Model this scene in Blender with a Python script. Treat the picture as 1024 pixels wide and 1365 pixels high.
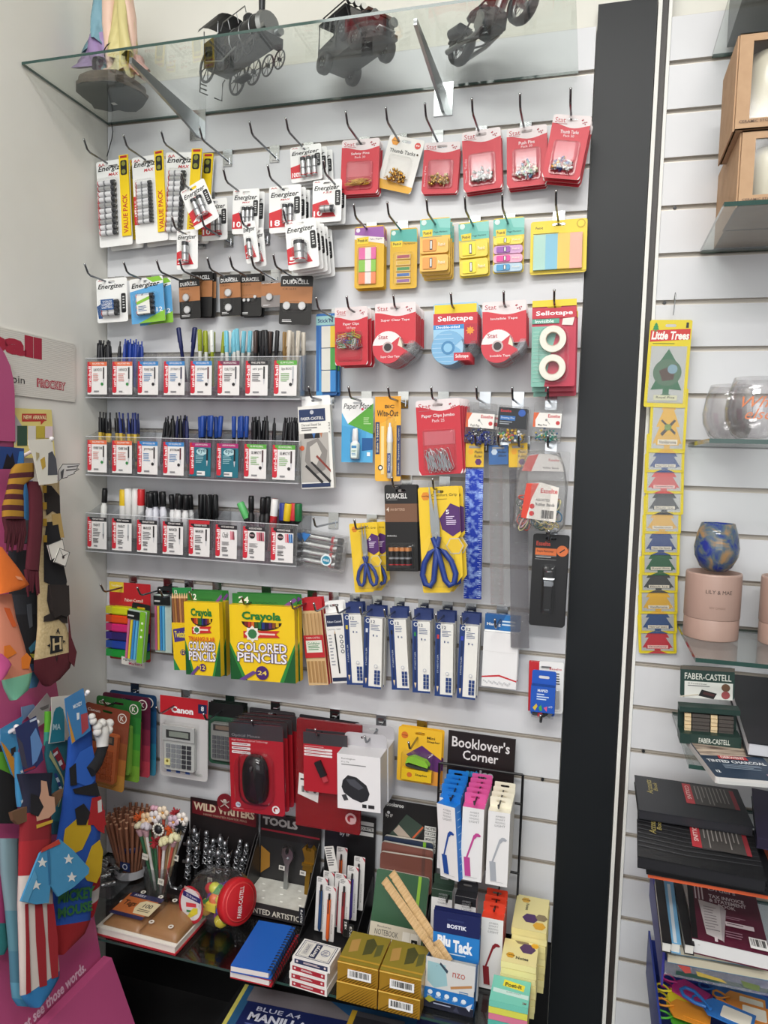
import bpy, math, random
from mathutils import Vector, Matrix
from mathutils.geometry import tessellate_polygon
for o in list(bpy.data.objects): bpy.data.objects.remove(o)
R = random.Random(7)
S = bpy.context.scene
COL = S.collection
# ---------------------------------------------------------------- camera
FPX, AZ, EL, RO = 974.6, -0.2752, -0.07444, 0.03031
CAM = Vector((1.27685, -1.71794, -0.85328))
def basis():
    ca, sa, cb, sb = math.cos(AZ), math.sin(AZ), math.cos(EL), math.sin(EL)
    f = Vector((sa*cb, ca*cb, sb)); r = Vector((ca, -sa, 0)); u = r.cross(f)
    cc, sc = math.cos(RO), math.sin(RO)
    return cc*r+sc*u, -sc*r+cc*u, f
CR, CU, CF = basis()
cd = bpy.data.cameras.new('camera'); cam = bpy.data.objects.new('camera', cd); COL.objects.link(cam)
m = Matrix((CR, CU, -CF)).transposed().to_4x4(); m.translation = CAM; cam.matrix_world = m
cd.sensor_fit = 'HORIZONTAL'; cd.sensor_width = 36; cd.lens = FPX*36/1024; cd.clip_start = .05
S.camera = cam
# ---------------------------------------------------------------- world, lights, exposure
w = bpy.data.worlds.new('world'); S.world = w; w.use_nodes = True
w.node_tree.nodes['Background'].inputs[0].default_value = (.95, .97, 1, 1)
w.node_tree.nodes['Background'].inputs[1].default_value = .37
S.view_settings.view_transform = 'Standard'; S.view_settings.look = 'None'
S.view_settings.exposure = 0.0; S.view_settings.gamma = 1; S.view_settings.use_curve_mapping = False
def area(n, loc, rot, sx, sy, e, c=(1, .985, .955)):
    l = bpy.data.lights.new(n, 'AREA'); l.shape = 'RECTANGLE'; l.size = sx; l.size_y = sy; l.energy = e; l.color = c
    o = bpy.data.objects.new(n, l); COL.objects.link(o); o.location = loc; o.rotation_euler = rot
area('ceiling_panel_light', (1.0, -1.75, .96), (0, 0, 0), 1.8, .5, 36)
area('ceiling_panel_light', (1.2, -3.3, .96), (0, 0, 0), 1.8, .6, 92)
area('frontal_fill_light', (1.8, -4.7, -.55), (math.radians(90), 0, 0), 3.0, 1.8, 38, (.95, .98, 1))  # cool fill added out of view behind the camera to brighten the lower wall
# ---------------------------------------------------------------- pixel of the photograph -> point in the room
def ray(u, v): return CF + CR*((u-512)/FPX) + CU*((682.5-v)/FPX)
def at(u, v, D=0.):                                   # on the plane D in front of the wall
    q = ray(u, v); return CAM + q*((-D-CAM.y)/q.y)
def onz(u, v, z):
    q = ray(u, v); return CAM + q*((z-CAM.z)/q.z)
def onx(u, v, x):
    q = ray(u, v); return CAM + q*((x-CAM.x)/q.x)
ZO = dict(P=(0,0,1), C1=(0,0,2), C2=(400,0,2.438), C3=(100,170,2.844), C4=(440,260,2.844), C5=(100,440,3.413), C6=(390,400,2.695), C7=(390,640,2.695),
 C8=(120,750,3.012), D1=(100,900,3.2), D2=(360,920,3.012), D3=(100,1050,3.2), D4=(400,1050,2.844), D7=(840,0,3.103), D8=(840,400,2.843),
 E1=(820,860,5.02), E2=(820,1100,5.02), G=(370,1200,5.12), N=(560,1180,5.12), W=(200,1060,5.12), Q=(100,1060,6.4), V=(320,1060,5.12), K=(480,1060,5.12),
 A=(120,1200,5.69), B=(270,1220,5.12), S1=(0,420,6.823), S2=(0,600,6.823), S3=(0,780,7.585), S4=(0,900,6.827), S5=(0,1080,4.787), O=(550,960,5.12), X1=(80,0,6.4), X2=(240,0,6.4), F1=(884,400,5.686), F2=(884,660,5.686), F3=(884,860,6.83))
def px(Z, x, y):
    a = ZO[Z]; return a[0]+x/a[2], a[1]+y/a[2]
# ---------------------------------------------------------------- materials
def lin(h):
    h = h.lstrip('#'); c = [int(h[i:i+2], 16)/255 for i in (0, 2, 4)]
    return tuple([x/12.92 if x <= .04045 else ((x+.055)/1.055)**2.4 for x in c]+[1])
_M = {}
SPEC = {'wire': ('7f8286', .22, 1), 'chrome': ('c4c6c8', .16, 1), 'steel': ('a8abad', .32, 1), 'gold': ('c9973a', .25, 1), 'brass': ('d8b060', .3, 1), 'pewter': ('a4a6aa', .3, .9),
        'alu': ('c0b8ae', .4, .6), 'silverp': ('c9cbcd', .3, .8), 'gunmetal': ('3b3c3e', .42, .7), 'rust': ('5a3830', .5, .5), 'goldfoil': ('dca83c', .28, .6), 'golddark': ('8f6c20', .35, .6)}
def M(k):
    if k in _M: return _M[k]
    m = bpy.data.materials.new(k); m.use_nodes = True; nt = m.node_tree; N = nt.nodes; L = nt.links
    b = N['Principled BSDF']
    def mixclear(tint, spec, rough, alpha_col=None, a=.0):
        N.remove(b); out = N['Material Output']
        t = N.new('ShaderNodeBsdfTransparent'); t.inputs[0].default_value = tint
        g = N.new('ShaderNodeBsdfGlossy'); g.inputs['Roughness'].default_value = rough
        fr = N.new('ShaderNodeLayerWeight'); fr.inputs[0].default_value = .5
        pw = N.new('ShaderNodeMath'); pw.operation = 'POWER'; pw.inputs[1].default_value = 4; L.new(fr.outputs['Facing'], pw.inputs[0])
        ma = N.new('ShaderNodeMath'); ma.operation = 'MULTIPLY_ADD'; ma.inputs[1].default_value = .8; ma.inputs[2].default_value = .045*spec; ma.use_clamp = True
        L.new(pw.outputs[0], ma.inputs[0])
        x = N.new('ShaderNodeMixShader'); L.new(ma.outputs[0], x.inputs[0])
        src = t
        if alpha_col:
            d = N.new('ShaderNodeBsdfDiffuse'); d.inputs[0].default_value = alpha_col
            y = N.new('ShaderNodeMixShader'); y.inputs[0].default_value = a; L.new(t.outputs[0], y.inputs[1]); L.new(d.outputs[0], y.inputs[2]); src = y
        L.new(src.outputs[0], x.inputs[1]); L.new(g.outputs[0], x.inputs[2]); L.new(x.outputs[0], out.inputs[0])
        if rough > .05 and spec > .9:
            n = N.new('ShaderNodeTexNoise'); n.inputs['Scale'].default_value = 60; bp = N.new('ShaderNodeBump'); bp.inputs[0].default_value = .5; bp.inputs[1].default_value = .01
            L.new(n.outputs[0], bp.inputs['Height']); L.new(bp.outputs[0], g.inputs['Normal']); L.new(bp.outputs[0], fr.inputs['Normal'])
    if k == 'clear': mixclear((.975, .975, .975, 1), .6, .12)
    elif k == 'acrylic': mixclear((.955, .96, .965, 1), 1.1, .05, lin('d0d3d8'), .05)
    elif k == 'smoke': mixclear((.86, .86, .87, 1), 1.4, .08, lin('9a9aa0'), .13)
    elif k == 'bag': mixclear((.95, .95, .95, 1), 1.6, .12, lin('d5d5d5'), .1)
    elif k == 'glass': mixclear((.93, .955, .94, 1), 1.3, .02)
    elif k == 'glassedge': b.inputs[0].default_value = lin('2e4a44'); b.inputs['Roughness'].default_value = .1
    elif k == 'tumbler': mixclear((.965, .96, .965, 1), 1.6, .03, lin('cdc8c4'), .035)
    elif k == 'bagred': mixclear((.85, .08, .1, 1), 1.5, .12, lin('b01020'), .35)
    elif k == 'bluefilm': mixclear((.55, .75, .95, 1), 1.2, .1, lin('8fc4ea'), .25)
    elif k in ('slat', 'wallpaint', 'cream', 'floor', 'darkpanel', 'kraft', 'knit', 'holo', 'swirl', 'charcoal', 'foam', 'wood', 'stone', 'bootleather'):
        base, c2, sc, r, det = {'slat': ('dcdde0', 'd4d5d8', 3, .35, 2), 'wallpaint': ('edebe3', 'e6e4db', 4, .6, 3), 'cream': ('ebe9e0', 'e4e2d8', 3, .6, 2),
            'floor': ('232223', '141314', 8, .5, 4), 'darkpanel': ('1b1e21', '15181b', 2, .4, 3), 'kraft': ('bf9c7a', 'b3906e', 30, .7, 3), 'knit': ('cdb98e', 'bfa97c', 200, .9, 2),
            'holo': ('2038a0', '9ab4e8', 26, .22, 3), 'swirl': ('25388c', 'a4835e', 24, .1, 6), 'charcoal': ('c9b8a6', '5a463e', 14, .5, 5), 'foam': ('d9d8cf', 'c4c2b8', 40, .8, 3),
            'wood': ('d9b98a', 'c29e6b', 20, .6, 3), 'stone': ('6b5c50', '463c34', 90, .85, 5), 'bootleather': ('444', '222', 20, .5, 2)}[k]
        tc = N.new('ShaderNodeTexCoord'); n = N.new('ShaderNodeTexNoise'); n.inputs['Scale'].default_value = sc; n.inputs['Detail'].default_value = det
        if k in ('holo', 'charcoal', 'wood'):
            mp = N.new('ShaderNodeMapping'); mp.inputs['Scale'].default_value = (3, 3, .35) if k == 'holo' else ((1, 5, 1) if k == 'charcoal' else (1, 12, 1)); mp.inputs['Rotation'].default_value = (.0, .5, .3)
            L.new(tc.outputs['Object'], mp.inputs[0]); L.new(mp.outputs[0], n.inputs['Vector'])
        else: L.new(tc.outputs['Object'], n.inputs['Vector'])
        cr = N.new('ShaderNodeValToRGB'); cr.color_ramp.elements[0].color = lin(base); cr.color_ramp.elements[1].color = lin(c2)
        cr.color_ramp.elements[0].position = .45 if k == 'holo' else .38 if k in ( 'swirl', 'charcoal') else .3; cr.color_ramp.elements[1].position = .72 if k == 'holo' else .62 if k in ( 'swirl', 'charcoal') else .7
        if k == 'swirl':
            n.inputs['Distortion'].default_value = 1.2
            e = cr.color_ramp.elements.new(.5); e.color = lin('5c6c74')
        L.new(n.outputs['Fac'], cr.inputs[0]); L.new(cr.outputs[0], b.inputs[0]); b.inputs['Roughness'].default_value = r
        if k == 'darkpanel': b.inputs['Specular IOR Level'].default_value = .3
        if k in ('holo',): b.inputs['Metallic'].default_value = .55
        if k in ('stone', 'knit', 'foam', 'kraft'):
            bp = N.new('ShaderNodeBump'); bp.inputs[0].default_value = .4; bp.inputs[1].default_value = .004; L.new(n.outputs['Fac'], bp.inputs['Height']); L.new(bp.outputs[0], b.inputs['Normal'])
    elif k in SPEC:
        c, r, mt = SPEC[k]; b.inputs[0].default_value = lin(c); b.inputs['Roughness'].default_value = r; b.inputs['Metallic'].default_value = mt
    else:                                            # 'rrggbb' satin print, 'rrggbb!' glossy, 'rrggbb~' cloth / matte
        b.inputs[0].default_value = lin(k[:6]); b.inputs['Roughness'].default_value = {'!': .12, '~': .9}.get(k[6:7], .42)
        if k[6:7] == '~':
            n = N.new('ShaderNodeTexNoise'); n.inputs['Scale'].default_value = 300; bp = N.new('ShaderNodeBump'); bp.inputs[0].default_value = .5; bp.inputs[1].default_value = .002
            L.new(n.outputs['Fac'], bp.inputs['Height']); L.new(bp.outputs[0], b.inputs['Normal'])
    _M[k] = m; return m
# ---------------------------------------------------------------- mesh builder
_T = {}
def glyphs(s, bold, shear):
    k = (s, bold, shear)
    if k not in _T:
        c = bpy.data.curves.new('t', 'FONT'); c.body = s; c.resolution_u = 2; c.offset = bold; c.shear = shear; c.fill_mode = 'FRONT'
        o = bpy.data.objects.new('t', c); me = o.to_mesh()
        v = [(p.co.x, p.co.y) for p in me.vertices]; f = [tuple(p.vertices) for p in me.polygons]
        o.to_mesh_clear(); bpy.data.objects.remove(o); bpy.data.curves.remove(c)
        if v:
            x0 = min(a for a, b in v); x1 = max(a for a, b in v); y0 = min(b for a, b in v); y1 = max(b for a, b in v)
            v = [((a-x0)/max(x1-x0, 1e-6), (b-y0)/max(y1-y0, 1e-6)) for a, b in v]
        _T[k] = (v, f)
    return _T[k]
def stadium(cx, cy, w, h, n=5):
    r = h/2; a = w/2-r; p = []
    for i in range(n+1): t = -math.pi/2+math.pi*i/n; p.append((cx+a+r*math.cos(t), cy+r*math.sin(t)))
    for i in range(n+1): t = math.pi/2+math.pi*i/n; p.append((cx-a+r*math.cos(t), cy+r*math.sin(t)))
    return p
def rrect(x0, y0, x1, y1, r, n=3):
    p = []
    for cx, cy, a in ((x1-r, y0+r, -90), (x1-r, y1-r, 0), (x0+r, y1-r, 90), (x0+r, y0+r, 180)):
        for i in range(n+1): t = math.radians(a+90*i/n); p.append((cx+r*math.cos(t), cy+r*math.sin(t)))
    return p
class MB:
    def __init__(s, W=1., H=1., z=0.):
        s.v = []; s.f = []; s.m = []; s.ms = []; s.W = W; s.H = H; s.z = z; s.T = Matrix(); s.sm = []
    def mi(s, k):
        if k not in s.ms: s.ms.append(k)
        return s.ms.index(k)
    def add(s, vs, fs, k, smooth=False):
        o = len(s.v); T = s.T; s.v += [T @ Vector(p) for p in vs]; i = s.mi(k) if isinstance(k, str) else None
        for j, f in enumerate(fs):
            s.f.append([o+a for a in f]); s.m.append(i if i is not None else s.mi(k[j])); s.sm.append(smooth)
        return s
    def box(s, x0, y0, z0, x1, y1, z1, k):
        ks = k if isinstance(k, (list, tuple)) else [k]*6     # -z +z -y +x +y -x
        return s.add([(x0,y0,z0),(x1,y0,z0),(x1,y1,z0),(x0,y1,z0),(x0,y0,z1),(x1,y0,z1),(x1,y1,z1),(x0,y1,z1)],
              [(0,3,2,1),(4,5,6,7),(0,1,5,4),(1,2,6,5),(2,3,7,6),(3,0,4,7)], list(ks))
    def prism(s, pts, z0, z1, k, side=None, holes=(), top=None):
        loops = [list(pts)]+[list(h) for h in holes]; flat = [p for l in loops for p in l]; n = len(flat)
        tri = tessellate_polygon([[Vector((p[0], p[1], 0)) for p in l] for l in loops])
        vs = [(p[0], p[1], z1) for p in flat]+[(p[0], p[1], z0) for p in flat]
        fs = []; ks = []
        for t in tri:
            a, b, c = [flat[i] for i in t]
            if (b[0]-a[0])*(c[1]-a[1])-(b[1]-a[1])*(c[0]-a[0]) < 0: t = (t[0], t[2], t[1])
            fs.append(tuple(t)); ks.append(top or k); fs.append((t[2]+n, t[1]+n, t[0]+n)); ks.append(k)
        o = 0
        for l in loops:
            q = len(l); A = sum(l[i][0]*l[(i+1) % q][1]-l[(i+1) % q][0]*l[i][1] for i in range(q))
            if l is not loops[0]: A = -A
            for i in range(q):
                a, b = o+i, o+(i+1) % q
                fs.append((a, a+n, b+n, b) if A > 0 else (b, b+n, a+n, a)); ks.append(side or k)
            o += q
        return s.add(vs, fs, ks)
    def cyl(s, p0, p1, r0, r1=None, n=10, k='chrome', k0=None, k1=None, caps=True):
        r1 = r0 if r1 is None else r1; p0 = Vector(p0); p1 = Vector(p1); d = (p1-p0).normalized()
        a = d.orthogonal().normalized(); b = d.cross(a); vs = []
        for p, r in ((p0, r0), (p1, r1)):
            for i in range(n): t = 2*math.pi*i/n; vs.append(p+a*(r*math.cos(t))+b*(r*math.sin(t)))
        s.add(vs, [(i, (i+1) % n, n+(i+1) % n, n+i) for i in range(n)], k, True)
        if caps: s.add(vs, [tuple(range(n-1, -1, -1)), tuple(range(n, 2*n))], [k0 or k, k1 or k])
        return s
    def lathe(s, prof, k, n=20, smooth=True, origin=(0, 0, 0), ax=None, sx=1., sy=1.):
        O = Vector(origin); d = Vector(ax or (0, 0, 1)).normalized(); a = d.orthogonal().normalized() if ax else Vector((1, 0, 0)); b = d.cross(a)
        vs = []
        for r, z in prof:
            for i in range(n): t = 2*math.pi*i/n; vs.append(O+d*z+a*(r*sx*math.cos(t))+b*(r*sy*math.sin(t)))
        fs = []; ks = []
        for j in range(len(prof)-1):
            for i in range(n): fs.append((j*n+i, j*n+(i+1) % n, (j+1)*n+(i+1) % n, (j+1)*n+i)); ks.append(k[j] if isinstance(k, list) else k)
        return s.add(vs, fs, ks, smooth)
    def tube(s, pts, r, k='chrome', n=6, closed=False):
        pts = [Vector(p) for p in pts]; L = len(pts); vs = []; up = Vector((.13, .27, .95)); rr = r if isinstance(r, list) else [r]*L
        for i in range(L):
            t = (pts[(i+1) % L]-pts[i-1]) if closed else (pts[min(i+1, L-1)]-pts[max(i-1, 0)])
            t.normalize(); a = up-t*up.dot(t)
            if a.length < .2: a = Vector((1, 0, 0))-t*t.x
            a.normalize(); b = t.cross(a)
            for j in range(n): q = 2*math.pi*j/n; vs.append(pts[i]+a*(rr[i]*math.cos(q))+b*(rr[i]*math.sin(q)))
        e = L if closed else L-1
        s.add(vs, [(i*n+j, i*n+(j+1) % n, ((i+1) % L)*n+(j+1) % n, ((i+1) % L)*n+j) for i in range(e) for j in range(n)], k, True)
        if not closed: s.add(vs, [tuple(range(n-1, -1, -1)), tuple(range((L-1)*n, L*n))], k)
        return s
    def ball(s, c, r, k, n=8, sz=(1, 1, 1)):
        h = n//2+1; vs = []; fs = []
        for j in range(h+1):
            a = math.pi*j/h
            for i in range(n): t = 2*math.pi*i/n; vs.append((c[0]+r*sz[0]*math.sin(a)*math.cos(t), c[1]+r*sz[1]*math.sin(a)*math.sin(t), c[2]-r*sz[2]*math.cos(a)))
        for j in range(h):
            for i in range(n): fs.append((j*n+i, j*n+(i+1) % n, (j+1)*n+(i+1) % n, (j+1)*n+i))
        return s.add(vs, fs, k, True)
    # ---- flat print in fractions of the card (x right, y down), each call a hair above the last
    def up(s): s.z += .00012; return s.z
    def X(s, x): return (x-.5)*s.W
    def Y(s, y): return -y*s.H
    def poly(s, pts, k):
        z = s.up(); P = [(s.X(a), s.Y(b), z) for a, b in pts]
        if len(P) > 4 or True:
            t = tessellate_polygon([[Vector(p) for p in P]]); fs = []
            for a, b, c in t:
                cr = (P[b][0]-P[a][0])*(P[c][1]-P[a][1])-(P[b][1]-P[a][1])*(P[c][0]-P[a][0]); fs.append((a, b, c) if cr > 0 else (a, c, b))
            s.add(P, fs, k)
        return s
    def rect(s, x0, y0, x1, y1, k): return s.poly([(x0, y0), (x1, y0), (x1, y1), (x0, y1)], k)
    def disc(s, x, y, r, k, n=14, ry=None):       # r in fractions of the width, round unless ry given (metres ratio)
        ry = (r*s.W/s.H) if ry is None else ry
        return s.poly([(x+r*math.cos(2*math.pi*i/n), y+ry*math.sin(2*math.pi*i/n)) for i in range(n)], k)
    def txt(s, t, x0, y0, x1, y1, k, bold=.0, shear=0., rot=0):
        v, f = glyphs(t, bold, shear); z = s.up(); P = []
        for a, b in v:
            if rot == 90: a, b = 1-b, a            # reads upwards
            elif rot == -90: a, b = b, 1-a
            P.append((s.X(x0+(x1-x0)*a), s.Y(y1+(y0-y1)*b), z))
        return s.add(P, f, k)
    def greek(s, x0, y0, x1, y1, n, k, fill=.45, rot=0):
        h = (y1-y0)/n; z = s.up()
        for i in range(n):
            e = x0+(x1-x0)*R.uniform(.6, 1); a = y0+h*i
            s.add([(s.X(x0), s.Y(a+h*fill), z), (s.X(e), s.Y(a+h*fill), z), (s.X(e), s.Y(a), z), (s.X(x0), s.Y(a), z)], [(0, 1, 2, 3)], k)
        return s
    def bars(s, x0, y0, x1, y1, k='222222', bg='f4f4f2', n=14):
        if bg: s.rect(x0, y0, x1, y1, bg)
        z = s.up(); mx = (x1-x0)*.08; my = (y1-y0)*.12
        for i in range(n):
            a = x0+mx+(x1-x0-2*mx)*i/n; b = a+(x1-x0)/n*R.choice((.3, .5, .7))
            s.add([(s.X(a), s.Y(y1-my*2), z), (s.X(b), s.Y(y1-my*2), z), (s.X(b), s.Y(y0+my), z), (s.X(a), s.Y(y0+my), z)], [(0, 1, 2, 3)], k)
        return s
    def star(s, x, y, r, k, n=5, q=.42, ry=None):
        ry = (r*s.W/s.H) if ry is None else ry
        return s.poly([(x+r*(1 if i % 2 == 0 else q)*math.sin(math.pi*i/n), y-ry*(1 if i % 2 == 0 else q)*math.cos(math.pi*i/n)) for i in range(2*n)], k)
    def hexa(s, x, y, r, k): return s.disc(x, y, r, k, 6)
    def mesh(s, name):
        me = bpy.data.meshes.new(name); me.from_pydata(s.v, [], s.f)
        for k in s.ms: me.materials.append(M(k))
        me.polygons.foreach_set('material_index', s.m); me.polygons.foreach_set('use_smooth', s.sm); me.update()
        return me
    def obj(s, name, parent=None, mw=None):
        return mo(name, s.mesh(name), parent, mw)
def mo(name, me, parent=None, mw=None):
    o = bpy.data.objects.new(name, me); COL.objects.link(o)
    if parent: o.parent = parent
    if mw is not None: o.matrix_local = mw
    return o
def tag(o, label, cat, group=None, kind=None):
    o['label'] = label; o['category'] = cat
    if group: o['group'] = group
    if kind: o['kind'] = kind
    return o
def thing(name, label, cat, mw=None, group=None):
    o = bpy.data.objects.new(name, None); COL.objects.link(o); o.empty_display_size = .02
    if mw is not None: o.matrix_world = mw
    return tag(o, label, cat, group)
def struct(o): o['kind'] = 'structure'; return o
KIDS = {}
def dup(root, mw, label=None):
    r = root.copy(); COL.objects.link(r); r.matrix_world = mw
    if label: r['label'] = label
    for ch in root.children:
        c = ch.copy(); COL.objects.link(c); c.parent = r
        for g in ch.children:
            d = g.copy(); COL.objects.link(d); d.parent = c
    return r
def TR(x, y, z): return Matrix.Translation((x, y, z))
def RX(a): return Matrix.Rotation(math.radians(a), 4, 'X')
def RY(a): return Matrix.Rotation(math.radians(a), 4, 'Y')
def RZ(a): return Matrix.Rotation(math.radians(a), 4, 'Z')
def frame(p, q, s):                                  # top-left, top-right, bottom-left -> matrix with origin at top centre, x right, y up, z out
    x = q-p; W = x.length; x.normalize(); y = p-s; H = y.length; y = y-x*y.dot(x); H = y.length; y.normalize(); z = x.cross(y)
    m = Matrix((x, y, z)).transposed().to_4x4(); m.translation = (p+q)/2
    return m, W, H
ORD = ['front', 'second', 'third', 'fourth', 'fifth', 'sixth', 'seventh', 'eighth', 'ninth', 'tenth', 'eleventh', 'twelfth', 'thirteenth', 'fourteenth']
# ---------------------------------------------------------------- hooks
_hk = {}
def hook(X, k, what, L=.14, col='chrome', z=None, bend=1, cat='hook', name='display_hook'):
    key = (L, col, bend)
    if key not in _hk:
        a = MB(); a.box(-.013, -.003, -.034, .013, -.0005, .006, col); a.box(-.013, -.004, -.002, .013, .006, .006, col)
        a.box(-.006, -.006, -.03, .006, -.003, -.012, col)
        b = MB(); b.tube([(0, -.003, 0), (0, -.02, 0), (0, -(L-.022), 0), (0, -(L-.012), .004), (0, -L, .022)], .0025, 'wire' if col == 'chrome' else col, 8); b.ball((0, -L, .022), .0032, col)
        _hk[key] = (a.mesh('backplate'), b.mesh('prong'))
    t = thing(name, 'chrome wire display hook '+what if col == 'chrome' else what, cat, TR(X, 0, (-.1*k if z is None else z+.02)))
    mo('backplate', _hk[key][0], t); mo('prong', _hk[key][1], t, TR(0, 0, -.02))
    return t
def hooktip(Z, x, y, k, what): return hook(at(*px(Z, x, y), .14).x, k, what)
def hookplate(Z, x, y, k, what): return hook(at(*px(Z, x, y), .0).x, k, what)
# ---------------------------------------------------------------- hanging cards
def card(name, label, cat, Z, tl, tr, bl, D, fn, n=1, step=.014, dx=.0015, col='f4f4f2', th=.0008, r=.005, hole=.055, hw=.024, group=None, outline=None, turn=0, dz=0, backname='backing_card', lab=None, lift=None):
    if lift is None: lift = lambda u, v: at(u, v, D)
    F, W, H = frame(lift(*px(Z, *tl)), lift(*px(Z, *tr)), lift(*px(Z, *bl)))
    if turn: F = F @ RY(turn)
    L = label if n == 1 else label+', frontmost'
    if n > 1: group = group or name.replace('_', ' ')+'s hanging one behind another'
    t = thing(name, L, cat, F, group)
    mb = MB(W, H); pts = outline or rrect(0, 0, 1, 1, 0)
    if outline is None: P = rrect(-W/2, -H, W/2, 0, min(r, W/3))
    else: P = [((a-.5)*W, -b*H) for a, b in outline]
    hs = [stadium(0, -hole*H-.003, hw, .0065)[::-1]] if hole else []
    mb.prism(P, -th, 0, col, holes=hs); mb.z = .0001
    fn(mb, t)
    mb.obj(backname, t)
    for i in range(1, n):
        dup(t, TR(dx*i+R.uniform(-.001, .001), step*i, dz*i-.0005*i) @ F, '%s, %s from front' % (lab or label, ORD[i]))
    return t, F, W, H
def blister(mb, t, x0, y0, x1, y1, d, k='clear', r=.006, name='blister'):
    b = MB(); X0, X1, Y0, Y1 = mb.X(x0), mb.X(x1), mb.Y(y1), mb.Y(y0); i = min(d*.35, .006)
    A = rrect(X0-.002, Y0-.002, X1+.002, Y1+.002, r); B = rrect(X0+i*.3, Y0+i*.3, X1-i*.3, Y1-i*.3, r*.9); C = rrect(X0+i, Y0+i, X1-i, Y1-i, r*.8); n = len(A)
    z0 = .0016
    vs = [(p[0], p[1], z0) for p in A]+[(p[0], p[1], z0) for p in B]+[(p[0], p[1], d-i*.5) for p in B]+[(p[0], p[1], d) for p in C]
    fs = [(j*n+a, j*n+(a+1) % n, (j+1)*n+(a+1) % n, (j+1)*n+a) for j in range(3) for a in range(n)]+[tuple(range(3*n, 4*n))]
    b.add(vs, fs, k, False)
    return b.obj(name, t)
def batt(t, mb, x, y, L, r, vert=True, body='silverp', end='33353a', name='battery', z=None, flip=1):
    b = MB(); n = 10; a = L/2*flip
    ax = (lambda s: (0, s, 0)) if vert else (lambda s: (s, 0, 0))
    b.cyl(ax(-a), ax(a*.55), r, r, n, body); b.cyl(ax(a*.55), ax(a*.93), r, r, n, end); b.cyl(ax(a*.93), ax(a), r*.35, r*.35, 8, 'chrome')
    b.cyl(ax(-a*.96), ax(-a*.86), r*1.01, r*1.01, n, 'b8232c', caps=False)
    b.cyl(ax(-a*.3), ax(-a*.1), r*1.01, r*1.01, n, '8a8c90', caps=False)
    return b.obj(name, t, TR(mb.X(x), mb.Y(y), (r+.0015) if z is None else z))
# ================================================================ the room
def slab(name, x0, y0, z0, x1, y1, z1, k, parent=None): return MB().box(x0, y0, z0, x1, y1, z1, k).obj(name, parent)
FZ = -2.35
struct(slab('floor', -.1, -5, FZ-.1, 4.5, .1, FZ, 'floor'))
struct(slab('ceiling', -.1, -5, 1.0, 4.5, .1, 1.05, 'f2f2ee'))
struct(slab('wall_left', -.1, -5, FZ, 0, .1, 1.0, 'wallpaint'))
wb = struct(slab('wall_back', 0, .03, FZ, 4.5, .1, 1.0, 'cream'))
# slatwall: a grey core with every slat a board of its own and a 9 mm groove between
def slats(x0, x1, k0, k1, pilaster=None):
    b = slab('slat_core', x0, .009, -.1*k1, x1, .0295, .1, 'bdb6ac', wb)
    me = None
    for k in range(k0, k1):
        if me is None: me = MB().box(0, 0, -.0945, x1-x0, .009, -.0055, ['d0cdc8']+['slat']*5).mesh('slat')
        mo('slat', me, wb, TR(x0, 0, -.1*k))
    lip = MB()
    for k in range(k0, k1): lip.box(x0, .002, -.1*k-.1053, x1, .0088, -.1*k-.1035, 'alu')
    lip.obj('groove_lining', wb)
slats(0.002, 1.238, -1, 20); slats(1.392, 2.6, -1, 23)
struct(slab('trim_1', 1.240, .004, FZ, 1.362, .0295, .142, 'darkpanel'))
struct(slab('trim_2', 1.3635, -.003, FZ, 1.3715, .0295, .9, 'e9e8e2'))
struct(slab('trim_3', 1.372, .010, FZ, 1.3845, .0295, .9, '38322f'))
struct(slab('trim_4', 1.385, -.003, FZ, 1.3915, .0295, .9, 'ebebe6'))
struct(slab('baseboard_back', .002, -.002, FZ, 1.238, .0295, -2.0, '0c0c0d'))
def scr(x, z): MB().cyl((x, -.001, z), (x, .006, z), .0035, n=8, k='gunmetal').obj('slat_screw', wb)
for x, k in ((1.2, 6), (1.2, 16), (1.42, 3), (1.41, 5), (1.42, 15)): scr(x, -.1*k)
# ================================================================ glass shelves with brackets
def glass_shelf(label, x0, x1, z, d=.3, t=.008, bx=(), group='glass wall shelves', gk='glass'):
    g = thing('glass_shelf', label, 'shelf', TR(x0, 0, z))
    e = 'glassedge'
    MB().box(0, -d, 0, x1-x0, -.002, t, [gk, gk, e, e, e, e]).obj('glass_pane', g)
    for b in bx:
        m = MB(); m.prism([(0, -.055), (.0, -.004), (.28, -.004), (.28, -.016), (.05, -.045)], -.0035, .0035, 'steel')
        m.T = RX(0); o = m.obj('bracket', g); o.matrix_local = TR(b-x0, -.004, 0) @ RZ(-90) @ RX(90)
        MB().box(-.022, -.0035, -.062, .022, -.0005, .012, 'chrome').obj('bracket_plate', g).matrix_local = TR(b-x0, 0, 0)
    return g
glass_shelf('long clear glass shelf at the top holding the metal models and the statuette', 0.003, 1.205, -.001, .305, .006, (.27, .905))
glass_shelf('clear glass shelf near the floor in the left bay, crowded with small stationery', 0.003, 1.205, -2.006, .315, .006, (.27, .905))
for z, l in ((0, 'topmost glass shelf of the right bay, above the kraft mug boxes'), (-.4, 'glass shelf of the right bay under the two kraft mug boxes'), (-.81, 'glass shelf of the right bay under the iridescent tumblers'),
             (-1.208, 'glass shelf of the right bay under the pink candle tubes'), (-1.408, 'glass shelf of the right bay under the charcoal pencil tin'),
             (-1.608, 'glass shelf of the right bay under the black accounts books'), (-1.808, 'glass shelf of the right bay under the invoice books'), (-2.008, 'lowest glass shelf of the right bay, under the luggage tags')):
    glass_shelf(l, 1.475, 2.6, z, .3, .008, (1.75,))
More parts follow.
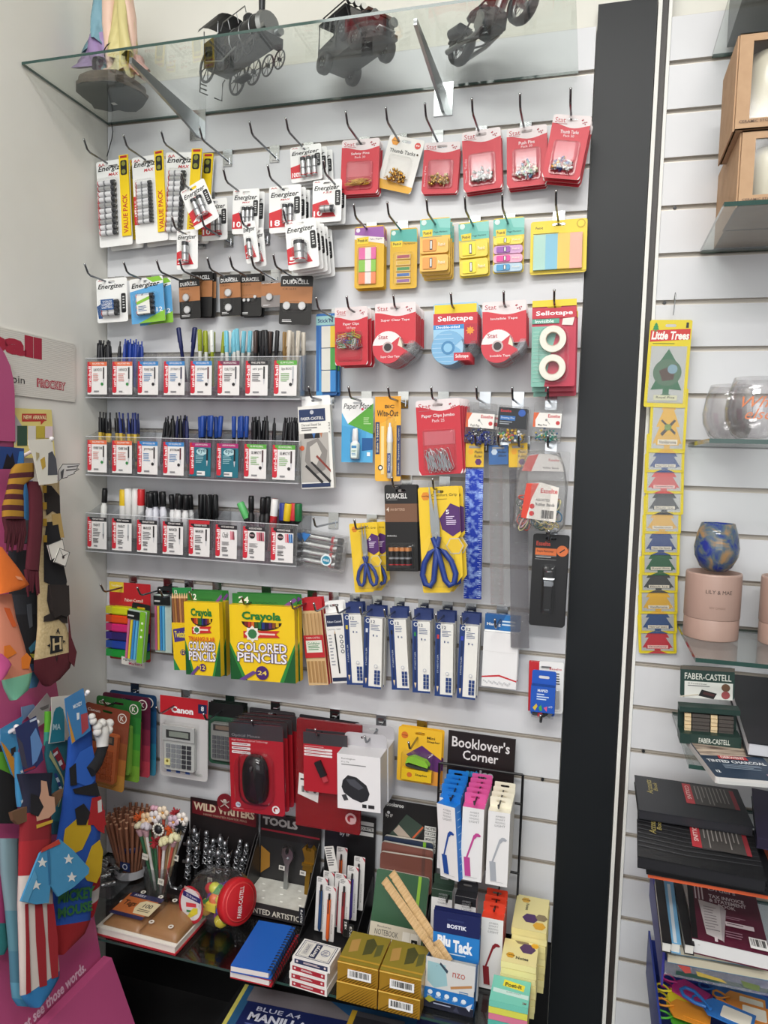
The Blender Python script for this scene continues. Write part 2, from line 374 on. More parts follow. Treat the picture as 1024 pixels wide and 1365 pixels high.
# ================================================================ models on the top shelf
def heading(p, q): return math.degrees(math.atan2(q[1]-p[1], q[0]-p[0]))
def wheel(mb, c, r, w, k='gunmetal', spokes=8, tread=False, n=18):
    # wheel in the local xz plane, axle along y
    x, y, z = c
    if tread:
        mb.lathe([(r*.55, -w/2), (r*.93, -w/2), (r, -w*.3), (r, w*.3), (r*.93, w/2), (r*.55, w/2)], k, n, True, c, (0, 1, 0)); mb.cyl((x, y-w*.3, z), (x, y+w*.3, z), r*.57, n=n, k=k)
        for i in range(5): a = i*math.pi*.4; mb.cyl((x+r*.3*math.cos(a), y-w*.42, z+r*.3*math.sin(a)), (x+r*.3*math.cos(a), y+w*.42, z+r*.3*math.sin(a)), r*.09, n=6, k='steel')
    else:
        mb.tube([(x+r*.93*math.cos(2*math.pi*i/n), y, z+r*.93*math.sin(2*math.pi*i/n)) for i in range(n)], r*.085, k, 6, True)
        for i in range(spokes): a = i*2*math.pi/spokes; mb.tube([(x, y, z), (x+r*.9*math.cos(a), y, z+r*.9*math.sin(a))], r*.035, k, 5)
        mb.cyl((x, y-w/2, z), (x, y+w/2, z), r*.17, n=8, k=k)
# --- locomotive: rear left wheel .322,-.088 -> front .592,-.214
LM = TR(.455, -.135, .005) @ RZ(heading((.37, -.1), (.54, -.20)))
tr = thing('model_locomotive', 'dark metal model steam locomotive with open spoked wheels on the glass shelf', 'model', LM)
b = MB(); b.cyl((-.02, 0, .075), (.105, 0, .075), .03, n=18, k='gunmetal'); b.cyl((.105, 0, .075), (.115, 0, .075), .031, .026, 18, 'steel'); b.box(-.10, -.028, .04, .11, .028, .048, 'gunmetal')
for x in (.0, .04, .08): b.tube([(x, .031*math.cos(a*.35), .075+.031*math.sin(a*.35)) for a in range(18)], .0012, 'steel', 5, True)
b.obj('boiler', tr)
b = MB(); b.box(-.105, -.034, .045, -.04, -.032, .10, 'gunmetal'); b.box(-.105, .032, .045, -.04, .034, .10, 'gunmetal'); b.box(-.042, -.034, .045, -.040, .034, .12, 'gunmetal')
b.obj('cab', tr)
b = MB(); n = 8
b.add([(x, .045*math.cos(math.pi*i/n)*1.0, .125+.022*math.sin(math.pi*i/n)) for x in (-.115, -.028) for i in range(n+1)], [(i, i+1, n+2+i, n+1+i) for i in range(n)], 'gunmetal'); b.obj('cab_roof', tr)
for y in (-.034, .034):
    b = MB()
    for x in (-.104, -.042): b.tube([(x, y, .1), (x, y, .127)], .0014, 'steel')
    b.tube([(-.03, y, .1), (-.02, y, .115), (.07, y, .115), (.075, y, .1)], .0012, 'steel')
    for x in (.0, .035): b.tube([(x, y, .115), (x, y*.8, .095)], .001, 'steel')
    b.obj('handrail', tr)
b = MB(); b.cyl((.085, 0, .1), (.085, 0, .19), .0065, .009, 12, 'gunmetal'); b.cyl((.085, 0, .19), (.085, 0, .196), .012, .012, 12, 'gunmetal'); b.obj('chimney', tr)
b = MB(); b.lathe([(.014, .1), (.014, .118), (.008, .125), (0, .128)], 'gunmetal', 12, origin=(.035, 0, 0)); b.obj('steam_dome', tr)
for y in (-.04, .04):
    for x, r in ((-.075, .036), (-.005, .03), (.052, .024), (.098, .021)):
        b = MB(); wheel(b, (0, 0, 0), r, .008, 'gunmetal'); b.obj('wheel', tr, TR(x, y, r))
    b = MB(); b.tube([(-.075, y*1.12, .045), (-.005, y*1.12, .022), (.052, y*1.12, .032)], .0018, 'steel'); b.obj('coupling_rod', tr)
b = MB()
for y in (-.03, .03): b.tube([(-.115, y, .045), (-.125, y, .04), (-.128, y, .0), (-.128, y*.3, .0)], .0016, 'gunmetal')
for z in (.01, .02, .03): b.tube([(-.128, -.03, z), (-.128, -.012, z)], .0016, 'gunmetal')
b.obj('rear_ladder', tr)
b = MB(); b.box(.108, -.03, .03, .125, .03, .05, 'gunmetal'); b.cyl((.12, -.018, .06), (.133, -.018, .06), .009, n=10, k='steel'); b.cyl((.12, .018, .06), (.133, .018, .06), .009, n=10, k='steel'); b.prism([(-.03, .0), (.03, 0), (.02, .02), (-.02, .02)], 0, .004, 'gunmetal'); b.obj('buffer_beam', tr)
o = MB().tube([(0, 0, .01), (.004, 0, -.012), (.001, 0, -.03), (-.004, 0, -.045), (-.012, -.002, -.075)], .0013, '1a1a1c', 5).obj('cable_tie'); o.matrix_world = TR(.022, -.012, -.012); tag(o, 'thin black cable tie dangling below the statuette corner of the top shelf', 'cable tie')
# --- off-road car
JM = TR(.7265, -.117, .005) @ RZ(heading((.649, -.108), (.754, -.189)))
jp = thing('model_car', 'dark metal model off-road car with roof lamps on the glass shelf', 'model', JM)
b = MB(); b.prism([(-.10, .028), (-.10, .065), (-.03, .072), (.02, .072), (.03, .078), (.092, .07), (.098, .03), (.05, .022), (-.06, .022)], -.036, .036, 'gunmetal'); o = b.obj('body', jp); o.matrix_local = RX(90)
b = MB(); b.box(.035, -.03, .073, .092, .03, .079, 'rust'); b.obj('bonnet', jp)
b = MB()
for y in (-.034, .034):
    b.tube([(-.10, y, .06), (-.098, y, .118), (.01, y, .118), (.03, y, .078)], .0016, 'gunmetal'); b.tube([(-.035, y, .07), (-.035, y, .118)], .0016, 'gunmetal')
b.tube([(.01, -.034, .118), (.01, .034, .118)], .0016, 'gunmetal'); b.obj('roll_cage', jp)
b = MB(); b.box(-.1, -.036, .118, .01, .036, .121, 'gunmetal'); b.obj('roof', jp)
b = MB(); b.tube([(-.09, -.03, .123), (-.09, -.03, .134), (.0, -.03, .134), (.0, .03, .134), (-.09, .03, .134), (-.09, -.03, .134)], .0015, 'gunmetal'); b.obj('roof_rack', jp)
for i in range(4): b = MB(); b.cyl((0, 0, 0), (.01, 0, 0), .006, .0075, 10, 'gunmetal', k1='e8e8e0'); b.obj('roof_lamp', jp, TR(.008, -.026+.0173*i, .128))
b = MB(); b.prism([(-.03, 0), (.03, 0), (.028, .035), (-.028, .035)], -.001, .001, 'tumbler'); o = b.obj('windscreen', jp); o.matrix_local = TR(.03, 0, .08) @ RZ(90) @ RX(70)
for x in (-.065, .065):
    for y in (-.039, .039): b = MB(); wheel(b, (0, 0, 0), .024, .017, 'gunmetal', tread=True); b.obj('wheel', jp, TR(x, y, .024))
b = MB(); wheel(b, (0, 0, 0), .022, .012, 'gunmetal', tread=True); b.obj('spare_wheel', jp, TR(.02, -.046, .058))
b = MB(); b.box(.098, -.036, .025, .108, .036, .036, 'gunmetal'); b.tube([(.106, -.02, .03), (.118, -.02, .034), (.118, .02, .034), (.106, .02, .03)], .002, 'steel'); b.obj('bumper', jp)
for y in (-.024, .024): b = MB(); b.cyl((0, 0, 0), (.011, 0, 0), .008, .01, 12, 'steel'); b.obj('headlamp', jp, TR(.1, y, .058))
# --- motorbike
BM = TR(1.022, -.14, .005) @ RZ(heading((.948, -.077), (1.097, -.205)))
mk = thing('model_motorbike', 'dark metal model motorbike leaning on its stand on the glass shelf', 'model', BM @ RX(-7))
for x, r in ((-.088, .037), (.1, .037)):
    b = MB(); b.lathe([(r*.72, -.008), (r*.9, -.012), (r, -.006), (r, .006), (r*.9, .012), (r*.72, .008)], 'gunmetal', 22, True, (0, 0, 0), (0, 1, 0)); b.tube([(r*.7*math.cos(i*.314), 0, r*.7*math.sin(i*.314)) for i in range(20)], .003, 'steel', 5, True)
    for i in range(10): a = i*.628; b.tube([(0, 0, 0), (r*.7*math.cos(a), 0, r*.7*math.sin(a))], .0009, 'steel', 4)
    b.cyl((0, -.01, 0), (0, .01, 0), .007, n=10, k='steel'); b.obj('wheel', mk, TR(x, 0, r))
b = MB(); b.box(-.025, -.017, .025, .035, .017, .06, 'gunmetal'); b.cyl((-.005, -.024, .045), (-.005, .024, .045), .017, n=14, k='steel'); b.cyl((.022, 0, .05), (.035, 0, .085), .011, .013, 10, 'steel'); b.cyl((-.012, 0, .05), (-.03, 0, .082), .011, .013, 10, 'steel'); b.obj('engine', mk)
b = MB(); b.ball((.02, 0, .098), .03, 'rust', 12, (1.2, .6, .6)); b.obj('fuel_tank', mk)
b = MB(); b.ball((-.042, 0, .088), .028, 'gunmetal', 10, (1.3, .6, .3)); b.obj('saddle', mk)
b = MB(); b.tube([(-.088, -.012, .037), (-.03, -.012, .09), (.05, -.012, .105), (.06, -.012, .085), (.03, -.012, .02), (-.03, -.012, .02), (-.088, -.012, .037)], .0022, 'gunmetal'); b.tube([(-.088, .012, .037), (-.03, .012, .09), (.05, .012, .105), (.03, .012, .02), (-.03, .012, .02), (-.088, .012, .037)], .0022, 'gunmetal'); b.obj('frame', mk)
b = MB()
for y in (-.014, .014): b.tube([(.1, y, .037), (.06, y, .115)], .003, 'steel', 8)
b.tube([(.02, -.045, .13), (.05, -.03, .135), (.06, 0, .118), (.05, .03, .135), (.02, .045, .13)], .0025, 'steel'); b.cyl((.075, 0, .105), (.09, 0, .103), .012, .014, 12, 'steel'); b.obj('fork_and_handlebar', mk)
b = MB()
for y in (-.022, .022): b.tube([(.01, y, .03), (-.03, y, .022), (-.11, y, .026)], [.003, .004, .006], 'steel', 8)
b.obj('exhaust', mk)
for x in (-.088, .1):
    b = MB(); n = 8
    b.add([(.041*math.cos(a), y, .041*math.sin(a)) for a in [math.radians(30+ (0 if x > 0 else 40)+12*i) for i in range(n)] for y in (-.013, .013)], [(2*i, 2*i+1, 2*i+3, 2*i+2) for i in range(n-1)], 'gunmetal'); b.obj('mudguard', mk, TR(x, 0, .037))
b = MB(); b.tube([(-.01, -.012, .02), (-.02, -.045, .001), (-.035, -.05, .0)], .002, 'gunmetal'); b.obj('kickstand', mk); MB().cyl((-.07, -.02, .06), (-.105, -.02, .062), .012, n=10, k='gunmetal').obj('silencer', mk)
# --- statuette: a pair of legs and a ruffled pastel skirt on a rock
sc = Vector((.112, -.132, .0052))
st = thing('statuette', 'pastel ruffled fairy statuette with bare legs on a rocky base on the glass shelf', 'statue', TR(*sc))
foot = [(onz(80+x/6.4, y/6.4, .0052)-sc) for x, y in ((140,720),(150,790),(190,830),(270,890),(290,925),(430,955),(500,940),(560,955),(650,955),(710,910),(745,850),(680,790),(600,745),(480,695),(380,690),(200,710))]
b = MB(); F2 = [(p.x, p.y) for p in foot]
if sum(F2[i][0]*F2[(i+1) % len(F2)][1]-F2[(i+1) % len(F2)][0]*F2[i][1] for i in range(len(F2))) < 0: F2 = F2[::-1]
b.prism(F2, 0, .002, '20242a'); 
n = len(F2)
rings = [[(x*s*(1+.05*math.sin(5*i+z*300)), y*s*(1+.05*math.cos(4*i)), z) for i, (x, y) in enumerate(F2)] for s, z in ((1, .002), (1.02, .009), (.97, .013), (.98, .02), (.9, .027), (.75, .035), (.4, .042))]
vs = [p for r_ in rings for p in r_]
b.add(vs, [(j*n+i, j*n+(i+1) % n, (j+1)*n+(i+1) % n, (j+1)*n+i) for j in range(len(rings)-1) for i in range(n)]+[tuple(range((len(rings)-1)*n, len(rings)*n))], 'stone'); b.obj('rock_base', st)
b = MB(); b.box(-.012, -.008, -.0004, .0, .004, -.0001, 'e8e8e8'); b.obj('price_sticker', st, TR(-.02, .045, 0))
b = MB(); b.tube([(.005, -.012, .03), (.004, -.01, .05), (.0, -.008, .10), (-.005, -.005, .16), (-.005, 0, .24)], [.014, .010, .013, .017, .02], 'e8c4b0', 12); b.ball((.006, -.022, .037), .012, 'e8c4b0', 10, (1, 1.5, .7)); b.obj('leg', st)
b = MB(); b.tube([(.045, .01, .04), (.05, .01, .10), (.045, .005, .17), (.03, 0, .24)], [.009, .012, .016, .02], 'e8c4b0', 12); b.obj('leg', st)
b = MB(); b.tube([(.005+.016*math.cos(a*.8), -.012+.016*math.sin(a*.8), .045+a*.009) for a in range(12)], .0015, '3a3436', 5); b.obj('ankle_ribbon', st)
def ruffle(name, x, y, w, z0, z1, k, seed, k2=None):
    rr = random.Random(seed); w *= 1.45; b = MB(); nu, nv = 22, 9; ph = rr.random()*6; vs = []
    for j in range(nv):
        t = j/(nv-1)
        for i in range(nu):
            a = 2*math.pi*i/nu; q = w*(.55+.55*(1-t)**1.2)*(1+.42*math.sin(4*a+ph+5*t)*(1.1-t)+.16*math.sin(7*a-ph+6*t))
            vs.append((x+q*math.cos(a), y+.75*q*math.sin(a), z0+(z1-z0)*t+.008*math.sin(3*a+ph)*(1-t)))
    b.add(vs, [(j*nu+i, j*nu+(i+1) % nu, (j+1)*nu+(i+1) % nu, (j+1)*nu+i) for j in range(nv-1) for i in range(nu)], [k2 if (k2 and j > nv*.5) else k for j in range(nv-1) for i in range(nu)], True); b.obj(name, st)
ruffle('purple_ruffle', -.035, .0, .028, .065, .14, '9f86b4', 2); ruffle('blue_ruffle', -.035, .01, .024, .12, .25, '7fa9b8', 3)
ruffle('teal_ruffle', -.012, .008, .018, .035, .08, '93bcc4', 4); ruffle('yellow_ruffle', .032, -.005, .019, .075, .25, 'd8cb8c', 5); ruffle('cream_ruffle', .032, -.015, .016, .03, .075, 'd9cf9f', 6); ruffle('pink_ruffle', .062, .01, .016, .045, .085, 'd9a8a0', 8); ruffle('olive_ruffle', -.042, .012, .014, .03, .055, 'b9b584', 9)
# ================================================================ battery cards
BATW = 'f3f2f0'
def energ(name_y=(.07, .155), red=(.0, .45, .17, .78), maxt='MAX'):
    def f(mb, t):
        mb.txt('Energizer', .05, name_y[0], .92, name_y[1], '141414', .02, .25)
        if maxt: mb.txt(maxt, .36, name_y[1]+.01, .66, name_y[1]+.045, 'c8202c', .02, .2)
        mb.txt('AA', .06, .025, .26, .055, 'c8202c', .01)
        if red: mb.rect(*red, 'cf2a35')
    return f
def blackpower(mb, x0, y0, x1, y1):
    mb.poly(rr01(mb, x0, y0, x1, y1), '1b1b1e'); mb.greek(x0+(x1-x0)*.3, y0+(y1-y0)*.15, x1-(x1-x0)*.2, y1-(y1-y0)*.15, 5, 'd8d8d8')
def rr01(mb, x0, y0, x1, y1, q=.25):
    r = (x1-x0)*mb.W*q; P = rrect(mb.X(x0), mb.Y(y1), mb.X(x1), mb.Y(y0), r); return [(a/mb.W+.5, -b/mb.H) for a, b in P]
def value(nb, rb, aaa, bx0=.1, bx1=.62, y0=.24, y1=.88, bw=True, strip=True):
    def f(mb, t):
        energ((.055, .135))(mb, t); mb.txt('VALUE', .02, .5, .1, .53, 'ffffff'); mb.greek(.03, .55, .15, .7, 5, 'f4f4f4')
        mb.txt('10' if not aaa else '18', .02, .6, .13, .66, 'ffffff', .02)
        for i in range(nb):
            yy = y0+(y1-y0)*(i+.5)/nb
            batt(t, mb, (bx0+bx1)/2, yy, (bx1-bx0)*mb.W, rb, False, body='silverp' if i % 3 == 1 else 'e4e4e6')
        if strip:
            b = MB(mb.W, mb.H); b.box(b.X(.72), b.Y(.9), .0015, b.X(.99), b.Y(-.03), .004, 'f2cf10'); b.z = .004
            b.txt('VALUE PACK', .78, .42, .92, .87, 'b8242a', .02, 0, 90); b.poly(rr01(b, .76, .03, .95, .2), '1b1b1e'); b.disc(.85, .07, .06, '8a8a30', 10); b.disc(.85, .16, .06, '8a8a30', 10); b.rect(.76, -.02, .96, .005, 'b8242a')
            b.obj('yellow_value_strip', t)
        blister(mb, t, bx0-.03, y0-.03, bx1+.05, y1+.03, rb*2+.004)
    return f
card('battery_card', 'tall AA battery value card with a yellow strip, at the left wall', 'batteries', 'C3', (80,133), (205,113), (95,457), .05, value(10, .0066, 0), 2, .03, .012, lab='tall AA battery value card at the left wall', hw=.03)
card('battery_card', 'tall AAA battery value card with a yellow strip, second from the left wall', 'batteries', 'C3', (215,117), (338,96), (225,443), .05, value(12, .0048, 1, .14, .62, .3, .78), 2, .03, .014, lab='tall AAA battery value card second from the left wall', hw=.03)
card('battery_card', 'tall battery value card third from the left wall, a column of bare silver cells', 'batteries', 'C3', (345,95), (485,92), (337,426), .045, value(12, .0066, 0, .18, .62, .22, .92), 2, .03, .014, lab='tall AA battery value card third from the left wall', hw=.03)
def pack(nb, red=(.0, .5, .5, .88), vert=True, big=.0066, maxt='MAX', n2='100%', bx=.62, L=.044, blk=True, by=.62, extra=None):
    def f(mb, t):
        energ((.13, .27), None, maxt)(mb, t); mb.poly([(red[0], red[1]+.06), (red[2], red[1]-.03), (red[2]+.3, red[3]), (red[0], red[3])], 'cf2a35'); mb.txt(n2, .04, red[3]-.16, .34, red[3]-.03, 'ffffff', .02)
        if blk: blackpower(mb, .78, .26, .96, .62)
        for i in range(nb): batt(t, mb, bx+(i-(nb-1)/2)*big*2.2/mb.W if vert else bx, by if vert else by+(i-(nb-1)/2)*big*2.2/mb.H, L, big, vert)
        if nb:
            hw = (nb*big*1.1+.003)/mb.W if vert else (L/2+.003)/mb.W; hh = (L/2+.004)/mb.H if vert else (nb*big*1.1+.003)/mb.H
            blister(mb, t, bx-hw, by-hh, bx+hw, by+hh, big*2+.003)
        if extra: extra(mb, t)
    return f
card('battery_card', 'white battery card with a red block reading 100%, highest of the small battery cards', 'batteries', 'C3', (815,78), (933,58), (822,212), .045, pack(3, n2='100%', maxt='MAX'), 3, .018, .008, lab='highest small battery card, black and red on white', hw=.02)
card('battery_card', 'small battery card with one short fat cell, beside the purple sticky tab pack', 'batteries', 'C3', (902,203), (1012,193), (905,362), .06, pack(1, vert=False, big=.0085, maxt='123', n2='10', bx=.55, L=.034, by=.72), 2, .02, .003, lab='small 123 battery card', hw=.02)
card('battery_card', 'battery card with AAA cells, centre of the second battery row', 'batteries', 'C3', (736,226), (858,213), (737,403), .065, pack(2, n2='18'), 3, .018, .004, lab='battery card at the centre of the second battery row', hw=.02)
card('battery_card', 'battery card with four AAA cells, left of the centre of the second battery row', 'batteries', 'C3', (600,236), (700,230), (600,405), .065, pack(3, n2='10', big=.005), 2, .02, .004, lab='battery card left of centre in the second battery row', hw=.02)
card('battery_card', 'battery card partly hidden behind the crooked one in the second battery row', 'batteries', 'C3', (480,275), (577,265), (478,432), .05, pack(2, n2='10'), 1, hw=.02)
card('battery_card', 'crooked battery card swung clockwise on its hook, with two cells', 'batteries', 'C3', (398,245), (487,190), (432,408), .106, pack(2, n2='4', bx=.5, big=.0075, L=.048, by=.58), 1, hw=.02)
def c5(mb, t): pass
card('battery_card', 'card with one big C cell and a red band, in a deep pile', 'batteries', 'C3', (795,360), (912,338), (803,546), .115, pack(1, n2='5', maxt='', big=.013, bx=.48, L=.046, by=.66), 5, .021, .002, lab='C cell battery card in the deep pile', hw=.02)
card('battery_card', 'narrow card with a single standing cell, below the crooked battery card', 'batteries', 'C3', (386,390), (466,384), (390,540), .09, pack(1, n2='2', bx=.5, big=.0085, L=.05, by=.58, blk=False), 1, hw=.018)
card('battery_card', 'narrow twin cell card under the second battery row, the nearer of two', 'batteries', 'C3', (632,362), (682,350), (642,520), .10, pack(1, n2='2', bx=.45, big=.006, L=.045, by=.65, blk=False, maxt=''), 1, hw=.012)
card('battery_card', 'narrow twin cell card under the second battery row, the farther of two', 'batteries', 'C3', (672,385), (714,377), (678,532), .075, pack(1, n2='2', bx=.45, big=.006, L=.045, by=.65, blk=False, maxt=''), 1, hw=.012)
for x, y, k, s in ((34,42,1,'carrying the AA value battery cards'), (184,28,1,'carrying the AAA value battery cards'), (327,12,1,'carrying the silver cell value cards'), (472,-8,1,'empty, fourth from the left wall in the top row'), (662,-20,1,'empty, fifth from the left wall in the top row'), (800,-34,1,'carrying the highest small battery cards'),
                  (403,173,2,'carrying the crooked battery card'), (563,150,2,'carrying the battery cards left of centre'), (731,140,2,'carrying the central AAA battery cards'), (941,132,2,'carrying the short fat cell card'),
                  (368,340,3,'carrying the single standing cell card'), (478,360,3,'empty, beside the single standing cell card'), (626,322,3,'carrying the narrow twin cell cards'), (790,318,3,'carrying the C cell battery cards')):
    hooktip('C3', x, y, k, s)
# row of long-life and coin cells
def aa4(mb, t):
    energ((.12, .26), None, '')(mb, t); mb.poly([(.0, .62), (.18, .55), (.18, .9), (.05, .9)], '1d4f8c')
    for i in range(4): batt(t, mb, .5, .5+.085*i+.06, .05, .0062, False, 'd3d3d6')
    b = MB(mb.W, mb.H); b.z = .0145; b.rect(.24, .5, .66, .74, '2a5a98'); b.txt('WORLDS', .3, .53, .6, .58, 'fff'*2); b.txt('LONGEST', .28, .59, .62, .65, 'ffffff', .01); b.txt('LASTING', .28, .66, .62, .71, 'ffffff', .01); b.obj('wrap_label', t)
    blister(mb, t, .14, .48, .84, .9, .016); blackpower(mb, .8, .36, .95, .8)
card('battery_card', 'white card of four AA cells with a blue label, beside the left wall', 'batteries', 'C3', (80,577), (196,566), (92,742), .06, aa4, 1, hw=.02)
def green(mb, t):
    mb.poly([(0, .28), (1, .16), (1, 1), (0, 1)], '5fa8dc'); mb.poly([(.5, .0), (.9, .0), (1, .1), (.7, .12)], '8cc63f'); mb.poly([(.2, 1), (1, .75), (1, 1)], '8cc63f')
    mb.txt('Energizer', .06, .1, .9, .24, '141414', .02, .25)
    for i in range(4): batt(t, mb, .5, .42+.12*i, .05, .0062, False, 'c9ced6')
    b = MB(mb.W, mb.H); b.z = .0145; b.rect(.28, .42, .66, .82, 'f4f4ec'); b.poly([(.28, .55), (.66, .45), (.66, .52), (.28, .62)], '8cc63f'); b.greek(.32, .65, .6, .78, 4, '2a5a98'); b.obj('wrap_label', t)
    mb.txt('12', .76, .68, .94, .78, 'ffffff', .02); blister(mb, t, .14, .34, .86, .9, .016)
card('battery_card', 'green and blue card of rechargeable cells, second from the left wall', 'batteries', 'C3', (205,578), (332,560), (232,745), .07, green, 2, .02, .01, lab='green and blue rechargeable cell card', hw=.02)
def coin(cells, r=.0095, txt='', top=.2):
    def f(mb, t):
        mb.txt('DURACELL', .07, .08, .88, .17, 'f2f2f0', .02); mb.rect(0, top, 1, .56, 'b0764a'); mb.txt(txt or 'CR2032', .07, top+.03, .5, top+.07, '5a3418')
        for x, y in cells: b = MB(); b.cyl((0, 0, .002), (0, 0, .0055), r, r*.96, 20, 'silverp'); b.cyl((0, 0, .0055), (0, 0, .0058), r*.72, r*.72, 18, 'd8d8da'); b.obj('coin_cell', t, TR(mb.X(x), mb.Y(y), 0))
        mb.greek(.1, .9, .5, .96, 2, 'e8e8e8')
        xs = [c[0] for c in cells]; ys = [c[1] for c in cells]; q = (r+.002)/mb.W; q2 = (r+.002)/mb.H
        blister(mb, t, min(xs)-q, min(ys)-q2, max(xs)+q, max(ys)+q2, .009)
    return f
card('coin_cell_card', 'black and copper coin cell card, leftmost, with two silver cells', 'batteries', 'C3', (393,578), (472,570), (397,728), .05, coin([(.36, .47), (.4, .78)]), 1, col='1c1b1c', hw=.016)
card('coin_cell_card', 'black and copper coin cell card just behind the leftmost one', 'batteries', 'C3', (437,548), (522,545), (440,718), .03, coin([(.3, .45), (.36, .74)]), 2, .012, .004, col='1c1b1c', hw=.016, lab='black and copper coin cell card behind the leftmost one')
card('coin_cell_card', 'black and copper coin cell card with two large cells, middle of the row', 'batteries', 'C3', (547,562), (627,555), (547,717), .05, coin([(.44, .44), (.44, .8)]), 1, col='1c1b1c', hw=.016)
card('coin_cell_card', 'black coin cell card with three tiny button cells', 'batteries', 'C3', (628,557), (709,553), (627,717), .04, coin([(.22, .62), (.42, .62), (.72, .55)], .0042), 2, .012, .003, col='1c1b1c', hw=.016, lab='black coin cell card with tiny button cells')
card('coin_cell_card', 'copper and clear card with a single coin cell, lower edge transparent', 'batteries', 'C3', (706,583), (780,578), (707,683), .055, coin([(.45, .62)], .0085, top=.1), 1, col='8a8482', hw=.016)
card('coin_cell_card', 'wide black and copper coin cell card with two cells side by side', 'batteries', 'C3', (782,562), (904,562), (780,746), .06, coin([(.24, .62), (.72, .62)], .0098, 'CR1632', .22), 1, col='1c1b1c', hw=.024)
for x, y, s in ((37,520,'carrying the long lasting AA card'), (185,514,'carrying the green rechargeable card'), (310,506,'carrying the leftmost coin cell card'), (396,508,'carrying the second coin cell card'), (502,494,'carrying the large coin cell card'), (587,490,'carrying the button cell card'), (668,488,'carrying the single coin cell card'), (752,486,'carrying the wide coin cell card')):
    hooktip('C3', x, y, 4, s)
# ================================================================ pins and clips on red cards
def stathead(mb, red='c92a3a', w='e9dcdc', title='', sub='', y=.17, side=None):
    mb.poly([(0, y)]+[(x/10, y+.035*math.sin(x*.55-1.6)-.0*x) for x in range(11)]+[(1, .93), (.94, 1), (.06, 1), (0, .93)], red)
    mb.txt('Stat', .06, .045, .34, .125, 'b8303e', .0)
    for a in range(6): mb.disc(.83+.06*math.cos(a), .1+.035*math.sin(a*1.3), .018, 'a82a3a', 6)
    mb.greek(.06, .14, .4, .155, 1, 'b8606a')
    if title: mb.txt(title, .5-.022*len(title), y+.07, .5+.022*len(title), y+.125, 'f8eef0', .01)
    if sub: mb.txt(sub, .36, y+.14, .64, y+.18, 'f8e0e4')
def pinsheap(mb, t, x0, y0, x1, y1, cols, n, kind='tack', d=.014, seed=1):
    rr = random.Random(seed); b = MB(); X0, X1, Y0, Y1 = mb.X(x0), mb.X(x1), mb.Y(y1), mb.Y(y0)
    for i in range(n):
        q = rr.random(); x = rr.uniform(X0+.004, X1-.004); hh = (Y1-Y0)*(.9-.5*abs((x-(X0+X1)/2)/(X1-X0)*2)**2); y = Y0+.003+hh*q**1.0*rr.random()**.4; z = rr.uniform(.004, d-.002)
        d3 = Vector((rr.uniform(-1, 1), rr.uniform(-1, 1), rr.uniform(-.6, 1))).normalized(); c = rr.choice(cols)
        if kind == 'tack': b.lathe([(.0, .0022), (.0032, .0015), (.0042, 0), (.001, -.0002), (.0004, -.0075)], c, 7, True, (x, y, z), d3)
        elif kind == 'push': b.lathe([(.0, .009), (.003, .009), (.0016, .006), (.0016, .003), (.0032, .001), (.0003, 0), (.0003, -.008)], c, 6, True, (x, y, z), d3)
        elif kind == 'map': b.ball((x, y, z), .0026, c, 6); b.tube([(x, y, z), (x+d3.x*.009, y+d3.y*.009, z+d3.z*.002)], .0003, 'steel', 3)
        elif kind == 'safety': b.tube([(x-.009, y*0+Y0+.002+hh*rr.random()*.5, z), (x+.009, Y0+.004+hh*rr.random()*.5, z)], .0008, c, 4)
        elif kind == 'clip':
            a = rr.uniform(0, 6.28); ca, sa = math.cos(a), math.sin(a); P = [(-.011, .003), (.009, .003), (.011, 0), (.009, -.003), (-.008, -.003), (-.0095, -.0005), (-.008, .0015), (.006, .0015)]
            b.tube([(x+p*ca-q2*sa, y*.8+p*sa*.8+q2*ca, z) for p, q2 in P], .0006, c, 4)
    o = b.obj({'tack': 'thumb_tacks', 'push': 'push_pins', 'map': 'map_pins', 'safety': 'safety_pins', 'clip': 'coloured_clips'}[kind], t); o['kind'] = 'stuff'
def statcard(title, sub, cols, kind, n=40, seed=1, by=(.44, .92), side=None, bx=(.17, .82)):
    def f(mb, t):
        stathead(mb, title=title, sub=sub)
        mb.poly(rr01(mb, bx[0]-.03, by[0]-.02, bx[1]+.03, by[1]+.02, .12), 'b52434'); mb.rect(bx[0], by[0], bx[1], by[0]+(by[1]-by[0])*.55, 'cc5a66')
        if side: mb.txt(side, .05, .45, .11, .85, 'f0c0c8', 0, 0, 90)
        pinsheap(mb, t, bx[0]+.02, by[0]+(by[1]-by[0])*.42, bx[1]-.02, by[1]-.02, cols, n, kind, .014, seed)
        blister(mb, t, bx[0], by[0], bx[1], by[1], .017)
    return f
SG = ['gold', 'brass', 'brass']
card('pin_card', 'red card of gold safety pins, leftmost of the red pin cards', 'pins', 'C2', (137,457), (260,447), (137,634), .04, statcard('Safety Pins', 'Pack 30', SG, 'safety', 46, 1, (.42, .9)), 3, .011, .0005, lab='red card of gold safety pins', col='e6dada')
def mthumb(mb, t):
    mb.poly([(0, .82), (1, .88), (1, .95), (.94, 1), (.06, 1), (0, .95)], 'e0a82c'); mb.hexa(.2, .1, .12, 'e89a28'); mb.txt('marbig', .11, .085, .29, .115, '3a2a14', .02); mb.disc(.84, .12, .085, 'd84438', 16); mb.txt('50', .79, .1, .89, .13, 'ffffff', .02)
    mb.txt('Thumb Tacks', .1, .24, .84, .31, '3a3a3a', .008); mb.hexa(.9, .28, .03, '4a3418')
    pinsheap(mb, t, .2, .58, .8, .86, SG+['gold'], 46, 'tack', .014, 5); blister(mb, t, .17, .36, .82, .88, .017)
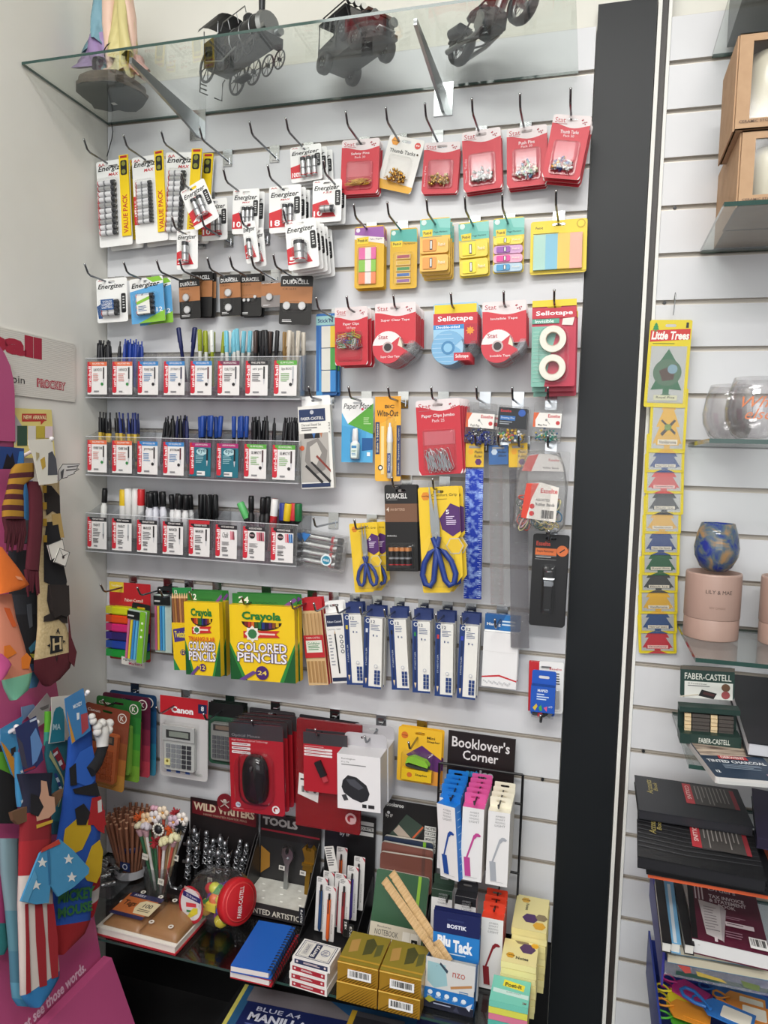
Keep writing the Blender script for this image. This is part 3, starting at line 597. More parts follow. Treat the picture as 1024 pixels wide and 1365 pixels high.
card('pin_card', 'tilted white and yellow card of gold thumb tacks with an orange hexagon', 'pins', 'C2', (294,436), (407,458), (256,610), .025, mthumb, 1, col='ece9e4')
card('pin_card', 'red card of pale brass drawing pins, third in the pin row', 'pins', 'C2', (405,465), (523,459), (380,632), .025, statcard('', '', ['brass', 'e2d6a2', 'brass'], 'tack', 46, 3, (.36, .88), 'Drawing Pins'), 2, .01, 0, lab='red card of brass drawing pins', col='e6dada')
card('pin_card', 'red card of silver thumb tacks, fourth in the pin row', 'pins', 'C2', (526,432), (652,411), (526,628), .04, statcard('', '', ['steel', 'chrome', 'e8e8e8'], 'tack', 46, 4, (.4, .9), 'Thumb Tacks'), 3, .012, .0005, lab='red card of silver thumb tacks', col='e6dada')
card('pin_card', 'red card of pastel push pins reading Pack 30, fifth in the pin row', 'pins', 'C2', (672,420), (803,402), (664,614), .04, statcard('Push Pins', 'Pack 30', ['d8dde2', '6f94b8', '9cc4a0', 'd8a0a4', 'e8e4c8'], 'push', 44, 5, (.38, .88)), 3, .012, 0, lab='red card of pastel push pins', col='e6dada')
card('pin_card', 'red card of multicoloured thumb tacks, rightmost beside the dark pillar', 'pins', 'C2', (826,370), (950,378), (816,578), .075, statcard('Thumb Tacks', 'Pack 50', ['e8e8e8', '2a4a98', 'e8a028', 'steel', 'steel', 'e8e8e8', '27408a'], 'tack', 46, 6, (.42, .92)), 3, .02, .0015, lab='red card of multicoloured thumb tacks', col='e6dada')
for x, y, s in ((149,363,'carrying the gold safety pins'), (279,349,'carrying the tilted thumb tack card'), (406,339,'carrying the brass drawing pins'), (559,321,'carrying the silver thumb tacks'), (715,305,'carrying the pastel push pins'), (880,286,'carrying the multicoloured thumb tacks')):
    hooktip('C2', x, y, 1, s)
# ================================================================ sticky note and flag cards
YB = 'e3b52c'
def logo3(mb, x0, y0, x1, y1): mb.poly([(x0, y0+.01), (x1, y0), (x1-.01, y1), (x0+.02, y1)], 'f5d838'); mb.txt('Post-it', x0+.04, y0+(y1-y0)*.28, x1-.04, y1-(y1-y0)*.25, '1c1c1c', .02)
def pn1(mb, t):
    mb.poly([(0.02, .02), (.98, .02), (1, .2), (0, .13)], '9a5aa8'); mb.poly([(0, .13), (1, .2), (1, .3), (0, .2)], 'efe8e0'); logo3(mb, .07, .17, .48, .28); mb.txt('Tabs | Regular', .52, .2, .95, .235, '3a3a3a')
    mb.disc(.12, .06, .07, 'e8e0ec', 10)
    for i, c in enumerate(('e868a8', '8cc84a', 'f08a5a')):
        y = .35+.2*i; b = MB(mb.W, mb.H); b.box(b.X(.16), b.Y(y+.19), .001, b.X(.74), b.Y(y), .004, c); b.z = .004; b.rect(.38, y, .58, y+.19, 'ece4e0'); b.obj('tab_pad', t)
    blister(mb, t, .12, .33, .8, .95, .012)
def pn2(mb, t):
    mb.poly([(0.03, .02), (.97, .02), (1, .24), (0, .2)], '58b4a8'); logo3(mb, .07, .2, .45, .3); mb.txt('Flag Highlighter', .5, .24, .94, .275, '5a4a20'); mb.disc(.13, .07, .08, 'd8ece8', 10)
    for i, c in enumerate(('a8485a', 'd8b02c', '3a8a4a', '3a6ab0', '8a5a9a')):
        y = .44+.1*i; b = MB(mb.W, mb.H); b.box(b.X(.24), b.Y(y+.075), .001, b.X(.78), b.Y(y), .004, 'e2c070'); b.z = .004; b.rect(.28, y+.01, .74, y+.06, c); b.obj('flag_pad', t)
    blister(mb, t, .14, .4, .88, .95, .01)
def disp(cols, n):
    def f(mb, t):
        mb.rect(.0, .02, 1, .32, '6cc0b4'); mb.poly([(.55, .02), (1, .02), (1, .2), (.65, .18)], '8cd0c6'); logo3(mb, .08, .2, .42, .32); mb.txt('Page Markers', .46, .24, .9, .28, '3a5a58'); mb.greek(.05, .335, .9, .36, 1, '5a8a84'); mb.disc(.13, .07, .09, 'd8ece8', 10)
        h = .64/n
        for i in range(n):
            y = .36+h*i; c = cols[i % len(cols)]; b = MB(mb.W, mb.H)
            P = rrect(b.X(.04), b.Y(y+h*.94), b.X(.97), b.Y(y+h*.04), .006); b.prism(P, .0012, .012, c[0]); b.z = .012
            b.prism(rrect(b.X(.14), b.Y(y+h*.82), b.X(.58), b.Y(y+h*.16), .003), .012, .0145, c[1]); b.z = .0147
            b.rect(.37, y+h*.22, .46, y+h*.76, '2c2a28'); b.rect(.39, y+h*.26, .44, y+h*.7, 'f0ece4'); b.txt('Post-it', .65, y+h*.38, .88, y+h*.58, 'f4ecd8', .01); b.obj('flag_dispenser', t)
    return f
card('flag_card', 'yellow card with a purple top and pink, green and orange index tabs', 'sticky tabs', 'C4', (94,122), (206,113), (92,355), .04, pn1, 3, .012, 0, col=YB, lab='purple topped index tab card')
card('flag_card', 'narrow yellow card with a teal top and five coloured page flags', 'sticky tabs', 'C4', (229,130), (332,122), (220,358), .02, pn2, 1, col=YB)
card('flag_card', 'teal topped card with two orange page flag dispensers', 'sticky tabs', 'C4', (342,92), (457,82), (344,300), .045, disp([('f0c060', 'f0a050')], 2), 3, .014, .002, dz=-.004, col='e8c050', lab='teal topped orange flag dispenser card')
card('flag_card', 'teal topped card with two yellow page flag dispensers', 'sticky tabs', 'C4', (487,108), (602,94), (488,318), .02, disp([('f0d850', 'f5e23a')], 2), 1, col='e8cc40')
card('flag_card', 'teal topped card with four slim flag dispensers, yellow, purple, pink and blue', 'sticky tabs', 'C4', (620,90), (738,80), (617,300), .025, disp([('f2de60', 'f5e23a'), ('d8a8d0', '9a58b0'), ('f0b0c8', 'e0489a'), ('b8d0e0', '4a9ccc')], 4), 1, col='e8cc40')
def pn6(mb, t):
    logo3(mb, .05, .07, .26, .18); mb.greek(.05, .23, .65, .26, 1, '6a5a18'); mb.disc(.89, .09, .08, 'c8a818', 10); mb.disc(.89, .09, .06, 'f2d838', 10)
    for i, c in enumerate(('b4dcd0', '8ac8e0', 'f4d060', 'f4b8a4')): b = MB(mb.W, mb.H); b.box(b.X(.06+.215*i), b.Y(.93), .001, b.X(.275+.215*i), b.Y(.27), .008, c); b.obj('sticky_pad', t)
    mb.rect(0, .955, 1, .97, 'c8a818'); blister(mb, t, .05, .255, .93, .94, .0095)
card('sticky_note_card', 'wide yellow card with four pastel sticky note pads side by side', 'sticky notes', 'C4', (762,103), (977,86), (753,304), .02, pn6, 1, col='efd434', hw=.03)
for x, y, s in ((90,42,'carrying the purple topped tab cards'), (217,32,'carrying the narrow page flag card'), (366,20,'carrying the orange flag dispensers'), (511,12,'carrying the yellow flag dispensers'), (653,-2,'carrying the four colour flag dispensers'), (857,-8,'carrying the wide pastel note pads')):
    hooktip('C4', x, y, 3, s)
# ================================================================ sticky tape row
def clips1(mb, t):
    stathead(mb, title='Paper Clips', sub='110 Pieces', y=.2); mb.poly(rr01(mb, .07, .42, .83, .93, .1), 'b52434')
    pinsheap(mb, t, .12, .46, .8, .9, ['b8303a', 'e0c040', 'steel', '3a9a5a', 'e8e8e8', '3a5ab0'], 54, 'clip', .016, 9); blister(mb, t, .08, .43, .83, .93, .02)
card('clip_card', 'red card of small coloured paper clips beside the tape dispensers', 'paper clips', 'C4', (18,428), (143,420), (26,647), .10, clips1, 3, .02, .002, col='e6dada', lab='red card of small coloured paper clips')
def snail(b, cx, cy, r, d, face, rim, k='clear', colr=True, fx=1):
    n = 22; P = [(cx+r*math.cos(a), cy+r*math.sin(a)) for a in [math.radians(20+ i*(290/n)) for i in range(n+1)]]
    P += [(cx+r*.75, cy-r*.72), (cx+r*1.25, cy-r*.35), (cx+r*1.6, cy+r*.1), (cx+r*1.62, cy+r*.38), (cx+r*1.35, cy+r*.36), (cx+r*1.15, cy+r*.0), (cx+r*.95, cy+r*.0)]
    return P
def tape(title, sub, headfn, face, wrap, ring):
    def f(mb, t):
        headfn(mb, t); W = mb.W; r = W*.385; cx, cy = -W*.13, -mb.H*.685
        b = MB(); b.prism(snail(b, cx, cy, r, .016, 0, 0), .002, .016, 'acrylic' if not face else face, side='acrylic'); b.obj('dispenser_shell', t)
        b = MB(W, mb.H); b.T = TR(0, 0, 0)
        b.cyl((cx, cy, .004), (cx, cy, .0168), r*.9, r*.9, 26, ring); b.obj('tape_roll', t)
        b = MB(W, mb.H); Q = [(cx+r*.97*math.cos(a), cy+r*.97*math.sin(a)) for a in [math.radians(100+i*11) for i in range(24)]]
        wrap(b, cx, cy, r); b.obj('printed_wrap', t)
    return f
def wrapstat(title):
    def g(b, cx, cy, r):
        A = [(cx+r*.98*math.cos(math.radians(a)), cy+r*.98*math.sin(math.radians(a))) for a in range(40, 331, 12)]+[(cx+r*1.2, cy-r*.25), (cx+r*.9, cy-r*.05), (cx+r*.62, cy+r*.1)]
        b.prism(A, .017, .0174, 'cf3a48'); B2 = [(cx+r*.97*math.cos(math.radians(a)), cy+r*.97*math.sin(math.radians(a))) for a in range(40, 176, 12)]+[(cx-r*.5, cy+r*.12), (cx+.2*r, cy+.22*r)]
        b.prism(B2, .0174, .0177, 'f0e6e6'); b.z = .0178
        b.add([(cx+r*.34*math.cos(i*.45), cy+r*.34*math.sin(i*.45), .0181) for i in range(14)], [tuple(range(14))], 'c8b0b0'); b.add([(cx+r*.24*math.cos(i*.45), cy+r*.24*math.sin(i*.45), .0184) for i in range(14)], [tuple(range(14))], '3a3234')
        W, H = b.W, b.H; q = lambda x, y: (x/W+.5, -y/H)
        a = q(cx-r*.6, cy+r*.75); c = q(cx+r*.0, cy+r*.5); b.z = .0186; b.txt('Stat', a[0], a[1], c[0], c[1], 'b8303e', 0); a = q(cx-r*.45, cy-r*.5); c = q(cx+r*.75, cy-r*.68); b.txt(title, a[0], a[1], c[0], c[1], 'f8e8e8', .01)
    return g
def wrapsello(b, cx, cy, r):
    A = [(cx+r*.98*math.cos(math.radians(a)), cy+r*.98*math.sin(math.radians(a))) for a in range(30, 331, 12)]+[(cx+r*.7, cy-r*.1), (cx+r*.4, cy+r*.1)]
    b.prism(A, .017, .0174, '7db2d8')
    for i in range(7): y = cy-r*.8+i*r*.26; h = math.sqrt(max(r*r*.9-(y-cy)**2, 0)); b.box(cx-h, y, .0174, cx+h*.4, y+r*.04, .0176, 'a8cce6')
    b.add([(cx+r*.4*math.cos(i*.45), cy+r*.4*math.sin(i*.45), .0181) for i in range(14)], [tuple(range(14))], '4a88b8'); b.add([(cx+r*.26*math.cos(i*.45), cy+r*.26*math.sin(i*.45), .0184) for i in range(14)], [tuple(range(14))], '8ec2e2')
    b.box(cx+r*.35, cy-r*.75, .0174, cx+r*1.3, cy-r*.3, .018, 'c8303e'); W, H = b.W, b.H; b.z = .0182; q = lambda x, y: (x/W+.5, -y/H); a = q(cx+r*.45, cy-r*.4); c = q(cx+r*1.2, cy-r*.65); b.txt('Sellotape', a[0], a[1], c[0], c[1], 'ffffff', .01)
def headstat(title):
    def f(mb, t):
        mb.poly([(0, .19)]+[(x/10, .17+.03*math.sin(x*.55-1.6)) for x in range(11)]+[(1, .6), (.93, .62), (.2, .62), (0, .56)], 'cf3340'); mb.txt('Stat', .06, .045, .32, .115, 'b8303e')
        for a in range(6): mb.disc(.83+.06*math.cos(a), .1+.035*math.sin(a*1.3), .018, 'a82a3a', 6)
        mb.txt(title, .5-.022*len(title), .24, .5+.022*len(title), .285, 'f8eef0', .01)
    return f
def headsello(mb, t):
    mb.rect(.02, .02, .98, .15, 'f0d028'); mb.rect(0, .15, 1, .32, 'c82c38'); mb.txt('Sellotape', .1, .19, .9, .29, 'ffffff', .02); mb.rect(0, .32, .7, .39, '3a8ccc'); mb.txt('Double-sided', .06, .335, .6, .375, 'ffffff', .01); mb.rect(.7, .32, 1, .62, 'b82438'); mb.star(.84, .42, .1, 'e8962c', 8, .6); mb.rect(0, .39, .7, .62, '9cc8e4')
OUT = [(0.03, 0), (.97, 0), (1, .02), (1, .6), (.93, .625), (.2, .625), (0, .58), (0, .02)]
card('tape_dispenser', 'clear sticky tape dispenser on a red and white card reading Super Clear Tape', 'sticky tape', 'C4', (171,413), (326,404), (171,662), .11, tape('', '', headstat('Super Clear Tape'), None, wrapstat('Super Clear Tape'), 'e4dcc8'), 7, .0135, 0, outline=OUT, col='e9dede', lab='super clear tape dispenser', dz=.0)
card('tape_dispenser', 'blue double-sided tape dispenser on a yellow and red card', 'sticky tape', 'C4', (393,414), (560,404), (393,665), .10, tape('', '', headsello, None, wrapsello, 'a8cce6'), 5, .016, 0, outline=OUT, col='9cc8e4', lab='blue double-sided tape dispenser')
card('tape_dispenser', 'clear sticky tape dispenser on a red and white card reading Invisible Tape', 'sticky tape', 'C4', (578,408), (744,396), (578,660), .11, tape('', '', headstat('Invisible Tape'), None, wrapstat('Invisible Tape'), 'ece6cc'), 6, .0155, 0, outline=OUT, col='e9dede', lab='invisible tape dispenser')
def twin(mb, t):
    mb.poly([(0, .3), (.6, .3), (.45, .6), (.3, 1), (0, 1)], '7fb8a8')
    for i in range(14): mb.rect(.03, .36+.044*i, .44-.012*i, .366+.044*i, 'a8d0c4')
    mb.rect(.0, .0, 1, .075, 'efcf28'); mb.rect(0, .1, 1, .21, 'c4283c'); mb.txt('Sellotape', .09, .125, .92, .19, 'ffffff', .02); mb.rect(0, .215, .62, .27, '5aa08c'); mb.txt('Invisible', .07, .222, .5, .262, 'e8f4f0', .01); mb.poly([(.7, .22), (.96, .21), (.92, .3), (.68, .29)], 'e8e0d8')
    for y in (.46, .79):
        b = MB(); r = mb.W*.3; b.lathe([(r*.55, .002), (r, .002), (r, .016), (r*.55, .016), (r*.55, .002)], ['ece8da', 'e0d8c0', 'ece8da', 'c8c0a8'], 28, False); b.lathe([(r*.5, .002), (r*.55, .002), (r*.55, .0165), (r*.5, .0165), (r*.5, .002)], 'c8b8a0', 24, False); b.obj('tape_roll', t, TR(mb.X(.49), mb.Y(y), 0))
    blister(mb, t, .15, .31, .83, .94, .019, r=.02)
card('tape_card', 'green and red card with two white rolls of invisible tape, one above the other', 'sticky tape', 'C4', (768,402), (936,393), (750,728), .105, twin, 3, .022, .0015, dz=-.008, col='c0304a', lab='green and red twin roll tape card', hw=.03)
for x, y, s in ((63,400,'carrying the coloured paper clips'), (240,393,'carrying the super clear tape'), (458,386,'carrying the double-sided tape'), (658,377,'carrying the invisible tape'), (850,370,'carrying the twin roll tape card')):
    hooktip('C4', x, y, 5, s)
def stick(mb, t):
    mb.poly([(0, .2), (.1, .2), (.3, 1), (0, 1)], '4a9ad4'); mb.rect(0, .03, 1, .14, '9ac8c8'); mb.txt("Stick'N", .08, .06, .8, .11, '1a2a6a', .02)
    mb.rect(.02, .15, .14, .95, '2a62a8')
    for i, (c, a) in enumerate((('e8c83a', .16), ('4aa04a', .43), ('3a8ad0', .7))): b = MB(mb.W, mb.H); b.box(b.X(.3), b.Y(a+.26), .001, b.X(.72), b.Y(a), .006, 'e0ded4'); b.box(b.X(.72), b.Y(a+.26), .001, b.X(.98), b.Y(a), .006, c); b.obj('note_pad', t)
card('sticky_note_card', 'tall blue card of yellow, green and blue sticky strips behind the paper clips', 'sticky notes', 'C6', (85,50), (160,46), (82,343), .03, stick, 2, .015, .004, col='2f6cb0', lab='tall blue sticky strip card', hw=.02)
hooktip('C6', 85, 8, 5, 'carrying the tall blue sticky strips')
# ================================================================ pen trays
PX0, PW, PD = .006, .0747, .092
def tray(row, zt):                                   # zt = slot height; eight clear compartments
    z0, zf, zb = zt-.122, zt-.022, zt+.004
    t = thing('pen_tray', 'clear acrylic pen tray of eight compartments, %s of the three trays' % row, 'pen holder', TR(PX0, 0, z0))
    b = MB(); W = 8*PW; b.box(0, -PD, 0, W, -.003, .002, 'acrylic'); b.box(0, -.005, 0, W, -.003, zb-z0, 'acrylic'); b.obj('tray_back', t)
    b = MB(); b.box(0, -PD-.002, 0, W, -PD, zf-z0, 'acrylic'); b.obj('tray_front', t)
    d = MB(); d.prism([(0, .002), (PD, .002), (PD, zf-z0), (PD*.75, zf-z0+.006), (PD*.35, zb-z0-.004), (.004, zb-z0)], -.0009, .0009, 'acrylic'); me = d.mesh('divider')
    for i in range(9): mo('divider', me, t, TR(min(max(PW*i, .0012), W-.0012), -.001, 0) @ RZ(-90) @ RX(90))
    e = MB(); e.box(0, -PD-.0022, zf-z0, W, -PD+.0002, zf-z0+.0012, 'e4e6ea'); e.box(0, -PD-.0025, -.001, W, -PD+.002, .0015, 'b4b6ba'); e.obj('tray_rim', t)
    return t
ROWS = [('topmost', -.6), ('middle', -.8), ('lowest', -1.0)]
TRAYS = [tray(*r) for r in ROWS]
BAND = {'o': 'e0714a', 'b': '3a84c4', 'm': '7a3a58', 'k': '2c2c30', 'g': '5aa840', 'e': 'a82a70'}
SPECL = [[('o', 'BALLPOINT PEN', 'LAKNOCK', '3a3032'), ('o', 'BALLPOINT PEN', 'LAKNOCK', '2a2a30'), ('b', 'NEW ROLLERBALL PEN', 'POWER TANK', '3a3a40'), ('b', 'NEW ROLLERBALL PEN', 'JETSTREAM SX', '2a2a48'), ('b', 'NEW ROLLERBALL PEN', 'JETSTREAM', '5a2a30'), ('m', 'MECHANICAL PENCIL', 'KURU TOGA', '4a4a50'), ('k', 'FINE LINE PEN', 'uni pin', '2a2a2c'), ('g', 'GEL INK ROLLERBALL', 'Signo BROAD', 'b8bcc0')],
 [('o', 'BALLPOINT PEN', 'POWER TANK', '3a3032'), ('o', 'BALLPOINT PEN', 'POWER TANK', '2a2a30'), ('b', 'NEW ROLLERBALL PEN', 'JETSTREAM', '1a1a1e'), ('b', 'NEW ROLLERBALL PEN', 'JETSTREAM', '5a2a30'), ('e', 'LIQUID INK ROLLER BALL', 'eye', '1a1a1e'), ('e', 'LIQUID INK ROLLER BALL', 'eye', '1a1a1e'), ('g', 'GEL INK ROLLERBALL', 'GEL IMPACT RT', '4a2c30'), ('g', 'GEL INK ROLLERBALL', 'GEL IMPACT RT', '3a2c30')],
 [('k', 'PERMANENT MARKER', 'PAINT', 'b0b4b8'), ('k', 'PAINT MARKER', 'PAINT', 'b0b4b8'), ('k', 'PERMANENT MARKER', 'MARKER', '1a1a1c'), ('k', 'PERMANENT MARKER', 'MARKER', '1a1a1c'), ('k', 'PERMANENT MARKER', 'MARKER', '1a1a1c'), ('k', 'WATER BASED MARKER', 'Chalk', 'd86a7a'), ('k', 'WATER BASED MARKER', 'POSCA', 'c84a5a'), ('k', 'WATER BASED MARKER', 'POSCA', '4a9ad0')]]
for r in range(3):
    z0 = ROWS[r][1]-.122
    for i, (bc, bt, nm, pc) in enumerate(SPECL[r]):
        dark = bc == 'e'; mb = MB(.058, .083); mb.prism([(-.029, -.083), (.029, -.083), (.029, 0), (-.029, 0)], -.0004, 0, '1f6f80' if dark else 'eceae8'); mb.z = .0001
        mb.rect(.0, 0, 1, .13, BAND[bc]); mb.txt(bt, .26, .03, .86, .085, 'f4f0ec', .005)
        mb.rect(0, 0, .1, .94, 'cc2c3c'); mb.poly(rr01(mb, 0, .08, .21, .95, .4), 'cc2c3c'); mb.txt('uni-ball', .05, .14, .19, .76, 'f8f0f0', .02, 0, 90)
        tc = 'd8e8ec' if dark else '2c2c2e'
        if dark: mb.disc(.58, .26, .26, 'b8d8dc', 18, .1); mb.txt('eye', .4, .19, .76, .32, '1a5a68', .01); mb.rect(.36, .84, .74, .97, 'e8e8e6')
        elif nm == 'Chalk': mb.txt('Chalk', .32, .22, .6, .38, '3a3a3c', 0, .3); [mb.poly([(.68+.07*j, .18), (.73+.07*j, .18), (.76+.07*j, .42), (.7+.07*j, .44)], c) for j, c in enumerate(('e88a9a', 'c85a6a', '8a3a4a'))]
        elif nm == 'POSCA': mb.disc(.42, .26, .14, '1c1c1e', 16); mb.txt('POSCA', .31, .235, .53, .285, 'e8c0c4', .02); [mb.poly([(.62+.09*j, .16), (.69+.09*j, .16), (.72+.09*j, .42), (.64+.09*j, .4)], c) for j, c in enumerate((('e88a9a', 'c04a5a', '7a2a3a', 'c86a7a') if i == 6 else ('e8a0a8', 'c84a5a', '3a8ac8', '2a6aa8')))]
        else: mb.txt(nm, .32, .2, .32+min(.045*len(nm)+.12, .46), .285, tc, .01 if r else 0)
        if nm not in ('Chalk', 'POSCA'):
            mb.rect(.8, .17, .87, .52, pc); mb.poly([(.8, .52), (.87, .52), (.845, .68), (.825, .68)], 'c8c8cc' if pc < '9' else '6a6a70')
        mb.greek(.3, .36 if nm not in ('POSCA', 'Chalk') else .5, .7, .62, 5, {'o': 'd89088', 'b': '5a8ab8', 'g': '8ab878'}.get(bc, '5c5c60') if not dark else '9cc8d0', .4)
        if bc in 'ob': mb.disc(.76, .68, .07, '3a8a4a' if bc == 'o' else '2a2a2c', 10)
        elif bc in 'gm': mb.disc(.74, .68, .07, '2a2a2c', 10)
        if r == 2: mb.greek(.3, .66, .6, .82, 4, '4a4a4c', .5)
        mb.greek(.34, .88, .62, .94, 1, '8a8a8c', .8)
        if i == 4 and r == 2: mb.rect(.0, -.09, 1, .02, 'c02c34')
        o = mb.obj('label_card', TRAYS[r], TR(PW*(i+.5)-.001, -PD-.0032, .008+.083) @ RX(90))
# ---- pens, each its own object
_pen = {}
def pen(style, c, c2):
    k = (style, c, c2)
    if k in _pen: return _pen[k]
    b = MB(); P = []
    if style == 'click':
        b.lathe([(.0006, 0), (.0022, .012), (.0046, .022), (.005, .05), (.0046, .1), (.004, .118), (.0028, .122)], [c2, c, c, c, c, c], 10); b.cyl((0, 0, .12), (0, 0, .134), .002, .0018, 8, c); b.box(-.0012, -.0062, .085, .0012, -.0048, .125, c); b.box(-.0012, -.0062, .122, .0012, 0, .125, c)
    elif style == 'grip':
        b.lathe([(.0006, 0), (.0022, .012), (.0046, .022), (.0048, .06), (.0048, .082), (.0048, .083), (.0044, .11), (.003, .12), (.0022, .122), (.0022, .137)], [c2, '1a1a1c', '1a1a1c', c2, c2, c, c, c, c], 10); b.box(-.0012, -.006, .088, .0012, -.0045, .122, '1a1a1c')
    elif style == 'cap':
        b.lathe([(.0, 0), (.0044, .001), (.0046, .085), (.0054, .086), (.0055, .136), (.0045, .138), (0, .138)], [c2, c2, c, c, c, c], 10); b.box(-.0014, -.0072, .1, .0014, -.0052, .136, c)
    elif style == 'marker':
        b.lathe([(.0, 0), (.0082, .001), (.0084, .085), (.0062, .09), (.0062, .095), (.0072, .096), (.0074, .125), (.0062, .134), (0, .134)], [c2, c2, c2, c2, c, c, c, c], 12)
    elif style == 'fat':
        b.lathe([(.0, 0), (.0092, .001), (.0092, .088), (.0096, .089), (.0096, .128), (.0082, .131), (0, .131)], [c2, c2, c, c, c, c], 12); b.cyl((0, 0, .129), (0, 0, .1312), .0078, .0078, 12, c2)
    _pen[k] = b.mesh({'marker': 'marker_pen', 'fat': 'marker_pen'}.get(style, 'pen')); return _pen[k]
PENW = {'click': 'click pen', 'grip': 'click pen with a gold grip', 'cap': 'capped pen', 'marker': 'marker', 'fat': 'paint marker'}
CN = {'1c1d22': 'black', '1e3f9a': 'blue', '20285a': 'navy', '9aa62e': 'olive green', 'eef0ea': 'white', '7cc8dc': 'sky blue', '2b2b2e': 'black', '4a3a36': 'dark brown', '9a7a4a': 'gold', 'd8cfc0': 'pearl white', '15161a': 'black', '1f2f70': 'dark blue',
      '244a9c': 'blue', 'e4c020': 'yellow', 'f0efec': 'white', 'd02c30': 'red', '17181a': 'black', '5cb86a': 'green', '1e6a3a': 'dark green', 'c8d840': 'lime', '2a3a8a': 'blue', 'c8303a': 'red'}
def fill(r, i, items, lean=.0, zoff=0):
    z0 = ROWS[r][1]-.119; n = len(items); x0 = PX0+PW*i+.007; w_ = PW-.014
    seen = {}
    for j, it in enumerate(items):
        st, c, c2 = it[:3]; q = (j+.5)/max(n, 4) if n >= 4 else (j+.5)/4+it[3] if len(it) > 3 else (j+.5)/n
        if len(it) > 4: q = it[3]
        y = -.045-.03*((j*7 % 5)/4) if n > 5 else -.055
        x = x0+w_*q; an = R.uniform(-4, 4) if len(it) <= 4 else it[4]; rad = math.radians(an)
        m = TR(x, y, z0+zoff+.012+R.uniform(0, .004)) @ RY(an) @ RX(R.uniform(-3, 3)) @ RZ(R.uniform(-35, 35))
        nm = CN.get(c, 'coloured'); seen[nm+st] = seen.get(nm+st, 0)+1; L = '%s%s %s in the %s compartment, %s tray' % (('', 'second ', 'third ', 'fourth ', 'fifth ', 'sixth ', 'seventh ', 'eighth ', 'ninth ')[seen[nm+st]-1] if sum(1 for q_ in items if CN.get(q_[1]) == nm) > 1 and seen[nm+st] > 1 else '', nm, PENW[st], ['first', 'second', 'third', 'fourth', 'fifth', 'sixth', 'seventh', 'eighth'][i], ROWS[r][0])
        o = mo('marker_pen' if st in ('marker', 'fat') else 'pen', pen(st, c, c2)); o.matrix_world = m
        tag(o, L, 'marker' if st in ('marker', 'fat') else 'pen', 'pens in compartment %d of the %s tray' % (i+1, ROWS[r][0]))
def rep(n, *a): return [a]*n
K, BL, NV = '1c1d22', '1e3f9a', '20285a'
fill(0, 0, rep(9, 'click', K, 'c8c8cc')); fill(0, 1, rep(9, 'click', BL, 'c8c8cc'))
fill(0, 3, [('cap', NV, NV, .62, -9), ('cap', NV, NV, .78, 8)], zoff=.026)
fill(0, 4, [('cap', '9aa62e', 'eef0ea') if j % 2 == 0 else ('cap', 'eef0ea', '9aa62e') for j in range(9)], zoff=.014)
fill(0, 5, [('cap', '7cc8dc', 'eef0ea') if j % 4 != 1 else ('cap', 'eef0ea', '7cc8dc') for j in range(9)], zoff=.014)
fill(0, 6, [('cap', '2b2b2e', '2b2b2e') if j % 4 != 2 else ('cap', '4a3a36', '2b2b2e') for j in range(9)], zoff=.012)
fill(0, 7, [('cap', '9a7a4a', '9a7a4a'), ('cap', '9a7a4a', '9a7a4a'), ('cap', 'd8cfc0', 'd8cfc0'), ('cap', 'd8cfc0', 'd8cfc0'), ('cap', 'd8cfc0', 'd8cfc0'), ('cap', 'd8cfc0', 'd8cfc0')], zoff=.01)
fill(1, 0, [('grip', '15161a', 'd0b040')]*6, zoff=.01); fill(1, 1, [('grip', '1f2f70', 'd0b040')]*8, zoff=.01)
fill(1, 2, [('click', '15161a', '8a8a90', .68, 8), ('click', '15161a', '8a8a90', .8, 12), ('click', '15161a', '8a8a90', .92, 3)], zoff=.005)
fill(1, 3, [('click', '20285a', '8a2a30') if j % 2 else ('click', '15161a', 'd8d8dc') for j in range(8)], zoff=.008)
fill(1, 4, [('cap', '244a9c', '1c1d22')]*7, zoff=.004); fill(1, 5, [('cap', '244a9c', '1c1d22', .45+.17*j, 0) for j in range(4)], zoff=.004)
fill(1, 6, [('click', '15161a', '2a2a2c')]*9, zoff=.008); fill(1, 7, [('click', '15161a', '1e3f9a')]*9, zoff=.008)
fill(2, 0, [('marker', '17181a', 'e8e8e4', .28, 1)], zoff=.012)
fill(2, 1, [('fat', 'e4c020', 'f0efec', .06, 0), ('fat', 'f0efec', 'f0efec', .36, 0), ('fat', 'f0efec', 'f0efec', .64, 1), ('fat', 'd02c30', 'f0efec', .94, 2)], zoff=.018)
fill(2, 2, [('marker', '17181a', 'dcdce4')]*7, zoff=.012); fill(2, 3, [('marker', '17181a', 'e4e4e4')]*6, zoff=.008)
fill(2, 4, [('cap', '17181a', '17181a')]*9, zoff=.006)
fill(2, 6, [('marker', '17181a', '17181a', .05, 0), ('marker', '17181a', '17181a', .5, 2), ('marker', '17181a', '17181a', .68, 2), ('fat', 'f0efec', 'c8303a', .94, 3), ('fat', '5cb86a', '17181a', .5, -26)], zoff=.012)
fill(2, 7, [('fat', '2a3a8a', '17181a', .2, 0), ('fat', 'c8303a', '17181a', .6, 2), ('fat', '1e6a3a', '17181a', .92, 0), ('fat', 'e4c020', '17181a', .25, 6)], zoff=.002)
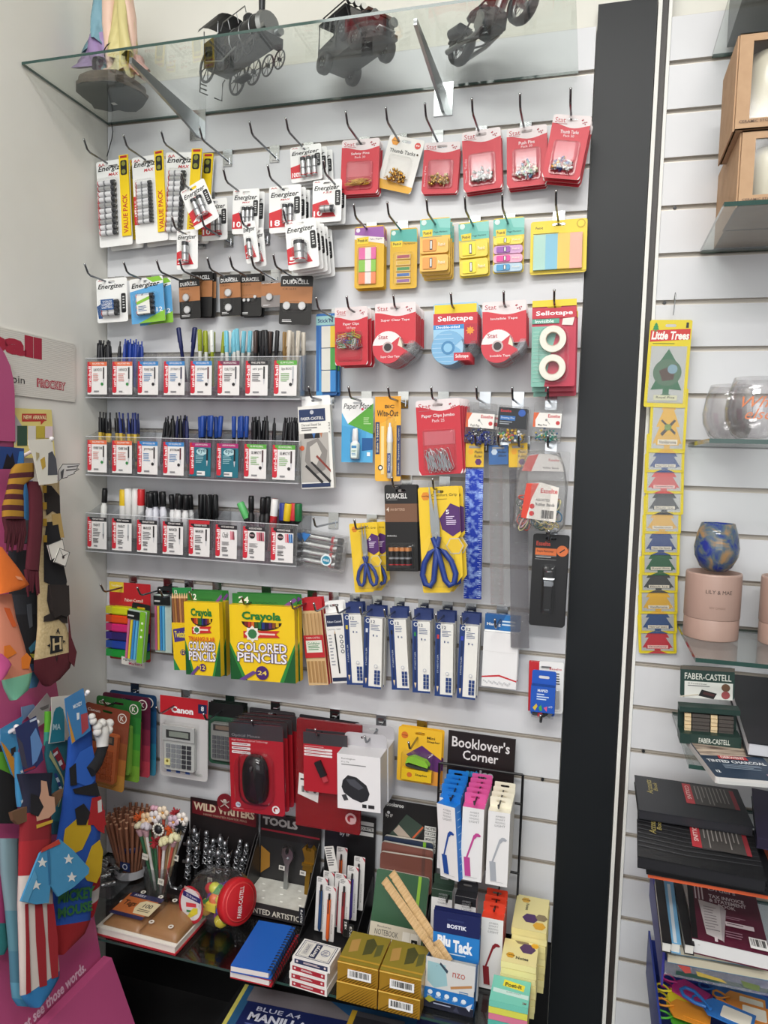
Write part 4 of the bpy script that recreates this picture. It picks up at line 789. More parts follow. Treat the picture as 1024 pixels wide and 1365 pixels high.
# ================================================================ middle rows
def fcbox(mb, t):
    b = MB(mb.W, mb.H); W, H = mb.W, mb.H
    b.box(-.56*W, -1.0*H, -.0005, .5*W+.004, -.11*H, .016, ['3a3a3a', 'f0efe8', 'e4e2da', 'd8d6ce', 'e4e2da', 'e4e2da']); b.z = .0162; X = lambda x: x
    b.rect(-.03, .145, .88, .28, '1f3560'); b.txt('FABER-CASTELL', .03, .23, .82, .262, 'f4f4f0', .01); b.disc(.42, .18, .07, 'c8ccd4', 8); b.txt('Charcoal Sketch Set', .03, .3, .72, .325, '3a3a3a'); b.greek(.03, .34, .6, .385, 2, '6a6a6a')
    b.rect(-.04, .405, .95, .93, 'b4b0aa'); b.poly([(.2, .5), (.6, .46), (.9, .6), (.8, .8), (.4, .86), (.1, .7)], '8a8682'); b.poly([(.3, .55), (.55, .5), (.7, .62), (.5, .75), (.3, .7)], 'c8c4bc'); b.rect(.12, .405, .66, .46, '1c1c1e'); b.poly([(.4, .405), (.52, .405), (.46, .47)], '3a6aa8'); b.poly([(.66, .405), (.76, .405), (.72, .46)], 'b87858')
    b.disc(.03, .56, .08, 'e0643a', 14); b.poly([(.3, .72), (.36, .71), (.98, .92), (.94, .95)], '262628'); b.poly([(.1, .76), (.16, .74), (.72, .93), (.66, .95)], '1a1a1c'); b.poly([(.5, .66), (.54, .64), (.98, .8), (.98, .83)], '8a3a30'); b.rect(-.04, .945, .95, .985, '23355a')
    b.txt('PITT', .975, .3, 1.03, .42, '6a6a6a', 0, 0, -90); b.obj('sketch_box', t)
card('charcoal_set', 'tall white charcoal drawing set box printed with a sketched hand', 'drawing set', 'C6', (32,348), (135,340), (38,678), .06, fcbox, 1, hole=.035)
def papermate(mb, t):
    mb.poly([(0, .22), (.2, .4), (1, .55), (1, 1), (0, 1)], '58b0e0'); mb.poly([(0, .42), (.8, .5), (.7, .98), (0, .98)], '4aa4d8'); mb.poly([(.2, .4), (1, .08), (1, .56)], '5aa83a'); mb.txt('Paper Mate', .06, .08, .95, .19, '2a2a2e', 0, .25); mb.disc(.66, .17, .04, 'd02c50', 8); mb.greek(.7, .3, .94, .42, 4, 'b8dca0')
    mb.poly([(.66, .62), (1, .62), (1, .8), (.66, .82)], '1a5a98'); mb.txt('1', .82, .84, .92, .9, 'f4f4f4', .02)
    b = MB(); b.lathe([(0, 0), (.011, .001), (.0115, .036), (.007, .042), (.007, .044), (.0078, .045), (.0066, .068), (.005, .072), (0, .073)], ['f4f4f4', 'd8e8e4', 'f4f4f4', 'f4f4f4', 'f4f4f4', 'f4f4f4', 'f4f4f4', 'f4f4f4'], 18, sy=.75); b.obj('correction_bottle', t, TR(mb.X(.48), mb.Y(.95), .01) @ RX(-90) @ RX(0))
    q = MB(mb.W, mb.H); q.z = .0188; q.rect(.385, .72, .575, .93, 'e8f4ee'); q.rect(.4, .74, .56, .78, '3a8ac0'); q.txt('CORRECT', .4, .81, .56, .84, '2a8a5a', .01); q.greek(.41, .86, .55, .9, 2, '3a8ac0'); q.obj('bottle_label', t)
    blister(mb, t, .33, .44, .64, .97, .021)
card('correction_fluid_card', 'white, green and blue card with a small white correction fluid bottle', 'correction fluid', 'C6', (178,353), (291,352), (176,582), .05, papermate, 1)
def witeout(mb, t):
    mb.poly([(0, 0), (1, 0), (1, .2), (0, .35)], 'f0a828'); mb.txt('BIC', .38, .1, .74, .14, '2a1c08', .03); mb.txt('Wite-Out', .08, .16, .9, .235, '1c1410', .02, .1); mb.rect(.02, .3, .18, .68, '26386a'); mb.txt("Shake 'n Squeeze", .055, .32, .15, .66, 'f4e8c0', .01, 0, 90); mb.rect(.84, .34, 1.0, .94, '26386a'); mb.txt('Shake. Squeeze. Cover.', .89, .36, .96, .92, 'e8e0c8', 0, 0, 90); mb.rect(.24, .35, .36, .92, 'f4dc98')
    mb.disc(.22, .84, .1, '1a1a1a', 12); mb.disc(.22, .84, .06, 'f4f4f4', 10)
    b = MB(); b.lathe([(0, 0), (.0062, .002), (.0068, .03), (.0068, .085), (.0075, .09), (.005, .12), (.003, .122), (.0022, .13), (0, .131)], ['f4f4f4', 'f4f4f4', 'e8e4d0', 'f4f4f4', 'f4f4f4', 'f0f0f0', 'f0f0f0', 'c8c8c8'], 14); b.obj('correction_pen', t, TR(mb.X(.62), mb.Y(.97), .009) @ RX(-90))
    q = MB(mb.W, mb.H); q.z = .0165; q.rect(.55, .67, .68, .9, '2a4a8a'); q.txt('Wite-Out', .58, .69, .65, .88, 'f4f4f4', .01, 0, 90); q.obj('pen_label', t)
    blister(mb, t, .46, .24, .8, .96, .0175)
card('correction_pen_card', 'narrow orange card with a white correction pen', 'correction fluid', 'C6', (297,347), (390,345), (290,650), .055, witeout, 1, col='f2b83c')
def jumbo(mb, t):
    stathead(mb, title='Paper Clips Jumbo', sub='Pack 25', y=.12); mb.rect(.16, .42, .86, .6, 'd0606c')
    c = MB(); c.tube([(-.0, .0, 0), (.0, .036, 0), (.002, .041, 0), (.006, .041, 0), (.008, .037, 0), (.008, -.004, 0), (.0055, -.008, 0), (.002, -.006, 0), (.0015, .0, 0), (.0015, .03, 0)], .0007, 'chrome', 5); me = c.mesh('paper_clip')
    for i in range(18): mo('paper_clip', me, t, TR(mb.X(.22+.03*i), mb.Y(.93-.02*(i % 3)), .003+.0012*(i % 8)) @ RZ(4+22*((i*5) % 9)/9) @ RY(R.uniform(-20, 20)))
    blister(mb, t, .14, .4, .86, .96, .019)
card('clip_card', 'large red card of silver jumbo paper clips', 'paper clips', 'C6', (442,363), (600,350), (436,632), .085, jumbo, 5, .016, .003, dz=.001, col='e9dede', lab='large red card of jumbo paper clips')
def pinbox(lbl, lc, cols, kind, n):
    def f(mb, t):
        b = MB(); b.box(mb.X(.02), mb.Y(1), .0, mb.X(.98), mb.Y(.2), .017, 'clear'); b.obj('clear_box', t)
        q = MB(mb.W, mb.H); q.z = .0172; q.rect(.03, .27 if lc != 'k' else .08, .97, .62, 'f0ece6' if lc != 'k' else '1d2026')
        if lc != 'k': q.poly([(.03, .27), (.22, .27), (.1, .45), (.12, .62), (.03, .62)], 'd8643a'); q.txt('Esselte', .52, .3, .92, .38, 'c8303a', .02); q.tube([(q.X(.45), q.Y(.42), q.z), (q.X(.6), q.Y(.54), q.z)], .0006, 'steel', 4); q.disc(.47, .44, .04, '8a8a8a', 8); q.disc(.86, .5, .07, 'c83a3a', 10); q.txt(lbl, .2, .54, .5, .6, '3a3a3a', .005)
        else: q.txt('Esselte', .1, .13, .45, .2, 'c8303a', .02); q.rect(.1, .3, .6, .42, '2a6ab0'); q.txt('Drawing Pins', .13, .33, .57, .39, 'e8f0f4'); q.disc(.8, .2, .12, '2a5ab0', 12); q.greek(.1, .45, .6, .56, 2, '9aa0a8')
        q.obj('box_label', t); pinsheap(mb, t, .06, .6, .94, .98, cols, n, kind, .015, n)
    return f
card('pin_box', 'clear box of blue push pins with a white and orange label', 'pins', 'C6', (632,365), (738,373), (628,512), .06, pinbox('Push Pins', 'o', ['2a3a8a', '2a3a8a', 'chrome'], 'push', 60), 2, .022, .008, col='bag', hw=.015, lab='clear box of blue push pins')
card('pin_box', 'clear box of multicoloured drawing pins with a black label', 'pins', 'C6', (744,375), (852,383), (738,507), .065, pinbox('', 'k', ['d8b020', 'e8e8e8', '3a8a50', 'c8303a', '3a6ab0', 'd8b020'], 'tack', 60), 2, .022, .002, col='bag', hw=.015, lab='clear box of multicoloured drawing pins')
card('pin_box', 'clear box of small round map pins with a white and orange label', 'pins', 'C6', (870,365), (976,370), (864,512), .065, pinbox('Map Pins', 'o', ['2a7a6a', '3a9a8a', 'd8d8d0', '2a5a8a', 'c8b040', '2a6a5a'], 'map', 90), 1, col='bag', hw=.015)
for x, y, s in ((58,328,'carrying the charcoal drawing set'), (201,328,'carrying the correction fluid bottle'), (343,328,'carrying the correction pen'), (498,332,'carrying the jumbo paper clips'), (660,332,'carrying the blue push pins'), (789,330,'carrying the multicoloured drawing pins'), (917,330,'carrying the map pins')): hooktip('C6', x, y, 7, s)
# rulers: headers in C6, lower ends in C7
def ruler(label, tl, tr, bl, D, hc, blade, hh, txts, tint='1c1c1c', a=.03, b_=.97, hz=.03):
    def f(mb, t):
        mb.z = .0002
        h = MB(mb.W, mb.H); h.prism([(mb.X(.02), mb.Y(hh)), (mb.X(.98), mb.Y(hh)), (mb.X(.98), 0), (mb.X(.02), 0)], .0, .0035, hc); h.z = .0036
        h.hexa(.3, hh*.35, .16, 'f0a828' if hc != '3a6aa8' else 'c8d8e8'); h.txt(txts[0], .5, hh*.3, .92, hh*.42, '2a2a2e', .01); h.txt(txts[1], .5, hh*.48, .9, hh*.6, '2a2a2e', .01)
        if hc != '3a6aa8': h.hexa(.7, hh*.78, .18, '5a2a6a')
        h.rect(.2, hh*.1, .8, hh*.2, '9a9a9a'); h.obj('header_card', t)
        r = MB(mb.W, mb.H); r.prism([(mb.X(a), mb.Y(.995)), (mb.X(b_), mb.Y(.995)), (mb.X(b_), mb.Y(hh+.01)), (mb.X(a), mb.Y(hh+.01))], .0005, .003, blade); r.z = .0031
        L = mb.H*(.98-hh); n = int(L/.005)
        for i in range(n): y = hh+.02+(.97-hh)*i/n; r.rect(a+.01, y, a+(.2 if i % 2 == 0 else .1), y+.0012, tint); r.rect(b_-(.2 if i % 2 == 0 else .1), y, b_-.01, y+.0012, tint)
        r.obj('ruler_blade', t)
    return card('ruler_pack', label, 'ruler', 'C6', tl, tr, bl, D, f, 1, col='bag', hole=.02, hw=.014)
ruler('shimmering blue ruler under a yellow header, left of the clear rulers', (622,515), (690,515), (605,1073), .06, 'e8bc2c', 'holo', .15, ('Plastic', 'Ruler'), 'd8e0f8')
ruler('clear ruler in a sleeve under a blue header', (704,522), (776,520), (694,1096), .05, '3a6aa8', 'bag', .12, ('Ruler', '30cm'), '8a3a4a', .05, .7)
ruler('long grey clear ruler in a sleeve under a yellow header, beside the rubber bands', (776,515), (846,513), (768,1250), .05, 'e8bc2c', 'smoke', .115, ('Plastic', 'Ruler'), '4a4a50')
for x, y, s in ((655,508,'carrying the blue ruler'), (738,512,'carrying the clear ruler'), (812,508,'carrying the long grey ruler')): hooktip('C6', x, y-4, 8, s)
def bands(mb, t):
    b = MB(mb.W, mb.H); rr = random.Random(3)
    for i in range(70):
        a = rr.uniform(0, 6.28); cx, cy = mb.X(rr.uniform(.16, .84)), mb.Y(rr.uniform(.55, .93)); r1 = rr.uniform(.012, .02); r2 = rr.uniform(.004, .011); z = rr.uniform(.004, .02)
        b.tube([(cx+r1*math.cos(q)*math.cos(a)-r2*math.sin(q)*math.sin(a), cy+r1*math.cos(q)*math.sin(a)+r2*math.sin(q)*math.cos(a), z+.002*math.sin(3*q)) for q in [i2*.628 for i2 in range(10)]], .0014, rr.choice(['d8c060', '2a5a4a', 'c8a8b0', 'e0d8a0', '3a6a8a', '2a4a3a', 'c84a3a']), 4, True)
    o = b.obj('rubber_bands', t); o['kind'] = 'stuff'
    c = MB(mb.W, mb.H); c.z = .0225; c.poly([(.16, .85), (.22, .42), (.5, .4), (.84, .45), (.82, .88)], 'e9e4dc'); c.poly([(.16, .85), (.22, .42), (.46, .41), (.34, .6), (.26, .86)], 'd8402c'); c.txt('Esselte', .5, .47, .82, .53, 'c8303a', .02); c.txt('ASSORTED', .42, .6, .68, .63, '2a2a2a', .01); c.txt('Rubber Bands', .42, .65, .78, .69, '2a2a2a', .01); c.bars(.52, .72, .8, .88, bg=None); c.disc(.36, .7, .05, 'c83a3a', 10); c.disc(.36, .79, .05, 'c83a3a', 10); c.obj('pack_label', t)
    g = MB(); W, H = mb.W, mb.H
    g.lathe([(0, -H), (.40, -H), (.5, -H*.9), (.5, -H*.45), (.42, -H*.2), (.3, -H*.02), (0, 0)], 'bag', 14, True, sx=W, sy=.026); o = g.obj('plastic_bag', t); o.matrix_local = TR(0, 0, .011) @ Matrix(((1, 0, 0, 0), (0, 0, 1, 0), (0, 1, 0, 0), (0, 0, 0, 1)))
    c = MB(mb.W, mb.H); c.z = .006; c.poly([(.25, .06), (.6, .04), (.85, .08), (.9, .25), (.12, .27)], 'dcd8d4'); c.poly([(.2, .08), (.4, .05), (.28, .27), (.1, .27)], 'c84a44'); c.txt('Esselte', .6, .1, .8, .13, 'c8303a', .01); c.txt('Rubber Bands', .5, .2, .8, .225, '3a3a3a'); c.obj('header_label', t)
card('rubber_band_bag', 'clear bag of assorted rubber bands, hanging beside the dark pillar', 'rubber bands', 'C6', (812,535), (1000,545), (795,818), .085, bands, 1, col='bag', hole=.02)
hooktip('C6', 917, 505, 8, 'carrying the rubber band bag')
def bsafe(mb, t):
    mb.txt('Esselte', .1, .075, .5, .125, 'd04a3a', .02); mb.rect(.08, .15, .68, .225, 'e0733a'); mb.txt('Staple Remover', .12, .17, .6, .2, '2a1a14', .01); mb.rect(.08, .23, .68, .232, 'c8c8c8'); mb.rect(.08, .27, .68, .272, 'c8c8c8'); mb.greek(.1, .24, .6, .265, 1, 'a8a8a8'); mb.disc(.84, .17, .16, 'd8703a', 18); mb.poly([(.76, .185), (.9, .145), (.92, .155), (.78, .195)], '2a2020'); mb.poly(rr01(mb, .3, .33, .7, .86, .3), '0c0c0d')
    b = MB(); L = mb.H; b.T = TR(mb.X(.5), mb.Y(.6), 0)
    b.box(-.008, -.2*L, .004, .008, .05*L, .012, '18181a'); b.box(-.009, .05*L, .003, .009, .1*L, .016, 'chrome'); b.cyl((-.011, .12*L, .01), (.011, .12*L, .01), .006, n=12, k='chrome'); b.box(-.009, .12*L, .004, .009, .2*L, .013, '202022'); b.cyl((0, .2*L, .006), (0, .215*L, .006), .009, n=14, k='chrome'); b.box(-.006, -.22*L, .004, .006, -.2*L, .008, 'chrome'); b.obj('staple_remover', t); blister(mb, t, .3, .33, .7, .86, .022)
card('staple_remover_card', 'black card holding a black and chrome staple remover, beside the dark pillar', 'staple remover', 'C7', (866,192), (993,200), (855,520), .06, bsafe, 2, .014, .002, col='19191b', hole=.03, lab='black staple remover card')
hooktip('C7', 921, 188, 10, 'carrying the staple remover card')
def dura4(mb, t):
    mb.txt('DURACELL', .06, .1, .7, .16, 'f0efec', .02); mb.greek(.06, .17, .6, .185, 1, '9a9a9a'); mb.rect(0, .22, 1, .43, '7a5640'); mb.txt('4', .05, .26, .13, .31, 'e8d8c8', .02); mb.txt('AAA BATTERIES', .17, .27, .62, .3, 'c8a890', .01)
    mb.rect(0, .43, 1, 1, '141415'); mb.txt('DURACELL', .06, .58, .36, .6, 'c8c8c8', .01)
    for i in range(4): batt(t, mb, .2+.17*i, .82, .043, .0066, True, '18181a', 'c8834a')
    blister(mb, t, .04, .68, .9, .98, .017)
card('battery_card', 'black and copper card of four AAA cells, left of the large scissors', 'batteries', 'C7', (330,17), (446,15), (322,326), .07, dura4, 2, .012, .002, col='1b1b1c', lab='black and copper four cell card')
hooktip('C7', 357, 8, 9, 'carrying the black and copper four cell cards')
def scissor(mb, t, sc, cx, cy, ang, bl='243f8c', k='scissors'):
    def hnd(s): 
        b = MB(); P = [(0, 0), (.012*s, -.012), (.021*s, -.03), (.024*s, -.052), (.018*s, -.068), (.009*s, -.071), (.003*s, -.06), (.002*s, -.035)]
        b.tube([(x*sc, y*sc, .006) for x, y in P], .0052*sc, bl, 8, True); b.tube([(x*sc, y*sc, .006) for x, y in [(0, 0), (-.004*s, .018)]], [.0055*sc, .004*sc], bl, 8); return b
    M0 = TR(cx, cy, .004) @ RZ(ang)
    for s in (-1, 1):
        h = hnd(s).obj('handle', t, M0 @ TR(-.000*s, 0, .002 if s > 0 else 0) @ RZ(7*s))
        b = MB(); b.prism([(-.005*sc*s, .0), (.006*sc*s, .0), (.007*sc*s, .03*sc), (.001*sc*s, .105*sc), (-.0035*sc*s, .03*sc)][::s], .004+.0015*(s > 0), .0055+.0015*(s > 0), 'steel'); b.obj('blade', t, M0 @ RZ(-2.2*s) @ TR(0, .01*sc, 0))
    MB().cyl((0, .022*sc, .006), (0, .022*sc, .011), .004*sc, n=12, k='chrome').obj('pivot_screw', t, M0)
def scis(sc, cx, cy, ang, txt5='5'):
    def f(mb, t):
        mb.poly([(.02, .55), (.3, .4), (.55, .5), (.6, .8), (.3, .95), (.02, .85)], 'f2cc38'); mb.hexa(.18, .085, .11, 'e08a28'); mb.txt('marbig', .1, .075, .26, .095, '3a2010', .01); mb.txt('Comfort Grip', .33, .065, .95, .1, '4a3a10', .0); mb.greek(.33, .115, .72, .125, 1, '8a7020')
        mb.poly([(.5, .3), (.78, .16), (1, .2), (1, .42), (.8, .47), (.55, .4)], '52276a'); mb.txt(txt5, .66, .22, .74, .26, 'f4f0f4', .02); mb.greek(.66, .28, .92, .37, 5, 'e0d0e8'); mb.hexa(.84, .56, .22, 'c8c0a8'); mb.hexa(.84, .56, .19, 'e8c030')
        scissor(mb, t, sc, mb.X(cx), mb.Y(cy), ang); b = MB(); X0, X1, Y0, Y1 = mb.X(cx-.3), mb.X(cx+.3), mb.Y(.96), mb.Y(.2)
        b.prism([(mb.X(cx-.32), mb.Y(.94)), (mb.X(cx+.42), mb.Y(.94)), (mb.X(cx+.42), mb.Y(.65)), (mb.X(cx+.12), mb.Y(.5)), (mb.X(cx+.06), mb.Y(.16)), (mb.X(cx-.1), mb.Y(.16)), (mb.X(cx-.12), mb.Y(.5)), (mb.X(cx-.32), mb.Y(.68))], .0016, .016, 'clear'); b.obj('blister', t)
    return f
SO = [(0, .02), (.03, 0), (.97, 0), (1, .02), (1, .45), (.86, .52), (1, .6), (1, .84), (.66, 1.0), (.02, 1), (0, .98)]
card('scissors_card', 'large blue handled scissors on a yellow and purple card', 'scissors', 'C7', (450,27), (597,20), (450,405), .095, scis(1.28, .42, .56, 2), 2, .02, .006, col='efc92e', outline=SO, hole=.035, lab='large blue handled scissors on a yellow card')
card('scissors_card', 'small blue handled scissors on a yellow card', 'scissors', 'C7', (203,157), (303,150), (195,405), .08, scis(.8, .54, .56, 0), 2, .028, .012, col='efc92e', outline=SO, hole=.035, lab='small blue handled scissors on a yellow card')
hooktip('C7', 503, 10, 9, 'carrying the large scissors'); hooktip('C7', 222, 158, 10, 'carrying the small scissors'); hooktip('C7', 75, 150, 10, 'over the cellophane battery pack')
def cello(mb, t):
    for i in range(4):
        b = MB(); r = mb.H*.105; b.cyl((-mb.W*.4, 0, 0), (mb.W*.34, 0, 0), r, r, 14, 'chrome'); b.cyl((-mb.W*.44, 0, 0), (-mb.W*.4, 0, 0), r, r, 14, ['2a5aa8', '1c1c1e', '1c1c1e', 'e8e8e8'][i]); b.cyl((mb.W*.34, 0, 0), (mb.W*.44, 0, 0), r, r, 14, '1c1c1e'); b.cyl((mb.W*.2, 0, 0), (mb.W*.26, 0, 0), r*1.01, r*1.01, 14, 'b8303a', caps=False); b.obj('battery', t, TR(0, mb.Y(.14+.235*i), r+.001))
    q = MB(mb.W, mb.H); q.z = mb.H*.21+.004; q.disc(.66, .72, .12, 'e8f0f2', 16); q.disc(.66, .72, .09, '2a8aa8', 16); q.txt('AAA', .59, .68, .73, .76, 'f4f4f4', .02); q.poly([(.02, .05), (.25, .05), (.14, .3)], '3a7ac0'); q.obj('sticker', t)
    b = MB(); b.box(mb.X(-.04), mb.Y(1.04), -.001, mb.X(1.03), mb.Y(-.04), mb.H*.21+.003, 'bag'); b.obj('cellophane', t)
card('battery_pack', 'cellophane wrapped pack of four silver batteries lying sideways by the pen tray', 'batteries', 'C7', (38,178), (198,206), (35,300), .035, cello, 1, col='bag', hole=None)
# ================================================================ pencil row (slot 12)
def boxbody(mb, t, y0, d, face, side, x0=0., x1=1., name='carton', draw=None, y1=1.):
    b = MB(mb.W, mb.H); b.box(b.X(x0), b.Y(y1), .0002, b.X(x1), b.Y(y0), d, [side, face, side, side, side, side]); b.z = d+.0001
    if draw: draw(b, t)
    return b.obj(name, t)
def steadt(lc):
    def f(mb, t):
        mb.rect(0, 0, 1, .14, '26376c')
        def dr(b, t):
            b.rect(0, .12, .3, 1, '25407a'); b.disc(.2, .165, .12, 'e8ecf0', 14); b.disc(.2, .165, .08, '25407a', 12); b.txt('12', .38, .155, .6, .19, '23355a', .01)
            b.greek(.38, .21, .9, .29, 4, '8a92a8'); b.rect(.1, .29, .22, .88, '1c2f5c'); b.rect(.1, .26, .22, .31, lc); b.poly([(.1, .88), (.22, .88), (.16, .95)], 'e8d0a8'); b.txt('STAEDTLER', .125, .5, .19, .72, 'd0d8e8', 0, 0, 90); b.txt('1', .5, .33, .56, .355, '3a4a78'); b.disc(.72, .345, .05, '8a92a8', 8); b.rect(.0, .975, 1, 1, '25407a')
            for j in range(4):
                for i in range(2): b.rect(.62+.17*i, .77+.045*j, .76+.17*i, .81+.045*j, '25407a')
            b.disc(.7, .72, .1, 'b8bcc8', 10); b.disc(.7, .72, .07, 'eeede6', 10)
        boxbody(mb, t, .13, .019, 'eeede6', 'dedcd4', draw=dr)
    return f
STX = [((190,440), (252,440), (183,725), 'd8c040', 'yellow'), ((267,450), (332,455), (257,735), 'd8dde6', 'white'), ((350,458), (412,458), (343,743), '1c2028', 'black'), ((437,463), (500,466), (430,752), '2f8a4a', 'green'), ((520,470), (584,474), (513,765), 'c83a3c', 'red'), ((608,475), (674,481), (598,773), '3a4ac0', 'violet blue')]
for tl, tr_, bl, c, n_ in STX:
    card('pencil_carton', 'white and navy carton of twelve marking pencils with a %s lead band' % n_, 'pencils', 'C7', tl, tr_, bl, .045, steadt(c), 2, .021, .0008, col='26376c', hole=.04, lab='navy pencil carton with a %s lead band' % n_)
def redp(mb, t):
    mb.rect(0, 0, 1, .14, 'c02a32')
    def dr(b, t):
        for i in range(5): b.rect(.04+.19*i, .17, .19+.19*i, .45, 'c8a070'); b.rect(.04+.19*i, .72, .19+.19*i, .97, 'b88e5c'); b.rect(.09+.19*i, .17, .12+.19*i, .45, 'a07c4c'); b.rect(.09+.19*i, .72, .12+.19*i, .97, '96744a')
        b.rect(0, .42, 1, .68, 'c02a32'); b.rect(.1, .48, .9, .62, 'e4e8dc'); b.txt('Goldfaber', .18, .5, .82, .53, '2f7a4a', .01); b.greek(.2, .54, .8, .6, 3, '4a8a5a'); b.txt('FABER-CASTELL', .14, .44, .86, .46, 'f4e8e0')
    boxbody(mb, t, .14, .012, 'd8b888', 'c02a32', draw=dr)
card('pencil_pack', 'flat pack of natural wood pencils with a red band, beside the large crayon box', 'pencils', 'C7', (33,424), (103,420), (25,733), .045, redp, 2, .015, .001, col='c02a32', hole=.04, lab='flat pack of natural wood pencils with a red band')
def blackp(mb, t):
    def dr(b, t):
        b.rect(.06, .04+.12, .94, .3, '22304e'); b.txt('Faber-Castell', .12, .23, .88, .255, 'e4e8f0', .01); b.txt('CASTELL 9000', .08, .33, .8, .345, '5a6a7a'); b.rect(.42, .39, .5, .88, '1e1e22'); b.poly([(.42, .39), (.5, .39), (.46, .34)], 'c8b090')
        for j in range(4): b.disc(.78, .43+.06*j, .1, '4a5260', 10); b.disc(.78, .43+.06*j, .06, 'eeede8', 8)
        b.greek(.1, .4, .32, .8, 10, '9aa0a8', .3); b.rect(.04, .93, .96, .975, '22304e')
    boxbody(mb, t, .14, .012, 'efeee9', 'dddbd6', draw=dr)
card('pencil_pack', 'slim white carton of black pencils, between the red pack and the navy cartons', 'pencils', 'C7', (115,437), (180,432), (107,727), .045, blackp, 2, .015, .001, hole=.04, lab='slim white carton of black pencils')
for x, y, s in ((73,412,'carrying the red banded pencils'), (150,420,'carrying the slim white cartons'), (226,427,'carrying the yellow lead cartons'), (305,433,'carrying the white lead cartons'), (386,441,'carrying the black lead cartons'), (472,447,'carrying the green lead cartons'), (558,455,'carrying the red lead cartons'), (642,462,'carrying the violet lead cartons')):
    hookplate('C7', x, y-16, 12, s)
def crayon(kind):
    def f(mb, t):
        nm = {'24': '24', '12': '12'}[kind]; mb.rect(0, 0, 1, .16, '2f7a34'); mb.txt(nm, .1, .035, .26, .11, 'f4f4e4', .03); mb.poly([(.8, .12), (.96, .03), (1, .06), (.84, .15)], '7a4a90'); mb.tube([(mb.X(.35+.04*i), mb.Y(.09+.02*(i % 2)), .0006) for i in range(10)], .0006, '1c5a28', 4)
        def dr(b, t):
            b.poly([(0, .62), (.2, 1), (0, 1)], '17592c'); b.poly([(1, .6), (.82, 1), (1, 1)], '17592c'); b.poly([(0, .56), (0, .62), (.2, 1), (.26, 1)], '2f8a3c'); b.poly([(1, .54), (1, .6), (.82, 1), (.76, 1)], '2f8a3c')
            P = [(.5+.31*math.cos(a), .31+.1*math.sin(a)) for a in [math.pi*i/10 for i in range(11)]]; b.poly(P, '2a1c14')
            for i, c in enumerate(['7a2a20', 'c03a2a', 'd86a2a', '3a5a2a', '1c6a3a', '203a7a', '1a1a40', '5a2a60', '8a4a20', 'd8b020']): x = .235+.054*i; h = .08*math.sqrt(max(0, 1-((x+.025-.5)/.31)**2)); b.rect(x, .31, x+.045, .31+h, c)
            b.txt('Crayola', .2, .19, .8, .31, '1f7a34', .04); b.poly([(.22, .42), (.78, .4), (.72, .44), (.78, .48), (.22, .5)], 'c8302c'); b.star(.36, .45, .12, 'f0ece0', 8, .75); b.disc(.36, .45, .07, '3a7a4a', 10); b.greek(.46, .435, .72, .46, 1, 'f4d8c8', .8)
            y = .57 if kind == '12' else .53
            if kind == '12': b.txt('TRIANGULAR', .12, .53, .88, .585, 'd8682a', .03)
            for k_, c, o in ((0, '3a2460', .01), (1, 'f4f0f4', 0)):
                b.txt('COLORED', .12-o, y+.02-o*.5, .88+o, y+.13+o*.5, c, .06 if k_ == 0 else .02); b.txt('PENCILS', .12-o, y+.14-o*.5, .88+o, y+.25+o*.5, c, .06 if k_ == 0 else .02)
            b.disc(.5, .9, .1, '4a2a70', 16); b.txt(nm, .43, .875, .57, .925, 'f0d860', .02); b.poly([(.14, .99), (.36, .88), (.42, .9), (.22, 1)], '6a4a8a')
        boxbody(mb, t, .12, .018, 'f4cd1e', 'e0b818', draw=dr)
    return f
card('crayon_box', 'wide yellow and green box reading 24 colored pencils', 'coloured pencils', 'C8', (571,122), (831,132), (561,457), .09, crayon('24'), 2, .022, .002, col='2f7a34', hole=.05, lab='wide yellow and green coloured pencil box')
card('crayon_box', 'narrow yellow box reading triangular colored pencils, front of two', 'coloured pencils', 'C8', (391,112), (531,117), (398,440), .125, crayon('12'), 1, col='2f7a34', hole=.05)
card('crayon_box', 'narrow yellow and green coloured pencil box half hidden behind the triangular one', 'coloured pencils', 'C8', (415,106), (556,112), (420,436), .07, crayon('12'), 1, col='2f7a34', hole=.05)
def twist(mb, t):
    mb.rect(0, 0, 1, .16, '2a8a4a'); mb.txt('12', .1, .03, .24, .08, 'f4f4e4', .02)
    for i in range(8):
        b = MB(); b.cyl((0, 0, 0), (0, .078, 0), .0038, .0038, 6, ['8a5a3a', 'a8743c', '7a4a34', 'b8804a'][i % 4]); b.cyl((0, .078, 0), (0, .09, 0), .0038, .001, 6, 'd8b080'); b.obj('pencil', t, TR(mb.X(.07+.122*i), mb.Y(.5), .006))
    b = MB(mb.W, mb.H); b.box(b.X(0), b.Y(1), .001, b.X(1), b.Y(.42), .012, 'f0c81e'); b.z = .0122; b.poly([(.05, .5), (.95, .46), (.9, .62), (.1, .66)], '4a3a80'); b.txt('Twistables', .12, .52, .88, .6, 'f4e040', .02); b.disc(.5, .78, .14, '4a2a70', 14); b.txt('12', .42, .75, .58, .8, 'f0d860', .02); b.poly([(0, .85), (.3, 1), (0, 1)], '2a8a4a'); b.obj('carton', t)
card('pencil_pack', 'open topped yellow pack of brown twist pencils, left of the triangular pencils', 'coloured pencils', 'C8', (330,100), (408,100), (340,425), .11, twist, 1, hole=.03)
HLC = ['d8d820', 'e8501c', 'd82c78', '33286a', '2448a8', '1f9a3a']
